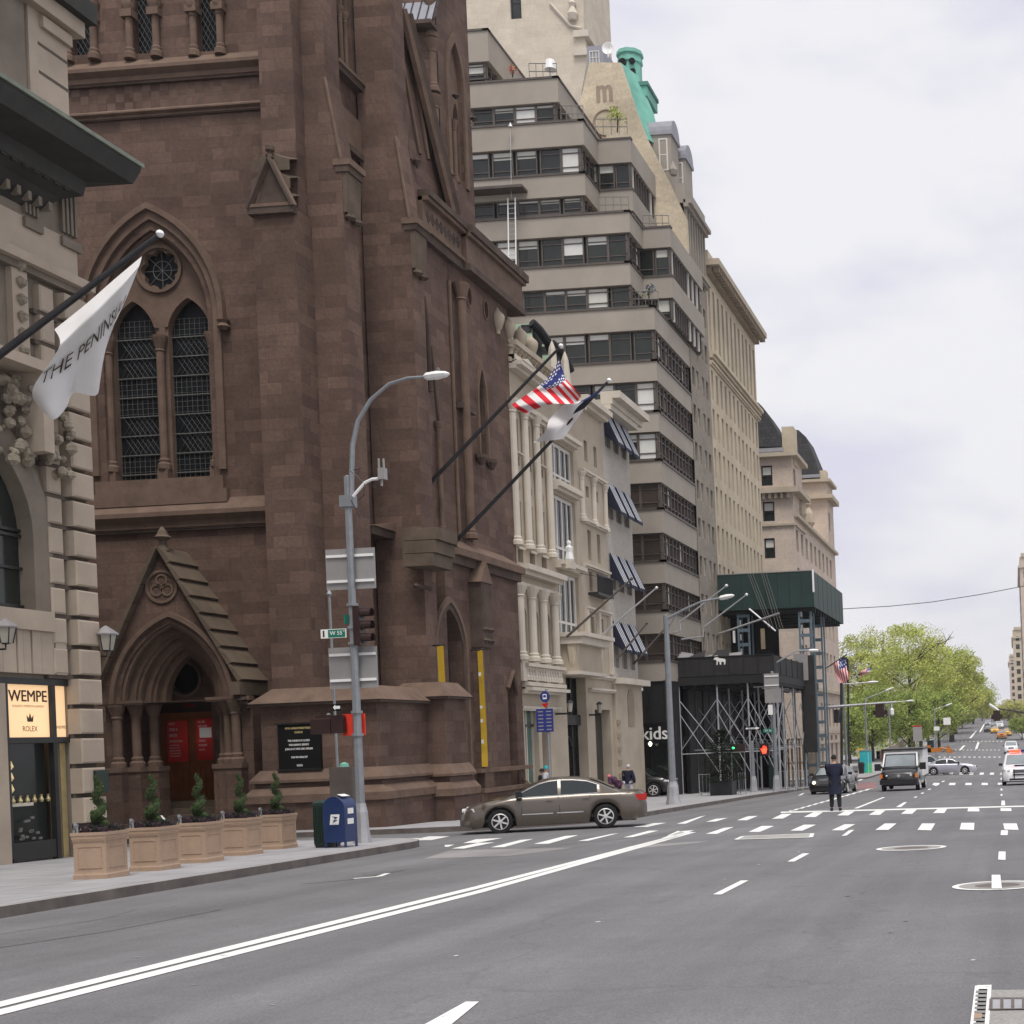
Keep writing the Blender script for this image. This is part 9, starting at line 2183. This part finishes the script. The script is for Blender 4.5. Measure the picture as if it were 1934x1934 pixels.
# ---------------------------------------------------------------- park trees
def tree(name, lab, x, y, H, R, mats, n, seed, group='park trees along the avenue', low=.28, leaf=.42, sq=1.0, cl=46):
 rr = random.Random(seed); z0 = gz(y) - .1
 t = thing(name, lab, 'tree', (x, y, z0), group=group)
 mb = MB('bark'); hb = H * low
 mb.path([(0, 0, 0), (.1, 0, hb * .5), (.05, .1, hb), (.2, .1, H * .55), (.1, .1, H * .8)], [H * .028, H * .022, H * .018, H * .010, H * .004], 8)
 tips = []
 for k in range(11):
  a = rr.random() * 6.283; h0 = lerp(hb * .9, H * .62, k / 10); l2 = R * rr.uniform(.55, .9); h1_ = h0 + rr.uniform(.15, .4) * H * .6
  m_ = Vector((.5 * l2 * math.cos(a), .5 * l2 * math.sin(a), (h0 + h1_) / 2 + .3)); e2 = Vector((l2 * math.cos(a), l2 * math.sin(a), min(h1_, H * .9)))
  mb.path([(.05, .05, h0), m_, e2], [H * .010, H * .006, H * .002], 5); tips.append(e2); tips.append(m_)
  for q in range(2): d = e2 + Vector((rr.uniform(-1, 1), rr.uniform(-1, 1), rr.uniform(0, 1))) * R * .3; mb.path([m_.lerp(e2, .5), d], [H * .004, H * .0012], 4)
 local(mb, 'trunk', t)
 mb = MB(mats[0]); zc_ = (H + hb) / 2; hh_ = (H - hb) / 2
 cl = int(cl * 1.5)
 for c in range(cl):
  while 1:
   v_ = Vector((rr.uniform(-1, 1), rr.uniform(-1, 1), rr.uniform(-1, 1)))
   if v_.length < 1 and v_.length > .45: break
  cpos = Vector((v_.x * R * .85, v_.y * R * .85, zc_ + v_.z * hh_ * .88)); cr2 = R * rr.uniform(.16, .34) * sq
  ms = mats if rr.random() < .5 else [rr.choice(mats)]
  leafball(mb, cpos, cr2 * 1.1, int(n * 2.6) // cl, leaf * .66, ms, rr.uniform(.55, .85), rr)
 local(mb, 'crown', t); return t
TR = [('leaf_lime', 'leaf_lime', 'leaf_bud', 'leaf_mid'), ('leaf_lime', 'leaf_mid', 'leaf_lime'), ('leaf_mid', 'leaf_green', 'leaf_mid'), ('leaf_bud', 'leaf_bud', 'leaf_lime')]
def ptree(lab, px, ptop, Y, wpx, k, seed, n=5200, name='park_tree', low=.25, leaf=None):
 q = PP(px, ptop, Y); H = q.z - gz(Y); R = wpx / 2 * Y / 2500 * 1.12
 tree(name, lab, q.x, Y, H, R, TR[k], n, seed, low=low, leaf=leaf or Y * .00125)
ptree('tall pale lime tree with dark forked limbs in the middle of the park trees', 1712, 1172, 232, 170, 1, 21, 9000, leaf=.27)
ptree('yellow green tree with its top just beside the green elevated shed', 1622, 1188, 250, 120, 0, 22, 6500, leaf=.28)
ptree('lime tree right of the tallest park tree', 1790, 1212, 262, 130, 1, 23, 6500, leaf=.3)
ptree('thin budding tree showing bare twigs behind the tallest park tree', 1760, 1162, 330, 90, 3, 24, 1500, leaf=.28)
ptree('sparse yellowish tree top at the back left of the park', 1665, 1164, 320, 110, 3, 25, 2400, leaf=.3)
ptree('deeper green tree low in front of the others, behind the far flags', 1642, 1290, 180, 130, 2, 26, 7000, low=.2, leaf=.2)
ptree('bright green low tree above the van roof', 1712, 1298, 188, 110, 2, 27, 6000, low=.2, leaf=.2)
ptree('green tree standing lowest beside the dark posts', 1600, 1320, 172, 80, 2, 28, 3500, low=.15, leaf=.2)
ptree('grey green tree at the right edge of the park row', 1800, 1262, 300, 130, 0, 29, 5500, leaf=.32)
ptree('small grey green tree far right of the park row', 1835, 1290, 360, 90, 1, 30, 4200, leaf=.34)
ptree('pale tree far up the avenue where the park row ends', 1853, 1318, 430, 66, 0, 31, 3000, low=.15, leaf=.36)
ptree('mid green tree between loader and road in the park row', 1768, 1290, 210, 110, 2, 32, 5200, low=.22, leaf=.24)
ptree('dull green tree low beside the distant pavement', 1815, 1335, 330, 60, 2, 33, 2400, low=.2, leaf=.3)
ptree('olive tree at the very end of the park row', 1862, 1334, 520, 40, 3, 34, 1800, low=.1, leaf=.4)
ptree('brownish budding street tree at the right edge of the avenue', 1912, 1322, 330, 66, 3, 35, 3200, leaf=.3)
ptree('small green street tree below the brownish one at the right', 1928, 1352, 260, 52, 2, 36, 2600, low=.3, leaf=.24)
ptree('far budding street tree just right of the distant road', 1893, 1335, 460, 36, 3, 37, 1800, leaf=.36)
# far park wall of shrubs
mb = MB('leaf_green'); rr = random.Random(40)
for k in range(9000):
 Y = rr.uniform(195, 420); x = -19 + cx(Y) - rr.random() ** 1.2 * 26; mbz = gz(Y) + rr.random() * 6
 leafball(mb, (x, Y, mbz), .8, 1, .42, ['leaf_green', 'leaf_mid', 'leaf_green', 'leaf_bud'], 1, rr)
tag(mb.build('park_undergrowth'), 'green undergrowth below the park trees', 'undergrowth', kind='stuff')
# low park wall
mb = MB('beige_dark')
for a, b in zip([185, 225, 275, 330, 400, 500], [225, 275, 330, 400, 500, 600]):
 mb.mesh([(-18.2 + cx(a), a, gz(a)), (-18.2 + cx(b), b, gz(b)), (-18.2 + cx(b), b, gz(b) + 1.2), (-18.2 + cx(a), a, gz(a) + 1.2), (-18.7 + cx(a), a, gz(a)), (-18.7 + cx(b), b, gz(b)), (-18.7 + cx(b), b, gz(b) + 1.2), (-18.7 + cx(a), a, gz(a) + 1.2)], [(0, 1, 2, 3), (4, 5, 6, 7), (3, 2, 6, 7)])
tag(mb.build('park_wall'), 'low stone wall along the park pavement under the trees', 'wall')
# parked cars and posts along the far park kerb, seen as small uprights
for k in range(7):
 px = 1778 + k * 9; Y = 200 + k * 32; p = PP(px, 1400, Y); mb = MB('bark'); z = gz(Y); x = -14.5 + cx(Y); mb.path([(x, Y, z), (x + .1, Y, z + 5)], [.35, .25], 8)
 tag(mb.build('tree_trunk'), ('nearest', 'second', 'third', 'fourth', 'fifth', 'sixth', 'farthest')[k] + ' of the dark street tree trunks in the row beyond the loader', 'tree trunk', 'tree trunks on the park pavement')
# distant buildings on the right
for i, (x0, Y, top, wdt, d, m_, lab) in enumerate(((1925, 430, 1052, 30, 60, 'pink_stone', 'tall pale apartment tower on the far side of the avenue'), (1912, 560, 1190, 30, 70, 'cream_stone', 'lower pale apartment block beside the tall apartment tower'), (1905, 720, 1240, 30, 60, 'pink_stone', 'farthest pale block where the right side of the avenue ends'))):
 a = S(x0, top, Y); H1 = a[1]; t = thing('apartment_block', lab, 'building', (a[0], Y, gz(Y)))
 us = [a[0]]; 
 mb = MB(m_); mb.box(a[0], a[0] + wdt, Y, Y + d, gz(Y) - 2, H1); mb.box(a[0] + .5, a[0] + wdt, Y - .5, Y + d + .2, H1, H1 + 1.2, m_); mb.box(a[0] - .6, a[0] + wdt, Y - .6, Y + d + .3, H1 - 3.5, H1 - 2.8); mb.build('wall', t)
 z = gz(Y) + 4; cntw = 0
 while z < H1 - 4:
  for k in range(4):
   if cntw < 96: windowpart(t, 'S', Y, a[0] + 1.2 + k * 3.2, a[0] + 2.8 + k * 3.2, z, z + 2.0, 'bronze_frame', 'window_glass', 1, 2, .12, -.03); cntw += 1
  z += 3.5
 if i == 0:
  mb = MB('bronze_frame'); z = gz(Y) + 4
  while z < H1 - 4: 
   for k in range(8): mb.box(a[0] - .05, a[0] + .05, Y + 4 + k * 7, Y + 6 + k * 7, z, z + 2)
   z += 3.5
  mb.build('side_windows', t)
# ---------------------------------------------------------------- thin air
m = bpy.data.materials.new('haze'); m.use_nodes = True; t_ = m.node_tree; t_.nodes.clear(); MATS['haze'] = m
o_ = t_.nodes.new('ShaderNodeOutputMaterial'); v_ = t_.nodes.new('ShaderNodeVolumePrincipled'); v_.inputs['Density'].default_value = .0002; v_.inputs['Color'].default_value = (.93, .93, .96, 1); v_.inputs['Anisotropy'].default_value = .3
t_.links.new(v_.outputs[0], o_.inputs['Volume'])
mb = MB('haze'); mb.box(-95, 64, -40, 1150, -4.2, 110); tag(mb.build('haze'), 'thin pale air over the far end of the avenue', 'haze', kind='stuff')
bpy.context.view_layer.update()
